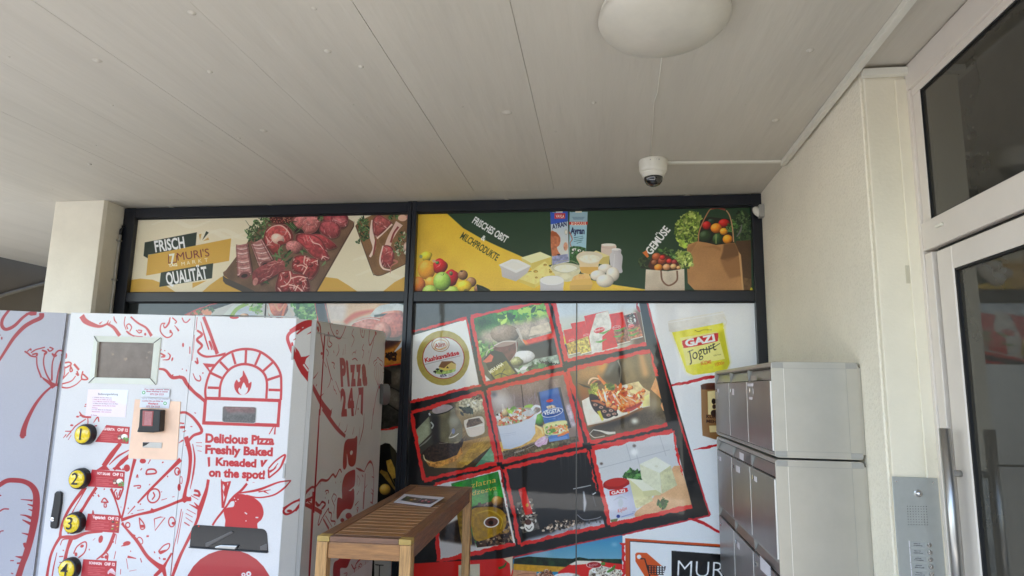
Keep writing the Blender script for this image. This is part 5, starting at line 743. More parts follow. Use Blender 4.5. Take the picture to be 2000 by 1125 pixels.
    c.leaves([(530, 350), (600, 310), (680, 320), (690, 380), (570, 370)], 60, 22, [(70, 106, 62), (96, 134, 84), (50, 80, 50)]); c.leaves([(800, 560), (850, 530), (890, 560), (860, 600), (810, 590)], 46, 18, [(50, 84, 44), (76, 112, 60)]); c.stroke([(845, 515), (850, 560)], 5, (60, 90, 50))
    c.poly([(575, 370), (690, 385), (830, 455), (825, 500), (760, 505), (760, 545), (650, 600), (620, 590)], (206, 202, 160)); c.poly([(575, 370), (690, 385), (830, 455), (700, 480), (640, 420)], (226, 224, 200)); c.poly([(630, 540), (760, 500), (765, 545), (650, 602)], (196, 190, 150), nz=.08); c.poly([(690, 470), (830, 455), (828, 500), (700, 510)], (196, 192, 152))
    c.poly([(665, 262), (790, 205), (905, 272), (820, 330)], (224, 226, 208), nz=.03); c.poly([(665, 262), (820, 330), (838, 490), (700, 400), (680, 370)], (214, 214, 186), nz=.04); c.poly([(820, 330), (905, 272), (955, 425), (840, 490)], (196, 194, 160), nz=.08, ns=10); c.ell(795, 278, 14, 8, (206, 206, 186))
    c.poly([(386, 430), (590, 400), (640, 620), (620, 660), (450, 690), (430, 660)], (206, 208, 218), col2=(176, 178, 196), d=(1, 0)); c.ell(486, 410, 102, 42, (150, 34, 32), rot=-.12); c.ell(484, 402, 88, 32, (170, 52, 44), rot=-.12); c.poly([(386, 425), (440, 445), (520, 440), (586, 400), (588, 415), (520, 455), (430, 458), (386, 440)], (150, 34, 34))
    c.poly([(435, 480), (445, 465), (560, 444), (572, 456), (568, 476), (450, 503), (436, 494)], (186, 46, 46), smooth=True); c.text('GAZI', (450, 497), (556, 477), 24, (244, 240, 236), bold=.04); c.stroke([(465, 540), (520, 515), (570, 530)], [4, 20, 4], (170, 176, 184), a=.8); c.ell(520, 560, 20, 34, (176, 182, 188), soft=1, a=.8); c.text('Köylüm', (500, 636), (568, 612), 26, (176, 66, 56), slant=.3); c.ell(502, 663, 14, 13, (50, 70, 130)); c.stroke([(526, 668), (620, 640)], 6, (130, 140, 176)); c.stroke([(610, 630), (632, 628)], 9, (150, 156, 180)); c.poly([(440, 690), (500, 680), (490, 705), (450, 712)], (110, 120, 80))
    c.clip = None; border(c, [(1156, 876), (1314, 841), (1351, 988), (1190, 1025)], 5, only=(0, 2, 3)); c.fr = X; c.stroke([(1314, 841), (1322, 880), (1332, 930)], [4, 1], PR, rough=4)
    # outer red edges of the black field
    c.stroke([(1262, 586), (1320, 800), (1386, 1006)], 2.8, (178, 46, 56), rough=1.2); c.stroke([(1386, 1006), (1215, 1044), (980, 1093), (800, 1132)], 3, (170, 52, 66), rough=2)
    # 10 field below
    c.poly([(800, 1132), (980, 1096), (1215, 1046), (1215, 1180), (800, 1180)], (64, 132, 168)); c.fr = V3
    c.poly([(-1400, 620), (-10, 540), (170, 510), (170, 900), (-1400, 900)], (190, 50, 44)); c.poly([(-650, 640), (-330, 620), (-330, 900), (-650, 900)], (200, 190, 170)); c.poly([(-250, 600), (-10, 560), (130, 600), (130, 760), (60, 900), (-250, 900)], (188, 48, 44)); c.poly([(20, 540), (170, 510), (160, 700), (135, 810), (120, 620)], (200, 186, 164)); c.stroke([(-50, 690), (30, 660), (70, 600)], [40, 34, 20], (70, 106, 56))
    c.poly([(190, 530), (480, 470), (1800, 190), (1800, 560), (190, 560)], (70, 132, 166), col2=(130, 168, 184), d=(0, 1)); c.ell(580, 480, 160, 36, (170, 190, 200), soft=8, a=.7); c.ell(1690, 330, 46, 18, (180, 206, 216), soft=4, a=.7)
    c.poly([(185, 545), (400, 510), (700, 530), (1060, 545), (1160, 520), (1300, 545), (1800, 548), (1800, 640), (960, 680), (180, 640)], (36, 58, 38), nz=.3, ns=9); c.poly([(175, 620), (960, 668), (900, 740), (500, 740), (175, 710)], (190, 148, 58), nz=.06); c.poly([(175, 710), (520, 740), (520, 830), (150, 830)], (190, 146, 120), nz=.05); c.stroke([(166, 530), (166, 690)], 9, (60, 66, 70))
    c.poly([(1130, 575), (1490, 580), (1560, 600), (1810, 625), (1810, 900), (800, 900), (850, 740), (1000, 640)], (196, 54, 50)); c.poly([(1010, 630), (1130, 572), (1490, 582), (1500, 610), (1260, 625), (1050, 640)], (220, 214, 202)); c.poly([(1500, 650), (1810, 720), (1810, 900), (1290, 900), (1310, 720), (1400, 660)], (206, 200, 188), nz=.15, ns=8); c.leaves([(1450, 660), (1790, 720), (1790, 850), (1310, 850), (1330, 720)], 130, 26, [(228, 224, 212), (190, 180, 166), (110, 96, 86)], asp=.35); c.ell(1385, 637, 118, 50, (226, 214, 204)); c.ell(1385, 637, 108, 44, (150, 44, 48)); c.text('Başhan', (1310, 668), (1440, 640), 40, (214, 190, 190), slant=.2); c.stroke([(1580, 745), (1660, 700), (1700, 640)], [24, 44, 20], (86, 124, 66)); c.ell(1520, 620, 34, 26, (96, 130, 70))
    c.leaves([(490, 830), (560, 740), (660, 710), (760, 740), (790, 830)], 90, 26, [(206, 176, 150), (160, 120, 100), (110, 80, 66)]); c.ball(980, 810, 200, 54, (222, 216, 206), nz=.2); c.stroke([(230, 790), (350, 765), (500, 770)], 4, (110, 70, 60))
    c.fr = X; c.poly([(1216, 1046), (1400, 1005), (1480, 990), (1480, 1180), (1216, 1180)], (222, 224, 226)); c.stroke([(1216, 1060), (1219, 1140)], 5, (190, 50, 56), rough=6)
    # 11 market logo panel
    c.fr = H_; c.poly([(555, 832), (1700, 905), (1700, 1300), (560, 1300)], (176, 86, 42)); c.poly([(590, 852), (1700, 925), (1700, 1300), (592, 1300)], (40, 40, 44)); c.poly([(594, 858), (1700, 931), (1700, 1300), (596, 1300)], (222, 226, 232))
    c.poly([(632, 955), (645, 942), (722, 945), (866, 1070), (740, 1180), (634, 1010)], (190, 96, 48), smooth=False); c.ell(662, 975, 17, 17, (222, 226, 232)); c.stroke([(672, 990), (705, 990), (735, 1090), (760, 1180)], 10, (40, 36, 36), smooth=False); c.poly([(722, 1038), (868, 1048), (850, 1116), (740, 1110)], (50, 44, 44))
    for i in range(6):
        for j in range(4): x, y = 738+i*21, 1046+j*17; c.poly([(x, y), (x+14, y+1), (x+13, y+12), (x+1, y+11)], (190, 96, 48) if i < 3 else (222, 226, 232))
    c.poly([(912, 928), (1700, 985), (1700, 1300), (912, 1300)], (20, 21, 26)); c.text('MURI', (955, 1122), (1350, 1140), 122, (232, 232, 232), bold=-.012)
    # white field: yoghurt tub, red strokes, coffee tin
    c.fr = F_; c.stroke([(895, 668), (1000, 650), (1100, 625), (1230, 600), (1560, 545)], [14, 18, 24, 20, 20], (176, 44, 52), rough=8)
    c.poly([(898, 262), (1280, 190), (1336, 500), (1310, 560), (1060, 592), (1010, 570)], (206, 200, 60), smooth=False, nz=.04); c.poly([(898, 262), (960, 250), (1060, 590), (1010, 570)], (226, 220, 110), soft=5, a=.8); c.poly([(1240, 200), (1282, 190), (1338, 500), (1310, 560), (1290, 560)], (180, 176, 50), soft=4, a=.8); c.ell(1150, 250, 150, 46, (222, 214, 90), rot=-.15, soft=4)
    c.poly([(960, 310), (1240, 262), (1300, 470), (1010, 520)], (226, 218, 150), smooth=False, a=.9); c.poly([(868, 190), (885, 178), (1285, 108), (1305, 150), (1300, 190), (1270, 200), (905, 268), (876, 262)], (222, 220, 212), nz=.02, col2=(204, 202, 196), d=(0, 1)); c.stroke([(870, 196), (1080, 160), (1300, 120)], 6, (238, 238, 234)); c.stroke([(1288, 150), (1310, 190), (1290, 240)], 8, (210, 206, 190))
    c.poly([(978, 345), (1000, 325), (1225, 275), (1248, 285), (1246, 320), (1225, 340), (1010, 385), (985, 372)], (176, 32, 44), smooth=True); c.text('GAZI', (1003, 377), (1228, 332), 50, (240, 238, 228), bold=.05); c.text('Jogurt', (1030, 490), (1235, 400), 76, (40, 44, 40), bold=-.005, slant=.25); c.stroke([(1018, 418), (1060, 400)], 5, (40, 44, 40)); c.stroke([(1110, 400), (1190, 392), (1262, 352)], [6, 9, 3], (40, 44, 40)); c.text('10% Fett', (1215, 450), (1272, 438), 10, (110, 106, 60)); c.text('SÜZME', (1120, 516), (1198, 502), 24, (190, 110, 40), bold=.02); c.text('1000g', (1228, 524), (1298, 508), 24, (196, 130, 40), bold=.02); c.stroke([(1070, 252), (1100, 262), (1140, 250), (1200, 250)], 4, (130, 120, 60))
    c.poly([(1118, 665), (1310, 655), (1310, 1075), (1230, 1080), (1130, 1050), (1122, 900)], (146, 114, 78), col2=(110, 84, 56), d=(1, 0)); c.ell(1215, 672, 98, 22, (96, 60, 44)); c.poly([(1116, 668), (1314, 668), (1310, 705), (1122, 700)], (84, 52, 40)); c.poly([(1168, 715), (1310, 700), (1310, 900), (1172, 890)], (216, 196, 150)); c.ell(1215, 790, 16, 22, (50, 34, 28)); c.ell(1218, 830, 14, 18, (66, 44, 36)); c.ell(1218, 880, 26, 26, (60, 40, 30)); c.text('KURUKAHVECI', (1158, 915), (1420, 930), 24, (66, 40, 30), bold=.03); c.text('MEHMET', (1158, 950), (1310, 962), 22, (66, 40, 30), bold=.03); c.poly([(1180, 975), (1300, 970), (1300, 1020), (1185, 1025)], (206, 184, 140))
    c.fr = H_; c.stroke([(1080, 150), (1140, 140), (1200, 128), (1300, 108), (1500, 70)], [3, 12, 20, 22, 20], (176, 44, 52), rough=10); c.stroke([(1040, 680), (1120, 700), (1190, 735), (1280, 785), (1420, 850)], [10, 20, 20, 22, 20], (176, 44, 52), rough=6)
    c.gain = 1.06; c.con = .6; c.sat = 1.1
    return c
def poster_left():
    c = Canvas(WALL, -3.80, -1.452, .12, 2.165, 300, (34, 38, 38)); X = Frame(1, 0, 0); c.fr = X
    c.poly([(378, 618), (480, 584), (625, 584), (648, 720), (400, 760)], (200, 198, 192)); c.fr = L1
    M = c.mask([(-60, 150), (320, 25), (1120, 30), (1180, 400), (-40, 400)]); c.clip = M
    c.leaves([(0, 160), (100, 90), (110, 180), (20, 200)], 60, 26, [(90, 110, 60), (150, 70, 60), (60, 80, 50), (180, 100, 80)]); c.stroke([(120, 110), (190, 160)], 60, (226, 150, 120)); c.leaves([(110, 80), (210, 100), (210, 130), (130, 110)], 20, 18, HERB)
    c.poly([(280, 180), (400, 90), (560, 80), (700, 200)], (196, 204, 214)); c.stroke([(290, 200), (400, 90), (500, 50), (680, 200)], [40, 44, 44, 40], (210, 216, 206)); c.stroke([(360, 200), (420, 110), (520, 60), (560, 60)], [40, 34, 30, 20], (150, 180, 90)); c.leaves([(500, 40), (640, 50), (640, 150), (560, 110)], 60, 28, [(150, 190, 90), (110, 150, 80), (190, 200, 170)]); c.ball(490, 170, 40, 24, (206, 160, 130))
    c.ball(780, 110, 90, 90, (196, 110, 84), lump=.08, nz=.12); c.stroke([(700, 60), (720, 150), (780, 200)], [10, 26, 14], (206, 200, 190)); c.stroke([(760, 60), (800, 120), (850, 60)], [14, 20, 14], (226, 160, 120)); c.stroke([(860, 60), (840, 120), (820, 190)], [30, 26, 20], (214, 120, 84)); c.stroke([(880, 90), (920, 150), (900, 200)], 24, (206, 196, 184))
    c.leaves([(900, 30), (1110, 30), (1140, 200), (1000, 200), (940, 120)], 170, 30, [(110, 160, 90), (80, 130, 70), (150, 190, 120), (60, 104, 60)]); c.clip = None
    c.poly([(1110, 25), (1200, 25), (1250, 240), (1150, 240)], (62, 64, 66)); c.stroke([(-40, 160), (130, 90), (330, 30)], 10, PR, rough=8); c.stroke([(1110, 30), (1140, 200), (1150, 260)], 8, (200, 80, 76), rough=6); c.stroke([(1200, 30), (1240, 230)], 8, (200, 80, 76), rough=6)
    c.fr = X; q = [(635, 584), (810, 584), (810, 800), (680, 770)]; c.poly(q, (212, 190, 172)); c.fr = L1
    c.poly([(1210, 30), (1800, 30), (1760, 120), (1500, 180), (1380, 230), (1260, 230)], (222, 184, 150), nz=.06, ns=30); c.poly([(1210, 60), (1400, 60), (1380, 230), (1240, 230)], (222, 206, 196), soft=5, nz=.05); c.stroke([(1380, 230), (1480, 160), (1640, 120)], [40, 50, 20], (206, 110, 84), soft=2); c.poly([(1800, 30), (2000, 30), (2000, 100), (1760, 90)], (110, 124, 126))
    c.ball(1800, 210, 110, 130, (196, 130, 110), nz=.1); c.stroke([(1620, 180), (1700, 110), (1850, 90), (1960, 130)], [50, 66, 60, 50], (206, 210, 206), nz=.06); c.stroke([(1640, 170), (1760, 160), (1800, 200), (1810, 300)], [20, 26, 30, 26], (76, 84, 84)); c.ball(1620, 290, 190, 110, (190, 118, 106), nz=.15, dk=.2); c.stroke([(1430, 240), (1600, 190), (1760, 240), (1800, 340)], [8, 10, 8], (226, 206, 196))
    c.fr = L2; c.poly([(0, 60), (170, 0), (180, 120), (170, 290), (0, 320)], (180, 128, 62), nz=.12); c.poly([(0, 60), (160, 110), (130, 170), (60, 200), (0, 220)], (70, 40, 30), soft=4); c.ball(90, 50, 90, 80, (190, 116, 104), nz=.12, dk=.2); c.ball(20, 90, 60, 60, (200, 136, 124), nz=.1); c.poly([(90, 232), (130, 180), (160, 130), (200, 110), (200, 150), (110, 220)], (206, 210, 214)); c.leaves([(40, 230), (110, 220), (110, 285), (50, 280)], 60, 8, [(30, 20, 18), (60, 36, 28)], asp=.8)
    c.poly([(0, 318), (200, 290), (200, 700), (0, 726)], (60, 60, 56), nz=.2, ns=7); c.poly([(85, 350), (180, 320), (180, 460), (80, 440)], (110, 104, 94), soft=5, nz=.15); c.poly([(60, 460), (190, 500), (170, 620), (60, 560)], (116, 112, 104), soft=5, nz=.12); c.stroke([(50, 440), (120, 470), (190, 520)], 6, (26, 26, 26)); c.stroke([(60, 560), (120, 600), (170, 630)], 8, (30, 30, 30)); c.poly([(40, 330), (80, 350), (80, 430), (40, 440)], (26, 26, 26))
    c.stroke([(0, 316), (60, 312), (190, 290)], 8, PR, rough=6); c.poly([(0, 724), (180, 700), (170, 1000), (130, 1125), (0, 1125)], (206, 204, 192)); c.stroke([(0, 724), (80, 718), (170, 698)], 12, PR, rough=8)
    c.poly([(0, 830), (40, 810), (70, 815), (120, 880), (140, 960), (140, 1200), (0, 1200)], (30, 30, 28)); c.poly([(68, 815), (110, 860), (135, 980), (115, 1060), (90, 960)], (64, 60, 46)); c.stroke([(62, 920), (80, 980), (95, 1040)], [34, 50, 30], (190, 156, 84), nz=.1); c.stroke([(10, 990), (60, 1030), (110, 1110)], [20, 44, 20], (140, 116, 62), nz=.1); c.ball(40, 1110, 36, 36, (206, 166, 90)); c.stroke([(60, 1000), (100, 1080), (130, 1120)], 8, (20, 20, 20))
    c.fr = L3; c.poly([(960, 860), (1200, 860), (1200, 1200), (960, 1200)], (196, 196, 194)); c.poly([(970, 876), (1140, 884), (1140, 916), (970, 906)], (20, 20, 22)); c.stroke([(975, 970), (1085, 978)], 10, (26, 26, 28)); c.stroke([(1034, 975), (1028, 1130)], 11, (26, 26, 28)); c.poly([(1192, 880), (1250, 880), (1244, 1200), (1184, 1200)], (170, 76, 36)); c.poly([(1250, 880), (1300, 880), (1300, 1200), (1240, 1200)], (16, 16, 18))
    c.con = .5; c.sat = 1.1
    return c
def flyer_art():
    pass

# ================================================================== MATERIALS
M_ceil = mat('painted_concrete', (199, 192, 178), rough=.72, var=.05, vscale=1.3, bump=.6, bscale=9, stretch=(2.4, .26, 1), bd=.006, speck=.018)
M_plaster = mat('rough_plaster', (236, 228, 208), rough=.9, var=.04, vscale=1.8, bump=.75, bscale=70, bd=.008, speck=.06)
M_cream = mat('cream_paint', (230, 223, 205), rough=.7, var=.04, vscale=4, bump=.35, bscale=40)
M_jamb = mat('jamb_paint', (228, 220, 198), rough=.7, var=.03, vscale=5, bump=.22, bscale=70, dirt=((196, 186, 164), .68, 7))
M_alu = mat('dark_aluminium', (22, 26, 36), rough=.32, var=.08, vscale=8, metal=.0, spec=.5)
M_mach = mat('machine_white', (204, 204, 206), rough=.35, var=.02)
M_machg = mat('machine_grey', (176, 176, 174), rough=.4, var=.03)
M_black = mat('black_plastic', (22, 22, 24), rough=.35, var=.1)
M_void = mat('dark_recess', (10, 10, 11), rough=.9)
M_steel = mat('brushed_steel', (178, 176, 172), rough=.3, metal=.9, var=.05, vscale=30, stretch=(1, 1, .05))
M_plate = mat('intercom_plate', (176, 178, 173), rough=.42, metal=.5, var=.03, vscale=30)
M_mail = mat('mailbox_aluminium', (184, 180, 170), rough=.36, metal=.65, var=.03, vscale=9)
M_maild = mat('mailbox_door', (150, 146, 141), rough=.33, metal=.75, var=.04, vscale=10)
M_trim = mat('mailbox_corner', (160, 158, 152), rough=.45, metal=.3, var=.03)
M_pvc = mat('door_frame_paint', (214, 205, 194), rough=.5, var=.03, vscale=3, bump=.1, bscale=200)
M_white = mat('white_plastic', (222, 218, 204), rough=.45, var=.03)
M_glob = mat('lamp_opal', (200, 194, 180), rough=.3, var=.06, vscale=5)
M_gasket = mat('rubber_gasket', (16, 17, 19), rough=.6)
M_wood = mat('acacia_wood', (152, 108, 66), rough=.5, var=.3, vscale=7, bump=.25, bscale=60, stretch=(1, 9, 9), coat=.15)
M_woodx = mat('acacia_wood_cross', (152, 106, 60), rough=.5, var=.3, vscale=7, bump=.25, bscale=60, stretch=(1, 12, 12), coat=.15)
M_woody = mat('acacia_wood_long', (122, 78, 44), rough=.5, var=.35, vscale=7, bump=.25, bscale=60, stretch=(14, 1.2, 14), coat=.15)
M_woodz = mat('acacia_wood_leg', (176, 134, 82), rough=.5, var=.3, vscale=7, bump=.2, bscale=60, stretch=(14, 14, 1.3), coat=.1)
M_yel = mat('yellow_plastic', (240, 208, 20), rough=.15, var=.02, coat=.8)
M_ground = mat('concrete_paving', (160, 156, 150), rough=.85, var=.12, vscale=1.5, bump=.4, bscale=30)
M_far = mat('grey_render', (104, 92, 74), rough=.85, var=.08, vscale=1)
M_facade = mat('pale_facade', (206, 200, 188), rough=.85, var=.05, vscale=.6)
M_chrome = mat('chrome', (200, 200, 200), rough=.12, metal=1., var=.01)
M_smoke = mat('smoked_dome', (14, 14, 16), rough=.04, var=.02, spec=.8, coat=1.)
M_glass = mat('dark_glazing', (62, 60, 54), rough=.03, var=.15, vscale=.8, spec=.55, coat=.0)
M_print = mat('label_red', (190, 44, 50), rough=.35)
M_paper = mat('paper', (226, 222, 226), rough=.6)
M_orange = mat('terminal_plate', (244, 206, 178), rough=.35, var=.05, vscale=9)
M_screen = mat('worn_screen', (112, 98, 90), rough=.25, var=.18, vscale=14, dirt=((150, 128, 110), .62, 12))
M_frame2 = mat('screen_frame', (222, 226, 214), rough=.4, var=.02)
M_pipe = mat('grey_conduit', (176, 174, 168), rough=.35, var=.04)
M_fl = mat('hedge', (52, 66, 40), rough=.9, var=.4, vscale=5)

# ================================================================== SETTING
H = 2.907
YE = -.35                                                      # street edge of the slab
g = mk('ground', [(-120, -160, 0), (120, -160, 0), (120, 120, 0), (-120, 120, 0)], [(0, 1, 2, 3)], M_ground); tag(g, kind='structure')
rd_ = mk('street', [(-120, -9, .004), (120, -9, .004), (120, -.5, .004), (-120, -.5, .004)], [(0, 1, 2, 3)], mat('asphalt', (58, 58, 60), rough=.9, var=.15, vscale=2, bump=.5, bscale=60)); tag(rd_, kind='structure')
af = mk('bounce_floor', [(-6.95, YE, .005), (1.4, YE, .005), (1.4, 12, .005), (-6.95, 12, .005)], [(0, 1, 2, 3)], mat('bounce_floor_pale', (206, 203, 196), rough=.6, var=.05, vscale=3)); tag(af, kind='structure')  # unseen pale floor sheet, added to bounce more light towards the back
# ceiling: cast slab with formwork boards, joints open by 4 mm
slab = box('ceiling', (-6.95, YE, H+.006), (6.0, 12.0, H+.30), M_ceil, bevel=0); tag(slab, kind='structure')
JX = [(-6.95, 0), (-3.16, .0010), (-2.665, .0006), (-2.112, .0018), (-1.52, .0005), (-.91, .0028), (-.327, .0026), (6.0, 0)]
for (xa_, ga), (xb_, gb) in zip(JX[:-1], JX[1:]):
    box('ceiling_board', (xa_+ga/2, YE, H), (xb_-gb/2, 4.352, H+.006), M_ceil, slab, bevel=.0006)
box('ceiling_board', (-6.95, 4.3545, H-.0002), (6., 12., H+.006), M_ceil, slab, bevel=.001)
for k in range(26):                                            # paint nibs and lumps left in the paint
    x, y = random.uniform(-4.3, 1.), random.uniform(1.9, 4.4); r = random.choice((.003, .004, .005, .006, .008))
    lathe('paint_nib', (x, y, H-.0005), (0, 0, -1), [(r*1.5, 0), (r, .002), (0, .0035)], M_ceil, slab, n=8)
for px_, py_, r in ((515, 255, .016), (990, 220, .02), (1582, 98, .012), (1515, 235, .014), (1160, 200, .009), (375, 25, .012), (410, 140, .01), (175, 320, .011), (190, 118, .015), (640, 100, .012), (705, 130, .01)):
    q_ = on('z', H, px_, py_); lathe('paint_lump', (q_[0], q_[1], H-.0005), (0, 0, -1), [(r*1.4, 0), (r, .004), (r*.3, .008)], M_ceil, slab, n=9)
tube('sealant_bead', [(1.318, 2.79, H-.004), (1.317, 2.5, H-.005), (1.3185, 2.3, H-.004), (1.317, 1.0, H-.004)], .009, mat('old_sealant', (150, 128, 98), rough=.8, var=.25, vscale=12), slab, n=6)
ww = box('plaster_wall', (1.13, 2.80, 0), (1.33, 4.95, H+.002), M_plaster, bevel=.004)
tag(ww, 'rough cream plaster wall behind the grey letterboxes', 'wall')
jb = box('door_jamb', (1.137, 2.772, 0), (1.3115, 2.797, H-.03), M_jamb, bevel=.003); tag(jb, 'smooth cream painted jamb with the intercom plate, beside the door', 'jamb')
box('ridge', (1.258, 2.764, 0), (1.311, 2.772, H-.06), M_jamb, jb, bevel=.003); box('tape_remnant', (1.243, 2.7685, 1.955), (1.257, 2.7715, 2.03), mat('masking_tape', (196, 188, 164), rough=.7), jb, bevel=.0005)
cl = prism('column', [(-4.305, 4.345), (-3.876, 4.345), (-3.866, 4.375), (-3.866, 4.70), (-4.305, 4.70)], 0, H-.0, M_cream, bevel=.003); tag(cl, 'square cream column left of the shop windows', 'column')
# neighbouring building seen past the slab edge
fw = box('neighbour_wall', (-7.6, 5.0, 0), (-7.3, 18.0, 5.2), M_far, bevel=0); tag(fw, 'dark grey wall beyond the passage, behind the column', 'wall')
tube('wall_strip', [tuple(on('x', -7.27, *q_)) for q_ in ((-60, 600), (10, 575), (92, 552), (160, 530))], .022, mat('wall_strip_paint', (120, 110, 92), rough=.7), fw, n=8)  # pale line slanting across the wall, modelled as a thin tube
# places behind the camera, seen only as reflections and as the source of bounced light
op2 = box('opposite_house', (3.4, -32, 0), (26, -25, 11), M_far, bevel=0); tag(op2, 'grey house across the street', 'house')
for i in range(6):
    for z in (1.0, 4.2, 7.4):
        xa = 3.4+22*(i+.25)/6; box('window', (xa, -25.02, z), (xa+1.3, -24.97, z+1.6), M_glass, op2, bevel=0)
op3 = box('opposite_house', (-34, -48, 0), (-12, -40, 5), M_facade, bevel=0); tag(op3, 'low pale house at the far side of the square', 'house')
for x, h_, r_ in ((-7.2, 6.5, .12), (-2.2, 7.5, .09), (.9, 7.0, .1)):
    pl_ = lathe('street_lamp', (x, -19, 0), (0, 0, 1), [(r_, 0), (r_*.6, h_), (r_*2.6, h_+.05), (r_*2.6, h_+.2)], M_far, n=12); tag(pl_, {-7.2: 'left slim grey lamp post on the square', -2.2: 'middle slim grey lamp post on the square', .9: 'right slim grey lamp post on the square'}[x], 'lamp post')

# ================================================================== SHOP WINDOW
sw = empty('shop_window', (-1.35, 4.6, 0), 'dark anthracite framed shop window under the ceiling, covered in printed film', 'shop window')
FY0, FY1 = 4.555, 4.66
zt0, zt1 = 2.818, 2.898; zb0, zb1 = 2.127, 2.203
box('top_rail', (-3.855, FY0, zt0), (1.128, FY1, zt1), M_alu, sw, bevel=.003)
box('side_post', (-3.865, FY0-.004, 0), (-3.765, FY1, zt1+.002), M_alu, sw, bevel=.003); box('side_post', (1.062, FY0-.004, 0), (1.129, FY1, zt1+.002), M_alu, sw, bevel=.003)
box('mullion', (-1.463, FY0-.006, 0), (-1.432, FY1, zt1+.003), M_alu, sw, bevel=.003); box('mullion', (-1.428, FY0-.006, 0), (-1.391, FY1, zt1+.003), M_alu, sw, bevel=.003)
box('transom', (-3.765, FY0+.002, zb0), (-1.463, FY1, zb1), M_alu, sw, bevel=.003); box('transom', (-1.391, FY0+.002, zb0), (1.062, FY1, zb1), M_alu, sw, bevel=.003)
box('bottom_rail', (-3.765, FY0+.002, 0), (-1.463, FY1, .12), M_alu, sw, bevel=.003); box('bottom_rail', (-1.391, FY0+.002, 0), (1.062, FY1, .12), M_alu, sw, bevel=.003)
for x0, x1 in ((-3.765, -1.463), (-1.391, 1.062)):            # glazing beads
    box('bead', (x0, 4.583, zt0-.008), (x1, 4.606, zt0), M_gasket, sw, bevel=0); box('bead', (x0, 4.583, zb1), (x1, 4.606, zb1+.007), M_gasket, sw, bevel=0); box('bead', (x0, 4.583, zb0-.008), (x1, 4.606, zb0), M_gasket, sw, bevel=0)
for x in (-3.45, -2.6, -.7, .62): lathe('screw_cap', (x, 4.56, zt1+.001), (0, 0, 1), [(.02, 0), (.016, .006)], M_white, sw, n=10)
cA, cB, cR, cL = banner_meat(), banner_green(), poster_right(), poster_left()
def sheet_thing(name, cv, u0, u1, v0, v1, m, label, cat): 
    o = print_quad(name, cv, u0, u1, v0, v1, 0., .004, m); return tag(o, label, cat)
sheet_thing('banner', cA, -3.79, -1.455, 2.195, 2.83, print_mat('banner_meat_print', cA, rough=.38), 'cream and ochre banner of raw meat on a board reading FRISCH QUALITÄT', 'banner')
sheet_thing('banner', cB, -1.40, 1.07, 2.195, 2.83, print_mat('banner_produce_print', cB, rough=.38), 'green and yellow banner with dairy products, fruit and vegetable bags', 'banner')
for cv, name, lab, us in ((cR, 'window_film', 'collage film of groceries with red brush borders and a market logo, right window', (-1.40, on('y', 4.6, 1126, 800)[0], 1.07)), (cL, 'window_film', 'food photo film on the left window, mostly hidden by the pizza machine', (-3.79, on('y', 4.6, 519.5, 600)[0], -1.455))):
    m = print_mat(name+('_right_print' if cv is cR else '_left_print'), cv, rough=.4, coat=1., coat_r=.03, wav=.05, spec=.15)
    t = empty(name, ((us[0]+us[2])/2, 4.6, .12), lab, 'window film')
    for a, b in zip(us[:-1], us[1:]): print_quad('film_panel', cv, a+(.003 if a != us[0] else 0), b-(.003 if b != us[-1] else 0), .12, 2.16, 0., .004, m, t)
    box('backing_pane', (us[0], 4.604, .12), (us[-1], 4.612, 2.16), M_gasket, t, bevel=0)
    box('seam_bead', (us[1]-.0042, 4.5935, .12), (us[1]+.0042, 4.5965, 2.13), mat('seam_grey', (84, 82, 76), rough=.3), t, bevel=0)

# ================================================================== PIZZA MACHINE
pm = empty('pizza_vending_machine', (-2.5, 3.4, 0), 'white pizza vending machine with red line drawings and four yellow buttons', 'vending machine')
def zF(x): return 1.828+(-1.518-x)*.0215
xL = xa_ = HINGE[0]
LE = HINGE[:2]-LD*.86
body = prism('body', [(-1.528, 3.02), (-1.462, 3.10), (-1.462, 4.15), (-3.72, 4.15), (LE[0], LE[1]+.02), (xL, 3.02)], .06, [1.826, 1.828, 1.868, 1.90, 1.855, 1.852], M_mach, pm, bevel=.003)
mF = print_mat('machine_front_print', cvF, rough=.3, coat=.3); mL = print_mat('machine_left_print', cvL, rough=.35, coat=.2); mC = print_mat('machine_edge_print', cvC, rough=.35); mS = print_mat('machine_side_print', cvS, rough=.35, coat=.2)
def fr_panel(name, x0, x1, z0, chamfer=False):
    """front panel, 15 mm proud, artwork mapped flat"""
    def u(x): return (x+1.518-cvF.u0)/(cvF.u1-cvF.u0)
    def v(z): return (z-cvF.v0)/(cvF.v1-cvF.v0)
    z1a, z1b = zF(x0), zF(x1); V, uv = [], []
    cols = [(x0, 3.0), (x1, 3.0)] if not chamfer else [(x0, 3.0), (x1-.036, 3.0), (x1, 3.026)]
    for z_ in (0, 1):
        for x, y in cols+[(x1, 3.03), (x0, 3.03)]:
            z = z0 if z_ == 0 else zF(x); V.append((x, y, z)); uv.append((u(x), v(z)))
    n = len(cols)+2; F = [tuple(range(n))[::-1], tuple(range(n, 2*n))]+[(i, (i+1) % n, n+(i+1) % n, n+i) for i in range(n)]
    return mk(name, V, F, mF, pm, uv=uv)
xs0, xs1 = on('y', 3., 133, 700)[0]+.012, on('y', 3., 372, 700)[0]
xa = FRONT.hit([(120, 760)])[0][0]-1.518; xb = FRONT.hit([(368, 760)])[0][0]-1.518
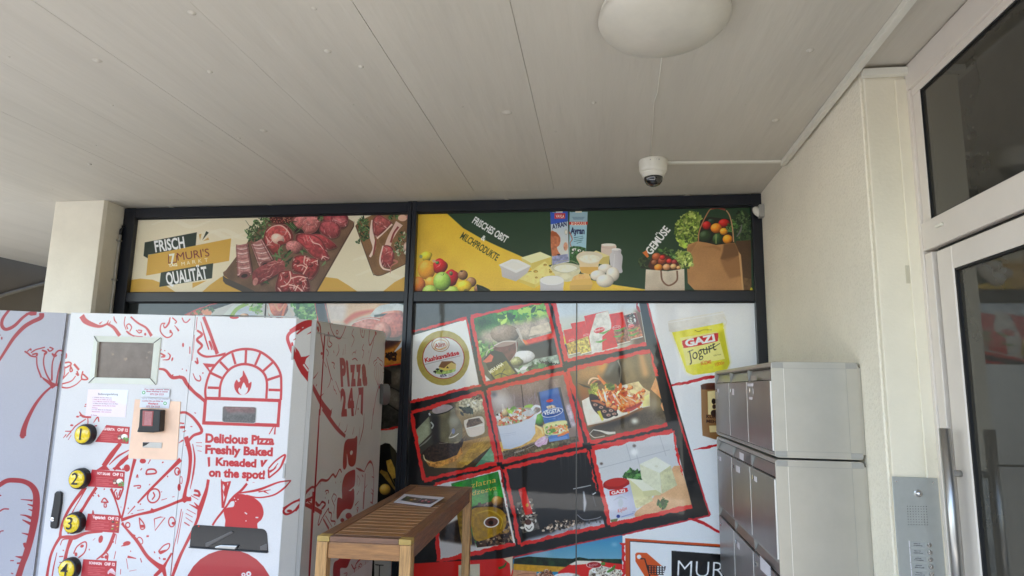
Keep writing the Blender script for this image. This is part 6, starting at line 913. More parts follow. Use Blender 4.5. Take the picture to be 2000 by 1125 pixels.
print_quad('cabinet_panel', cvL, .04, .898-.0, .51, 1.852, -.012, .012, mL, pm); pbox('edge_shade_strip', FRONT, HINGE[0]+1.518+.002, xa+1.518-.003, .1, 1.846, -.02, -.008, mat('edge_shade_grey', (168, 168, 176), rough=.45), pm, bevel=.002); fr_panel('control_panel', xa, xb-.0015, .1); fr_panel('oven_panel', xb+.0015, -1.519, .1)  # grey strip stands for the shade on the cabinet's rounded edge
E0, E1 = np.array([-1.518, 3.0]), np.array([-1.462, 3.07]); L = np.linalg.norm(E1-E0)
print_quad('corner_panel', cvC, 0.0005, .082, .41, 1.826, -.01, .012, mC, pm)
prism('corner_post', [(-1.467, 3.064), (-1.447, 3.078), (-1.447, 3.088), (-1.475, 3.088)], .1, 1.829, M_machg, pm, bevel=.002)
def side_panel(u0, u1, v0, v1a, v1b, off, name='side_panel'):
    V, uv = [], []
    for o in (off, -.004):
        for u_, v_ in ((u0, v0), (u1, v0), (u1, v1b), (u0, v1a)): V.append(SIDE.at(u_, v_, o)); uv.append(((u_-cvS.u0)/(cvS.u1-cvS.u0), (v_-cvS.v0)/(cvS.v1-cvS.v0)))
    F = [(0, 1, 2, 3), (7, 6, 5, 4), (0, 4, 5, 1), (1, 5, 6, 2), (2, 6, 7, 3), (3, 7, 4, 0)]; return mk(name, V, F, mS, pm, uv=uv)
a0 = SIDE.hit([(619, 651), (748, 669.5), (634, 652), (753, 650.5), (618, 626)]); 
ztA, ztB = a0[4][1], a0[3][1]; zgA, zgB = a0[0][1], a0[1][1]; uE = a0[3][0]; uD = a0[2][0]
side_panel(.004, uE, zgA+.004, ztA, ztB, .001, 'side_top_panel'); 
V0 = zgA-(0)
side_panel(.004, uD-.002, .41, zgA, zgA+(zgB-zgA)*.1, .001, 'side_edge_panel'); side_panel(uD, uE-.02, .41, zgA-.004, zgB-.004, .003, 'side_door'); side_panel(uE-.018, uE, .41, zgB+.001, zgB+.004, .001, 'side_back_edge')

t1_ = Frame(5.625, 570, 610)
pprism('door_lock', SIDE, [tuple(q_) for q_ in SIDE.hit(t1_([(962, 788), (1015, 785), (1038, 815), (1042, 900), (1030, 990), (1000, 1018), (958, 1005)]))], .003, .028, mat('lock_grey', (70, 70, 68), rough=.4), pm, bevel=.004)
prism('top_edge_trim', [(xb+.002, 3.0005), (-1.5195, 3.0005), (-1.5195, 3.004), (xb+.002, 3.004)], zF(xb)+.0, [zF(xb)+.004, zF(-1.52)+.004, zF(-1.52)+.004, zF(xb)+.004], M_machg, pm)
for zz in (1.62, 1.05): pbox('hinge', FRONT, -.012, .0005, zz, zz+.07, .001, .006, M_machg, pm, bevel=.002)
def F3(px, py, off=0.): q = FRONT.hit([(px, py)])[0]; return FRONT.at(q[0], q[1], off)
def fpoly(P): return FRONT.hit(P)
# screen in a mitred white frame
s3 = Frame(4.327, 140, 610); o_ = fpoly(s3([(198, 200), (762, 215), (720, 612), (152, 598)])); i_ = fpoly(s3([(238, 250), (712, 262), (685, 560), (212, 550)]))
scr = pprism('screen', FRONT, [tuple(p) for p in i_], -.002, .002, M_screen, pm)
for k in range(4):
    q = [o_[k], o_[(k+1) % 4], i_[(k+1) % 4], i_[k]]; ctr = sum(q)/4; q = [p+(ctr-p)*.012 for p in q]
    V = [FRONT.at(*q[0], .006), FRONT.at(*q[1], .006), FRONT.at(*q[2], .016), FRONT.at(*q[3], .016), FRONT.at(*q[0], 0), FRONT.at(*q[1], 0), FRONT.at(*q[2], .0), FRONT.at(*q[3], .0)]
    mk('screen_bezel', V, [(0, 1, 2, 3), (7, 6, 5, 4), (0, 4, 5, 1), (1, 5, 6, 2), (2, 6, 7, 3), (3, 7, 4, 0)], M_frame2, pm)
for k in range(4):
    d = i_[k]-o_[k]; n = np.array([-d[1], d[0]])/np.linalg.norm(d)*.002; mk('bezel_joint', [FRONT.at(*(o_[k]-n), .0075), FRONT.at(*(o_[k]+n), .0075), FRONT.at(*(i_[k]+n), .0175), FRONT.at(*(i_[k]-n), .0175)], [(0, 1, 2, 3)], M_black, pm)
# stuck-on papers drawn with small print
def sticker(name, P, art, bgc, off, mname, rough=.45, thick=.0012, parent=None):
    q = fpoly(P); u0, v0 = q.min(0); u1, v1 = q.max(0); c = Canvas(FRONT, u0, u1, v0, v1, 900, bgc); art(c); m = print_mat(mname, c, rough=rough)
    ctr = q.mean(0); q = q[::-1] if np.cross(q[1]-q[0], q[2]-q[1]) < 0 else q; n = len(q)
    V = [FRONT.at(*p, off+thick) for p in q]+[FRONT.at(*p, off) for p in q]; uv = [((p[0]-u0)/(u1-u0), (p[1]-v0)/(v1-v0)) for p in q]*2
    F = [tuple(range(n)), tuple(range(n, 2*n))[::-1]]+[(i, n+i, n+(i+1) % n, (i+1) % n) for i in range(n)]; return mk(name, V, F, m, parent or pm, uv=uv)
def a_sheet(c):
    c.fr = s3; c.poly([(250, 640), (480, 650), (470, 780), (250, 700)], (236, 240, 246), soft=8)
    c.text('Bedienungsanleitung', (226, 698), (392, 700), 17, (110, 106, 116), bold=.01)
    for i, (t, x) in enumerate((('1. Wählen Sie Ihre Pizza aus', 340), ('2. Zahlen Sie mit TWINT oder Karte', 342), ('3. ca. 3 Minuten warten bis gebacken', 370), ('4. Öffnen Sie die Klappe wenn die Pizza', 392), ('ausgegeben wurde, Sie ist heiss', 372), ('geniessen', 222), ('5. In der Mitte ist ein Besteck', 340), ('Pizzaschneider - bitte entnehmen', 335))):
        c.text(t, (180 if i < 5 else 172, 722+i*17), (x, 726+i*17), 8, (176, 96, 120) if i % 3 else (140, 110, 126), bold=.02)
    c.text('En Guete', (165, 870), (215, 872), 8, (150, 80, 110), bold=.02)
sticker('instruction_sheet', s3([(140, 650), (480, 655), (455, 888), (118, 876)]), a_sheet, (240, 226, 236), .0005, 'sheet_print')
def a_n1(c):
    c.fr = s3; c.text('For help please text', (625, 655), (830, 658), 10, (150, 40, 50), bold=.02); c.text('Direct WhatsApp an unseren', (640, 672), (820, 676), 10, (160, 40, 60), bold=.03); c.text('075 224 2223', (672, 698), (785, 700), 14, (176, 40, 60), bold=.01); c.ball(617, 678, 14, 14, (70, 160, 90), dk=.1); c.ell(617, 678, 8, 8, (220, 240, 226))
def a_n2(c):
    c.fr = s3; c.text('Falls die von Ihnen Pizza nicht vorhanden', (605, 734), (825, 738), 9, (130, 110, 130)); c.text('melden Sie uns bitte via', (605, 752), (780, 755), 10, (160, 40, 60), bold=.02); c.text('WhatsApp an', (652, 776), (738, 778), 14, (190, 40, 60), bold=.03); c.text('075 224 2223', (640, 800), (752, 802), 14, (176, 40, 60), bold=.01); c.ell(797, 768, 14, 14, (70, 160, 90)); c.ell(797, 768, 8, 8, (220, 240, 226))
pp_ = fpoly(s3([(528, 735), (925, 748), (905, 1330), (480, 1225+75)])); 
pprism('terminal_plate', FRONT, [tuple(p) for p in fpoly([(264.5, 780), (353.5, 784.5), (346, 898.5), (251.5, 895)])], .0, .004, M_orange, pm)
sticker('notice_label', s3([(600, 640), (838, 650), (830, 718), (592, 712)]), a_n1, (214, 218, 226), .0062, 'notice_one_print', rough=.3); sticker('notice_label', s3([(592, 722), (842, 732), (830, 812), (582, 804)]), a_n2, (214, 218, 226), .0062, 'notice_two_print', rough=.3)
rd = pprism('card_reader', FRONT, [tuple(p) for p in fpoly(s3([(628, 815), (800, 822), (790, 1005), (735, 1012), (602, 1008), (618, 960)]))], .004, .045, M_black, pm, bevel=.006)
pprism('reader_window', FRONT, [tuple(p) for p in fpoly(s3([(655, 828), (745, 832), (735, 958), (650, 955)]))], .045, .0465, mat('reader_red', (150, 50, 54), rough=.15, coat=1.), rd); pprism('reader_display', FRONT, [tuple(p) for p in fpoly(s3([(675, 836), (735, 838), (728, 950), (668, 948)]))], .0465, .048, mat('reader_glass', (170, 96, 100), rough=.12, coat=1., var=.15, vscale=30), rd)
s4 = Frame(4.246, 160, 860)
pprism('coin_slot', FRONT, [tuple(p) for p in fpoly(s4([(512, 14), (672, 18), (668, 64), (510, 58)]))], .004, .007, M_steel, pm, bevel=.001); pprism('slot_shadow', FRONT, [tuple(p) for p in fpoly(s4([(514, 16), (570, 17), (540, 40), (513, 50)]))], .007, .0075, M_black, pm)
# price labels and the big yellow buttons
LAB = [((208, 830), (253.5, 834), (251, 867), (186, 863), 'MARGHERITA', (168.5, 848), 'basil'), ((180, 917), (244, 921), (241.5, 954), (172, 950), 'HOT SALAMI', (157.5, 934), 'basil'), ((172, 1003), (235, 1007), (232, 1041), (166, 1036), 'Vegetarisch', (147.5, 1020), 'veg'), ((163, 1092), (228, 1096), (225, 1131), (158, 1128), 'SCHINKEN', (138, 1109), 'ham')]
for n_, (a, b, c_, d, name, bc, kind) in enumerate(LAB):
    def art(c, a=a, b=b, name=name, kind=kind):
        c.fr = Frame(1, 0, 0); x0, y0 = b; sl = (b[1]-a[1])/(b[0]-a[0])
        c.text(name, (x0-58+7*(name != 'MARGHERITA')-3, y0+5.2), (x0-29, y0+7.2), 4.6 if name != 'Vegetarisch' else 6.0, (240, 222, 218), bold=.05); c.text('CHF 12', (x0-24, y0+7.6), (x0-3.5, y0+9.0), 5.4, (244, 230, 226), bold=.05)
        for k in range(5): c.stroke([(x0-56, y0+11+k*3.6), (x0-22-(k % 2)*9, y0+12.8+k*3.6)], 1.7, (214, 110, 110), a=.55, rough=.8)
        if kind == 'basil': c.ball(x0-17, y0+19, 6, 5, (110, 60, 56), lump=.1); c.ball(x0-10, y0+19, 6.5, 5.5, (236, 232, 222), dk=.2); c.leaves([(x0-8, y0+18), (x0-2, y0+22), (x0-4, y0+28), (x0-14, y0+28)], 12, 2.6, [(110, 150, 70), (90, 130, 60)]); c.ell(x0-20, y0+22, 3, 2, (220, 200, 180))
        elif kind == 'veg':
            for x, y, q in ((-14, 12, (80, 60, 50)), (-6, 14, (190, 110, 50)), (-14, 20, (200, 160, 150)), (-5, 22, (190, 100, 50)), (-15, 26, (150, 130, 60)), (-7, 29, (170, 80, 50))): c.ball(x0+x, y0+y, 3, 2, q)
        else:
            for k in range(4): c.stroke([(x0-17, y0+24-k*1.5), (x0-10+k, y0+16+k*2), (x0-3, y0+23+k)], [3, 4, 3], (220, 180, 186) if k % 2 else (240, 220, 224))
    sticker('price_label', [a, b, c_, d], art, (186, 46, 54), .0004, 'price_print_%d' % n_, rough=.3)
    p = F3(bc[0]+3, bc[1]); r = .052
    bt = lathe('button', p, (0, -1, 0), [(r, 0), (r, .022), (r-.004, .032), (r-.008, .034)], M_black, pm, n=36)
    p2 = np.array(p)+np.array([0, -.030, 0])
    cap = lathe('button_cap', p2, (0, -1, 0), [(r-.008, 0), (r-.010, .008), (r-.018, .013), (r-.035, .017), (.004, .018)], M_yel, bt, n=36)
    cu = bpy.data.curves.new('numeral', 'FONT'); cu.body = str(n_+1); cu.size = .082; cu.extrude = .0004; cu.offset = .0004; cu.align_x = 'CENTER'; cu.align_y = 'CENTER'
    o = bpy.data.objects.new('t', cu); COL.objects.link(o); bpy.context.view_layer.update(); me = bpy.data.meshes.new_from_object(o.evaluated_get(bpy.context.evaluated_depsgraph_get())); bpy.data.objects.remove(o)
    V = [(v.co.x, -v.co.z, v.co.y) for v in me.vertices]; V = [(x+p2[0], p2[1]-.0185+y, z+p2[2]) for x, y, z in V]; mk('numeral', V, [tuple(f.vertices) for f in me.polygons], M_black, bt); 
# black door handle at the left of the control panel
s2 = Frame(4.246, 0, 860)
hp = pprism('door_handle', FRONT, [tuple(p) for p in fpoly(s2([(485, 420), (510, 422), (526, 436), (522, 520), (505, 620), (492, 715), (480, 730), (445, 727), (432, 712), (440, 620), (458, 520), (470, 436)]))], 0, .014, M_black, pm, bevel=.004)
q = fpoly(s2([(455, 652)]))[0]; lathe('lock', FRONT.at(*q, .014), (0, -1, 0), [(.011, 0), (.011, .003), (.007, .004)], M_chrome, hp, n=16)
# oven window: dark glass with rounded corners
def rrect(P4, rad, n=5):
    P4 = [np.array(p, float) for p in P4]; out = []
    for i in range(4):
        p, a, b = P4[i], P4[i-1], P4[(i+1) % 4]; da, db = (a-p)/np.linalg.norm(a-p), (b-p)/np.linalg.norm(b-p); r = rad[i] if hasattr(rad, '__len__') else rad
        s, e = p+da*r, p+db*r
        for k in range(n+1): t = k/n; out.append(s*(1-t)**2+2*p*t*(1-t)+e*t*t)
    return out
s5, s6 = Frame(4.327, 350, 610), Frame(4.246, 340, 860)
def a_win(c):
    c.fr = s5; c.poly([(370, 790), (650, 800), (640, 860), (420, 850)], (104, 66, 64), soft=6, nz=.2); c.poly([(360, 860), (650, 850), (650, 940), (360, 930)], (66, 66, 64), soft=6, nz=.25, ns=6); c.stroke([(400, 880), (500, 850), (600, 870)], [10, 30, 8], (110, 108, 104), a=.4, soft=3); c.stroke([(420, 820), (560, 806)], 6, (130, 100, 100), a=.5)
q = rrect(fpoly(s5([(372, 795), (650, 803), (642, 936), (368, 925)])), .012)
wm = Canvas(FRONT, min(p[0] for p in q), max(p[0] for p in q), min(p[1] for p in q), max(p[1] for p in q), 900, (78, 72, 70)); a_win(wm); wmm = print_mat('oven_window_print', wm, rough=.3, coat=1.)
pprism('oven_window_rim', FRONT, [tuple(np.array(p)+(np.array(p)-sum(q)/len(q))*.05) for p in q], 0, .001, M_steel, pm)
V = [FRONT.at(*p, .003) for p in q]+[FRONT.at(*p, .0) for p in q]; n = len(q); qa = np.array(q); uv = [((p[0]-wm.u0)/(wm.u1-wm.u0), (p[1]-wm.v0)/(wm.v1-wm.v0)) for p in q]*2
mk('oven_window', V, [tuple(range(n))[::-1], tuple(range(n, 2*n))]+[(i, (i+1) % n, n+(i+1) % n, n+i) for i in range(n)], wmm, pm, uv=uv)
# delivery hatch
qh = rrect(fpoly(s6([(150, 698), (770, 735), (782, 932), (130, 888)])), [.03, .03, .002, .002])
pprism('hatch_recess', FRONT, [tuple(p) for p in qh], .0, .002, mat('hatch_black', (17, 18, 22), rough=.25, coat=.2), pm)
hf = pprism('hatch_sill', FRONT, [tuple(p) for p in fpoly(s6([(132, 880), (782, 922), (782, 932), (130, 888)]))], .002, .012, M_black, pm, bevel=.002)
for P in ([(268, 850), (300, 838), (480, 752), (500, 762), (320, 862), (285, 884), (268, 880)], [(718, 880), (760, 860), (778, 856), (779, 908), (720, 910)]): pprism('tray_rail', FRONT, [tuple(p) for p in fpoly(s6(P))], .002, .008, mat('rail_grey', (92, 88, 86), rough=.3), pm, bevel=.002)
pprism('hatch_flap_grip', FRONT, [tuple(p) for p in fpoly(s6([(352, 878), (395, 864), (540, 868), (520, 900), (358, 890)]))], .002, .016, M_steel, pm, bevel=.003)
lathe('indicator_light', F3(340+208/4.246, 860+712/4.246, .002), (0, -1, 0), [(.004, 0), (.003, .003)], mat('red_indicator', (230, 60, 50), rough=.2), pm, n=10)
for x, y in ((-3.5, 3.2), (-1.7, 3.25), (-3.6, 4.0), (-1.6, 4.05)): lathe('foot', (x, y, 0), (0, 0, 1), [(.04, 0), (.04, .01), (.02, .02), (.02, .065)], M_black, pm, n=12)

# ================================================================== TABLE
tb = empty('slatted_table', (-.965, 3.24, 0), 'narrow brown wooden bar table with a slatted top beside the pizza machine', 'table')
A = np.array([-1.136, 2.547]); B = np.array([-.749, 2.527]); C3 = np.array([-.787, 3.916]); Dd_ = np.array([-1.182, 3.974])
th = math.atan2((C3-B)[0]*-1, (C3-B)[1]); wd, ln = .39, 1.40; ex = np.array([math.cos(th), math.sin(th)]); ey = np.array([-math.sin(th), math.cos(th)]); O = A+ey*.002
def tbox(name, x0, x1, y0, y1, z0, z1, m, bevel=.003):
    V = [(*(O+ex*x+ey*y), z) for z in (z0, z1) for x, y in ((x0, y0), (x1, y0), (x1, y1), (x0, y1))]; return mk(name, V, BF, m, tb, bevel=bevel, seg=2)
T = .90
for x in (0, wd-.046):
    for y in (0, ln-.046): tbox('leg', x, x+.046, y, y+.046, 0, T-.022, M_woodz)
tbox('side_rail', 0.001, .052, .047, ln-.047, T-.0215, T, M_woody); tbox('side_rail', wd-.052, wd-.001, .047, ln-.047, T-.0215, T, M_woody)
for y in (0, ln-.046):
    for x in (0.0005, wd-.0525): tbox('corner_block', x, x+.052, y, y+.0465, T-.0213, T+.0004, M_woodx if y else mat('endgrain_wood', (168, 140, 74), rough=.55, var=.2, vscale=20))
    tbox('end_rail', .0535, wd-.0535, y+.002, y+.044, T-.021, T-.0006, mat('end_rail_wood', (116, 82, 62), rough=.5, var=.25, vscale=8, stretch=(1, 9, 9)), .002); tbox('apron', .047, wd-.047, y+.006, y+.03, T-.085, T-.0225, M_woodx)
for x in (.006, wd-.03): tbox('apron', x, x+.024, .047, ln-.047, T-.085, T-.0225, M_woody)
ns = 20; y0 = .05; pitch = (ln-.10)/ns
for k in range(ns):
    s = tbox('slat', .0535, wd-.0535, y0+k*pitch+.004, y0+(k+1)*pitch-.004, T-.0205, T-.0015, M_woodx, .0025)
for x in (.06, wd-.082): tbox('batten', x, x+.022, .05, ln-.05, T-.043, T-.021, M_woody, .001)
for y in (.01, ln-.04): tbox('stretcher', .047, wd-.047, y, y+.026, .22, .26, M_woodx)
# flyer lying on the table
class Top:                                                      # horizontal plane for the leaflet
    pass
FLY = [(790, 965.2), (868, 975.5), (840, 990.5), (769, 981)]
fq = [on('z', T+.0025, *p) for p in FLY]
class HPlane:
    def __init__(s, z): s.z = z
    def hit(s, P): P = np.atleast_2d(np.asarray(P, float)); return np.array([on('z', s.z, *p)[:2] for p in P])
hpn = HPlane(T+.0025); qq = np.array([p[:2] for p in fq]); cF = Canvas(hpn, qq[:, 0].min(), qq[:, 0].max(), qq[:, 1].min(), qq[:, 1].max(), 1300, (226, 224, 232))
cF.fr = Frame(3.6895, 580, 820)
for P, q in (([(745, 580), (790, 550), (900, 570), (850, 600)], (70, 78, 64)), ([(850, 600), (905, 570), (1020, 585), (960, 612)], (60, 58, 70))): cF.poly(P, q, nz=.3, ns=8)
for x, y, r, q in ((800, 565, 10, (110, 130, 70)), (825, 578, 12, (190, 160, 60)), (850, 575, 10, (206, 200, 190)), (905, 590, 11, (200, 110, 130)), (930, 585, 10, (220, 170, 170)), (950, 597, 12, (190, 60, 80)), (985, 590, 10, (120, 90, 70)), (780, 575, 8, (60, 90, 60))): cF.ball(x, y, r, r*.5, q)
cF.poly([(870, 590), (900, 572), (912, 574), (880, 596)], (30, 34, 60)); cF.poly([(745, 586), (960, 616), (940, 622), (720, 592)], (230, 228, 236))
fm = print_mat('flyer_print', cF, rough=.3); ctr = sum(fq)/4
V = []; 
for lift in (.0012, 0): V += [tuple(np.array(p)+[0, 0, lift+(.010 if i == 1 else 0)]) for i, p in enumerate(fq)]
fl = mk('flyer', V, [(0, 1, 2), (0, 2, 3), (7, 6, 4), (6, 5, 4), (0, 4, 5, 1), (1, 5, 6, 2), (2, 6, 7, 3), (3, 7, 4, 0)], fm, uv=[((p[0]-cF.u0)/(cF.u1-cF.u0), (p[1]-cF.v0)/(cF.v1-cF.v0)) for p in fq]*2)
tag(fl, 'printed leaflet lying on the slatted wooden table', 'leaflet')

# ================================================================== LETTERBOXES
MX0, MX1, MYN, MYF = .752, 1.118, 2.995, 4.43
def rr2(x0, x1, z0, z1, r, n=4):
    out = []
    for cx, cz, a0 in ((x0+r, z0+r, math.pi), (x1-r, z0+r, 1.5*math.pi), (x1-r, z1-r, 0), (x0+r, z1-r, .5*math.pi)):
        for k in range(n+1): a = a0+k/n*math.pi/2; out.append((cx+r*math.cos(a), cz+r*math.sin(a)))
    return out
def bank(z0, z1, rows, label):
    t = empty('letterbox_bank', (1.12, 3.7, z0), label, 'letterboxes', group='letterbox housings on the wall')
    n = 5; P = rr2(MX0, MX1, z0, z1, .016)
    V = [(x, y, z) for y in (MYN+.004, MYF) for x, z in P]; m = len(P)
    # front side is open: housing as shell of top, bottom, back, two ends
    box('top_sheet', (MX0+.006, MYN+.004, z1-.022), (MX1, MYF, z1-.001), M_mail, t, bevel=.006, seg=2); box('bottom_sheet', (MX0+.006, MYN+.004, z0+.001), (MX1, MYF, z0+.022), M_mail, t, bevel=.006, seg=2); box('back_sheet', (MX1-.004, MYN+.004, z0+.022), (1.1285, MYF, z1-.022), M_mail, t, bevel=0)
    for y, s in ((MYN, 1), (MYF+.002, 0)):
        V = [(x, yy, z) for yy in (y, y+.006) for x, z in P]; F = [tuple(range(m)), tuple(range(m, 2*m))[::-1]]+[(i, (i+1) % m, m+(i+1) % m, m+i) for i in range(m)]
        mk('end_cap', V, F, M_mail, t, bevel=.0015)
    y = MYN-.0015; w_ = .052
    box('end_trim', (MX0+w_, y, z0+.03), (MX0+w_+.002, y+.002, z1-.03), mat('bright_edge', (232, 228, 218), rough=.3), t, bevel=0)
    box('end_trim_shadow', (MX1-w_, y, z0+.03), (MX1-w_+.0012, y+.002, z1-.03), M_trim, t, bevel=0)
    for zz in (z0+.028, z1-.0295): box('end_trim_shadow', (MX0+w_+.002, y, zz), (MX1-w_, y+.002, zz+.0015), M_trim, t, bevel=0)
    for cx, sx in ((MX0+.004, 1), (MX1-.004, -1)):
        for cz, sz in ((z0+.0035, 1), (z1-.0035, -1)):
            x0_, x1_ = sorted((cx, cx+sx*(w_-.004))); za, zb_ = sorted((cz, cz+sz*.025)); box('corner_piece', (x0_, y, za), (x1_, y+.002, zb_), M_trim, t, bevel=.001)
    # rows of doors, facing the camera's left (-X)
    hrow = (z1-z0)/rows; dy = (MYF-MYN-.02)/3
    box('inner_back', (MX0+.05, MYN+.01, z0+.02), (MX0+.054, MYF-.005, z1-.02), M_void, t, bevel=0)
    for r in range(rows):
        zt = z1-r*hrow-(.022 if r == 0 else .006); zb = z1-(r+1)*hrow+(.026 if r == rows-1 else .006); lip = .062
        box('flap_rail', (MX0+.014, MYN+.008, zt-.006), (MX0+.03, MYF-.006, zt), M_black, t, bevel=0)
        for k in range(3):
            ya = MYN+.012+k*dy; yb = ya+dy-.007; 
            fl_ = mk('mail_flap', [(MX0+.024, ya, zt-.008), (MX0+.024, yb, zt-.008), (MX0+.008, yb, zt-lip+.004), (MX0+.008, ya, zt-lip+.004), (MX0+.028, ya, zt-.008), (MX0+.028, yb, zt-.008), (MX0+.012, yb, zt-lip+.004), (MX0+.012, ya, zt-lip+.004)], [(0, 1, 2, 3), (7, 6, 5, 4), (0, 4, 5, 1), (1, 5, 6, 2), (2, 6, 7, 3), (3, 7, 4, 0)], M_maild, t)
            mk('flap_divider', [(MX0+.003, yb+.001, zt-.004), (MX0+.003, yb+.006, zt-.004), (MX0+.006, yb+.0035, zt-lip), (MX0+.03, yb+.001, zt-.004), (MX0+.03, yb+.006, zt-.004), (MX0+.03, yb+.0035, zt-lip)], [(0, 1, 2), (5, 4, 3), (0, 3, 4, 1), (1, 4, 5, 2), (2, 5, 3, 0)], M_trim, t)
            d = box('letterbox_door', (MX0-.004, ya, zb), (MX0+.010, yb, zt-lip), M_maild, t, bevel=.0015)
            box('door_edge', (MX0-.005, ya-.0022, zb+.002), (MX0+.006, ya+.0015, zt-lip-.002), M_chrome if False else mat('bright_edge2', (238, 234, 226), rough=.25), d, bevel=0)
            box('lock', (MX0-.0075, yb-.075, zt-lip-.055), (MX0-.004, yb-.045, zt-lip-.035), M_chrome, d, bevel=.001)
            if (r+k) % 2 == 0 or rows == 1: box('name_plate', (MX0-.0055, yb-.14, zt-lip-.06-.01*(k % 2)), (MX0-.004, yb-.085, zt-lip-.035), M_paper, d, bevel=0)
        box('row_rail', (MX0+.002, MYN+.008, zb-.018), (MX0+.02, MYF-.006, zb-.003), M_trim, t, bevel=.002)
    return t
bk = bank(1.222, 1.640, 1, 'single-row aluminium letterbox housing, uppermost on the plaster wall'); bk2 = bank(.36, 1.214, 2, 'taller two-row aluminium letterbox housing below the single-row one')
def on_door(name, P, m, off=.0008):                             # stickers on the door plane x = MX0-.004
    X = MX0-.0042; q = [on('x', X, *p) for p in P]; V = [tuple(p) for p in q]+[tuple(np.array(p)-[off, 0, 0]) for p in q]; return mk(name, V, [(3, 2, 1, 0), (4, 5, 6, 7), (0, 1, 5, 4), (1, 2, 6, 5), (2, 3, 7, 6), (3, 0, 4, 7)], m, bk)
m1, m2 = Frame(5.625, 1380, 700), Frame(4.245, 1390, 860)
on_door('name_sticker', m1([(452, 276), (512, 276), (512, 306), (452, 304)]), M_paper, .002); on_door('name_sticker', m1([(470, 422), (504, 424), (502, 454), (470, 450)]), M_paper, .002); on_door('grey_sticker', m1([(470, 318), (512, 318), (512, 410), (472, 405)]), M_trim, .002); on_door('name_sticker', m1([(108, 366), (134, 364), (132, 448), (110, 442)]), M_mail, .002)
on_door('flap_sticker', m1([(488, 190), (550, 190), (550, 238), (490, 234)]), M_mail, .001)
def mail_note(c): pass
o1 = on_door('paper_notice', m2([(402, 955), (488, 1045), (490, 1150), (408, 1070)]), M_paper, .002); o1.parent = bk2; o1.location = Vector(WP[o1.name]-WP[bk2.name])
for P in ([(232, 95), (266, 112), (264, 172), (234, 150)], [(202, 205), (232, 220), (234, 272), (206, 258)]): o1 = on_door('name_sticker', m2(P), M_paper, .002); o1.parent = bk2; o1.location = Vector(WP[o1.name]-WP[bk2.name])

# ================================================================== DOOR on the right
DX = 1.313; DP = Plane((DX, 0), (0, -1))                        # u = -y
dr = empty('entrance_door', (DX, 1.9, 0), 'light grey framed glass entrance door with a window above it', 'door')
def dbox(name, y0, y1, z0, z1, o0, o1, m, bevel=.002, parent=None): return box(name, (DX-o1, min(y0, y1), z0), (DX-o0, max(y0, y1), z1), m, parent or dr, bevel=bevel)
yF = 2.797; y1 = .9
dbox('head_frame', yF-.002, y1, 2.788, 2.90, -.06, .012, M_pvc); dbox('head_frame_inner', yF-.045, y1, 2.756, 2.788, -.06, .002, M_pvc)
dbox('side_frame', yF-.002, yF-.055, 0, 2.786, -.06, .012, M_pvc); dbox('side_frame_inner', yF-.056, yF-.115, 2.20, 2.755, -.06, .002, M_pvc, .002)
dbox('side_frame_inner', yF-.056, yF-.112, 0, 2.07, -.06, .006, M_pvc, .002)
dbox('transom', yF-.056, y1, 2.082, 2.198, -.06, .010, M_pvc)
gls = dbox('transom_glass', yF-.112, y1, 2.19, 2.765, -.03, -.012, M_glass, 0); 
for a in ((yF-.108, yF-.116, 2.2, 2.758),): dbox('gasket', *a, -.012, -.002, M_gasket, 0)
dbox('gasket', yF-.11, y1, 2.198, 2.206, -.012, -.003, M_gasket, 0); dbox('gasket', yF-.11, y1, 2.749, 2.757, -.012, -.003, M_gasket, 0)
dbox('rebate_gap', yF-.11, yF-.145, 0, 2.075, -.05, -.03, M_gasket, 0); dbox('rebate_gap', yF-.11, y1, 2.066, 2.084, -.05, -.02, M_gasket, 0)
yL = 2.655; 
lf = dbox('door_leaf_stile', yL, 2.548, 0, 2.064, -.05, .004, M_pvc, .004); dbox('door_leaf_rail', 2.5475, 1.66, 1.975, 2.064, -.05, .0035, M_pvc, .003); dbox('door_leaf_stile', 1.655, 1.55, 0, 2.064, -.05, .004, M_pvc, .004); dbox('door_leaf_rail', 2.5475, 1.66, 0, .12, -.05, .0035, M_pvc, .003)
dbox('door_glass', 2.552, 1.655, .11, 1.98, -.03, -.012, M_glass, 0); dbox('gasket', 2.5475, 2.538, .12, 1.975, -.012, -.001, M_gasket, 0); dbox('gasket', 2.538, 1.66, 1.966, 1.975, -.012, -.001, M_gasket, 0)
dbox('side_frame', 1.54, y1, 0, 2.08, -.06, .010, M_pvc); 
p = on('x', DX-.012, 1836, 440); dbox('closer_clip', p[1]-.022, p[1]+.022, p[2]-.006, p[2]+.006, .010, .022, M_white, .002)
hx = 1.25
hn = tube('door_handle', [(hx, 2.585, .62), (hx, 2.585, 1.0), (hx, 2.585, 1.384)], .0185, M_steel, dr, n=20)
for z in (1.222, .70): tube('handle_mount', [(hx+.012, 2.60, z), (DX-.002, 2.622, z-.002)], .012, M_trim, dr, n=14)
# building mass around the door and interior side
rw = box('side_wall', (DX+.062, -2.2, 0), (DX+.4, 2.795, H), M_plaster, bevel=0); rw.location.x += 0; tag(rw, 'wall of the stairwell that holds the glass door', 'wall')
r2 = box('side_wall', (DX-.01, -2.2, 0), (DX+.06, .895, H), M_plaster, bevel=0); tag(r2, 'plaster wall on the near side of the glass door', 'wall')
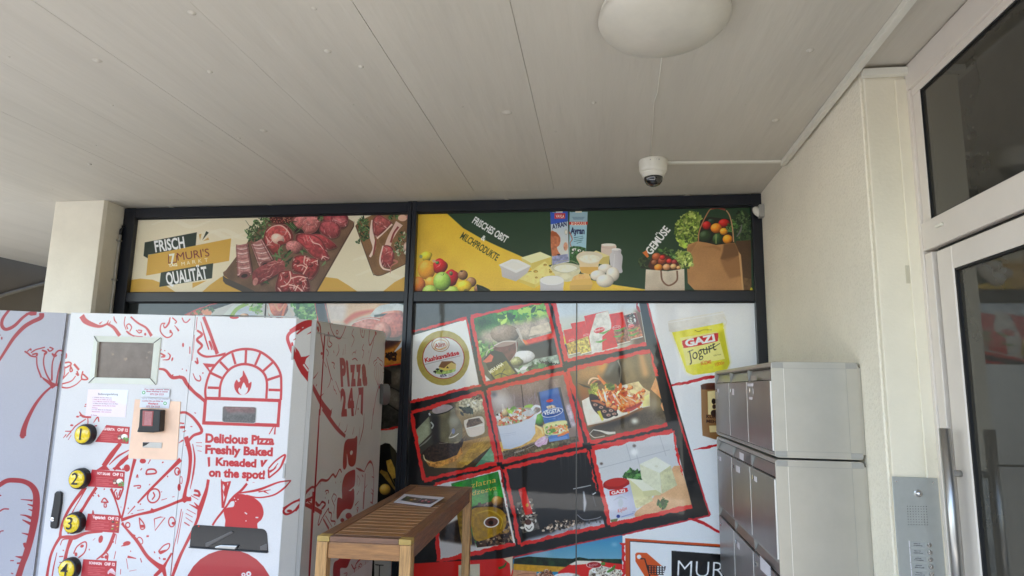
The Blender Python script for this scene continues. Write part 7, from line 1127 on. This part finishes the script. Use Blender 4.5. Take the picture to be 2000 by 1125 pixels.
# ================================================================== INTERCOM
JY = 2.7715; JP = Plane((0, JY), (1, 0)); s7 = Frame(5.4917, 1740, 920)
ic = empty('intercom_panel', (1.22, JY, 1.0), 'brushed metal door intercom with camera, speaker holes and bell buttons', 'intercom')
q = JP.hit([(1739.5, 930), (1828, 931.5)]); u0, u1, zt = q[0][0], min(q[1][0], 1.3095), q[0][1]; z0 = .72
pbox('face_plate', JP, u0, u1, z0, zt, .0085, .0115, M_plate, ic, bevel=.001)
pbox('back_box', JP, u0+.004, u1-.004, z0, zt-.004, .0002, .0085, M_trim, ic, bevel=0)
def J(P): return JP.hit(P)[0]
for P in ([(42, 103)], [(432, 118)]): a = J(s7(P)); lathe('screw', JP.at(*a, .0115), (0, -1, 0), [(.0042, 0), (.0036, .002), (.001, .0026)], M_chrome, ic, n=12)
a = J(s7([(280, 235)])); cm = lathe('camera_bezel', JP.at(*a, .0115), (0, -1, 0), [(.0155, 0), (.013, .002)], M_steel, ic, n=24); lathe('camera_dome', JP.at(*a, .0135), (0, -1, 0), [(.012, 0), (.0105, .006), (.006, .010), (0, .011)], M_chrome, cm, n=20)
for i in range(8):
    for j in range(8):
        a = J(s7([(162+i*29+j*1.6, 372+j*28+i*.4)])); lathe('speaker_hole', JP.at(*a, .0113), (0, -1, 0), [(.0019, 0), (.0016, .0004)], M_void, ic, n=6, smooth=False)
for k in range(9):
    a = J(s7([(396+k*6.3, 785+k*78)])); 
    if a[1] < z0+.02: break
    b = lathe('bell_button', JP.at(*a, .0115), (0, -1, 0), [(.0092, 0), (.0088, .0016), (.0064, .002), (.0058, .0045), (.001, .0052)], M_chrome, ic, n=20)
    P = [(198+k*6, 748+k*78), (348+k*6.3, 754+k*78), (352+k*6.3, 814+k*78), (203+k*6, 806+k*78)]; qq_ = [JP.hit(s7([p]))[0] for p in P]
    cJ = Canvas(JP, min(x[0] for x in qq_), max(x[0] for x in qq_), min(x[1] for x in qq_), max(x[1] for x in qq_), 1800, (158, 160, 156)); cJ.fr = s7
    cJ.stroke([(228+k*6, 768+k*78), (300+k*6, 772+k*78)], 8, (84, 84, 86), a=.8, rough=6); cJ.stroke([(222+k*6, 788+k*78), (325+k*6, 794+k*78)], 8, (84, 84, 86), a=.8, rough=6)
    print_quad('name_tag', cJ, cJ.u0, cJ.u1, cJ.v0, cJ.v1, .0115, .0008, print_mat('name_tag_print_%d' % k, cJ, rough=.4), ic)
    a2 = J(s7([(183+k*6, 775+k*78)])); pbox('tag_edge', JP, a2[0]-.0012, a2[0]+.0008, a2[1]-.012, a2[1]+.012, .0115, .013, M_paper, ic, bevel=0)
# ================================================================== CEILING FITTINGS
lp = empty('ceiling_lamp', (.235, 2.24, H), 'round opal bowl lamp on the concrete ceiling', 'ceiling lamp')
lathe('lamp_base', (.235, 2.24, H-.001), (0, 0, -1), [(.235, 0), (.235, .014), (.225, .018)], M_white, lp, n=56)
lathe('lamp_bowl', (.235, 2.24, H-.016), (0, 0, -1), [(.232, 0), (.240, .006), (.243, .018), (.236, .034), (.212, .058), (.170, .080), (.115, .097), (.055, .106), (.001, .108)], M_glob, lp, n=64)
cmx = on('z', H, 1275.5, 314)
lathe('dead_insect', (.262, 2.33, H-.105), (0, -.4, -1), [(.006, 0), (.004, .005), (.001, .007)], M_black, lp, n=7)
dc = empty('dome_camera', (cmx[0], cmx[1], H), 'white dome security camera hanging from the ceiling with a smoked dome', 'security camera')
lathe('camera_housing', (cmx[0], cmx[1], H-.001), (0, 0, -1), [(.086, 0), (.088, .004), (.088, .012), (.085, .062), (.080, .074), (.071, .080)], M_white, dc, n=48)
lathe('trim_ring', (cmx[0], cmx[1], H-.078), (0, 0, -1), [(.073, 0), (.071, .012), (.064, .028), (.057, .032)], M_white, dc, n=48)
lathe('smoked_dome', (cmx[0], cmx[1], H-.106), (0, 0, -1), [(.057, 0), (.057, .012), (.052, .030), (.040, .046), (.022, .056), (.001, .059)], M_smoke, dc, n=40)
for dx, zz in ((-.02, .02), (.012, .018), (.028, .02)):
    a = math.atan2(dx, -.08); box('print_mark', (cmx[0]+dx-.006, cmx[1]-.0885+abs(dx)*.18, H-zz-.005), (cmx[0]+dx+.004, cmx[1]-.0865+abs(dx)*.18, H-zz+.002), M_trim, dc, bevel=0)
def trunk(name, a, b, w_, h_, label):
    """cable trunking under the ceiling between plan points"""
    a, b = np.array(a, float), np.array(b, float); d = (b-a)/np.linalg.norm(b-a); n = np.array([-d[1], d[0]])*w_/2
    t = prism(name, [tuple(a-n), tuple(b-n), tuple(b+n), tuple(a+n)], H-h_, H-.0018, M_white, bevel=.0015); return tag(t, label, 'cable trunking')
t1 = trunk('cable_trunking', (cmx[0]+.086, cmx[1]+.02), (1.092, 3.90), .026, .016, 'short white cable trunking from the dome camera to the wall'); t2 = trunk('cable_trunking', (1.106, 3.912), (1.08, .6), .028, .032, 'long white cable trunking along the ceiling edge above the plaster wall')
t3 = box('cable_trunking', (1.122, 2.735, H-.05), (1.318, 2.7640, H-.018), M_white, bevel=.0015); tag(t3, 'stub of white trunking across the top of the jamb', 'cable trunking')
wr = tube('ceiling_wire', [(.258, 2.49, H-.003), (.27, 2.9, H-.0035), (.262, 3.0, H-.003), (.283, 3.4, H-.0035), (cmx[0]-.02, cmx[1]-.07, H-.003)], .0022, M_white, n=6); tag(wr, 'thin painted-over wire from the ceiling lamp to the dome camera', 'wire')
# alarm sensor at the frame corner
sn = empty('alarm_sensor', (1.118, 4.49, 2.77), 'small white sensor at the upper right corner of the shop window', 'sensor')
p = on('y', 4.50, 1483, 414); pb = on('y', 4.5, 1490, 414)
lathe('sensor_dome', (1.096, 4.515, 2.755), (-.5, -1, 0), [(.030, 0), (.028, .012), (.018, .022), (.001, .026)], M_white, sn, n=20, sy=1.6); box('sensor_base', (1.094, 4.475, 2.71), (1.1295, 4.53, 2.80), mat('sensor_grey', (170, 168, 160), rough=.4), sn, bevel=.006, seg=2)
# conduit on the column side
cdn = empty('cable_conduit', (-3.85, 4.52, 2.0), 'thin grey conduit with a black bend on the side of the column', 'conduit')
tube('conduit_tube', [(-3.852, 4.505, .4), (-3.852, 4.515, 1.6), (-3.852, 4.521, 2.68)], .009, M_pipe, cdn, n=12); tube('black_sleeve', [(-3.850, 4.521, 2.67), (-3.849, 4.522, 2.715), (-3.848, 4.535, 2.742), (-3.848, 4.56, 2.748)], .0105, M_black, cdn, n=10); 
for z in (2.62, 2.30, 1.9): box('pipe_clip', (-3.866, 4.50, z-.006), (-3.84, 4.54, z+.006), M_trim, cdn, bevel=.001)
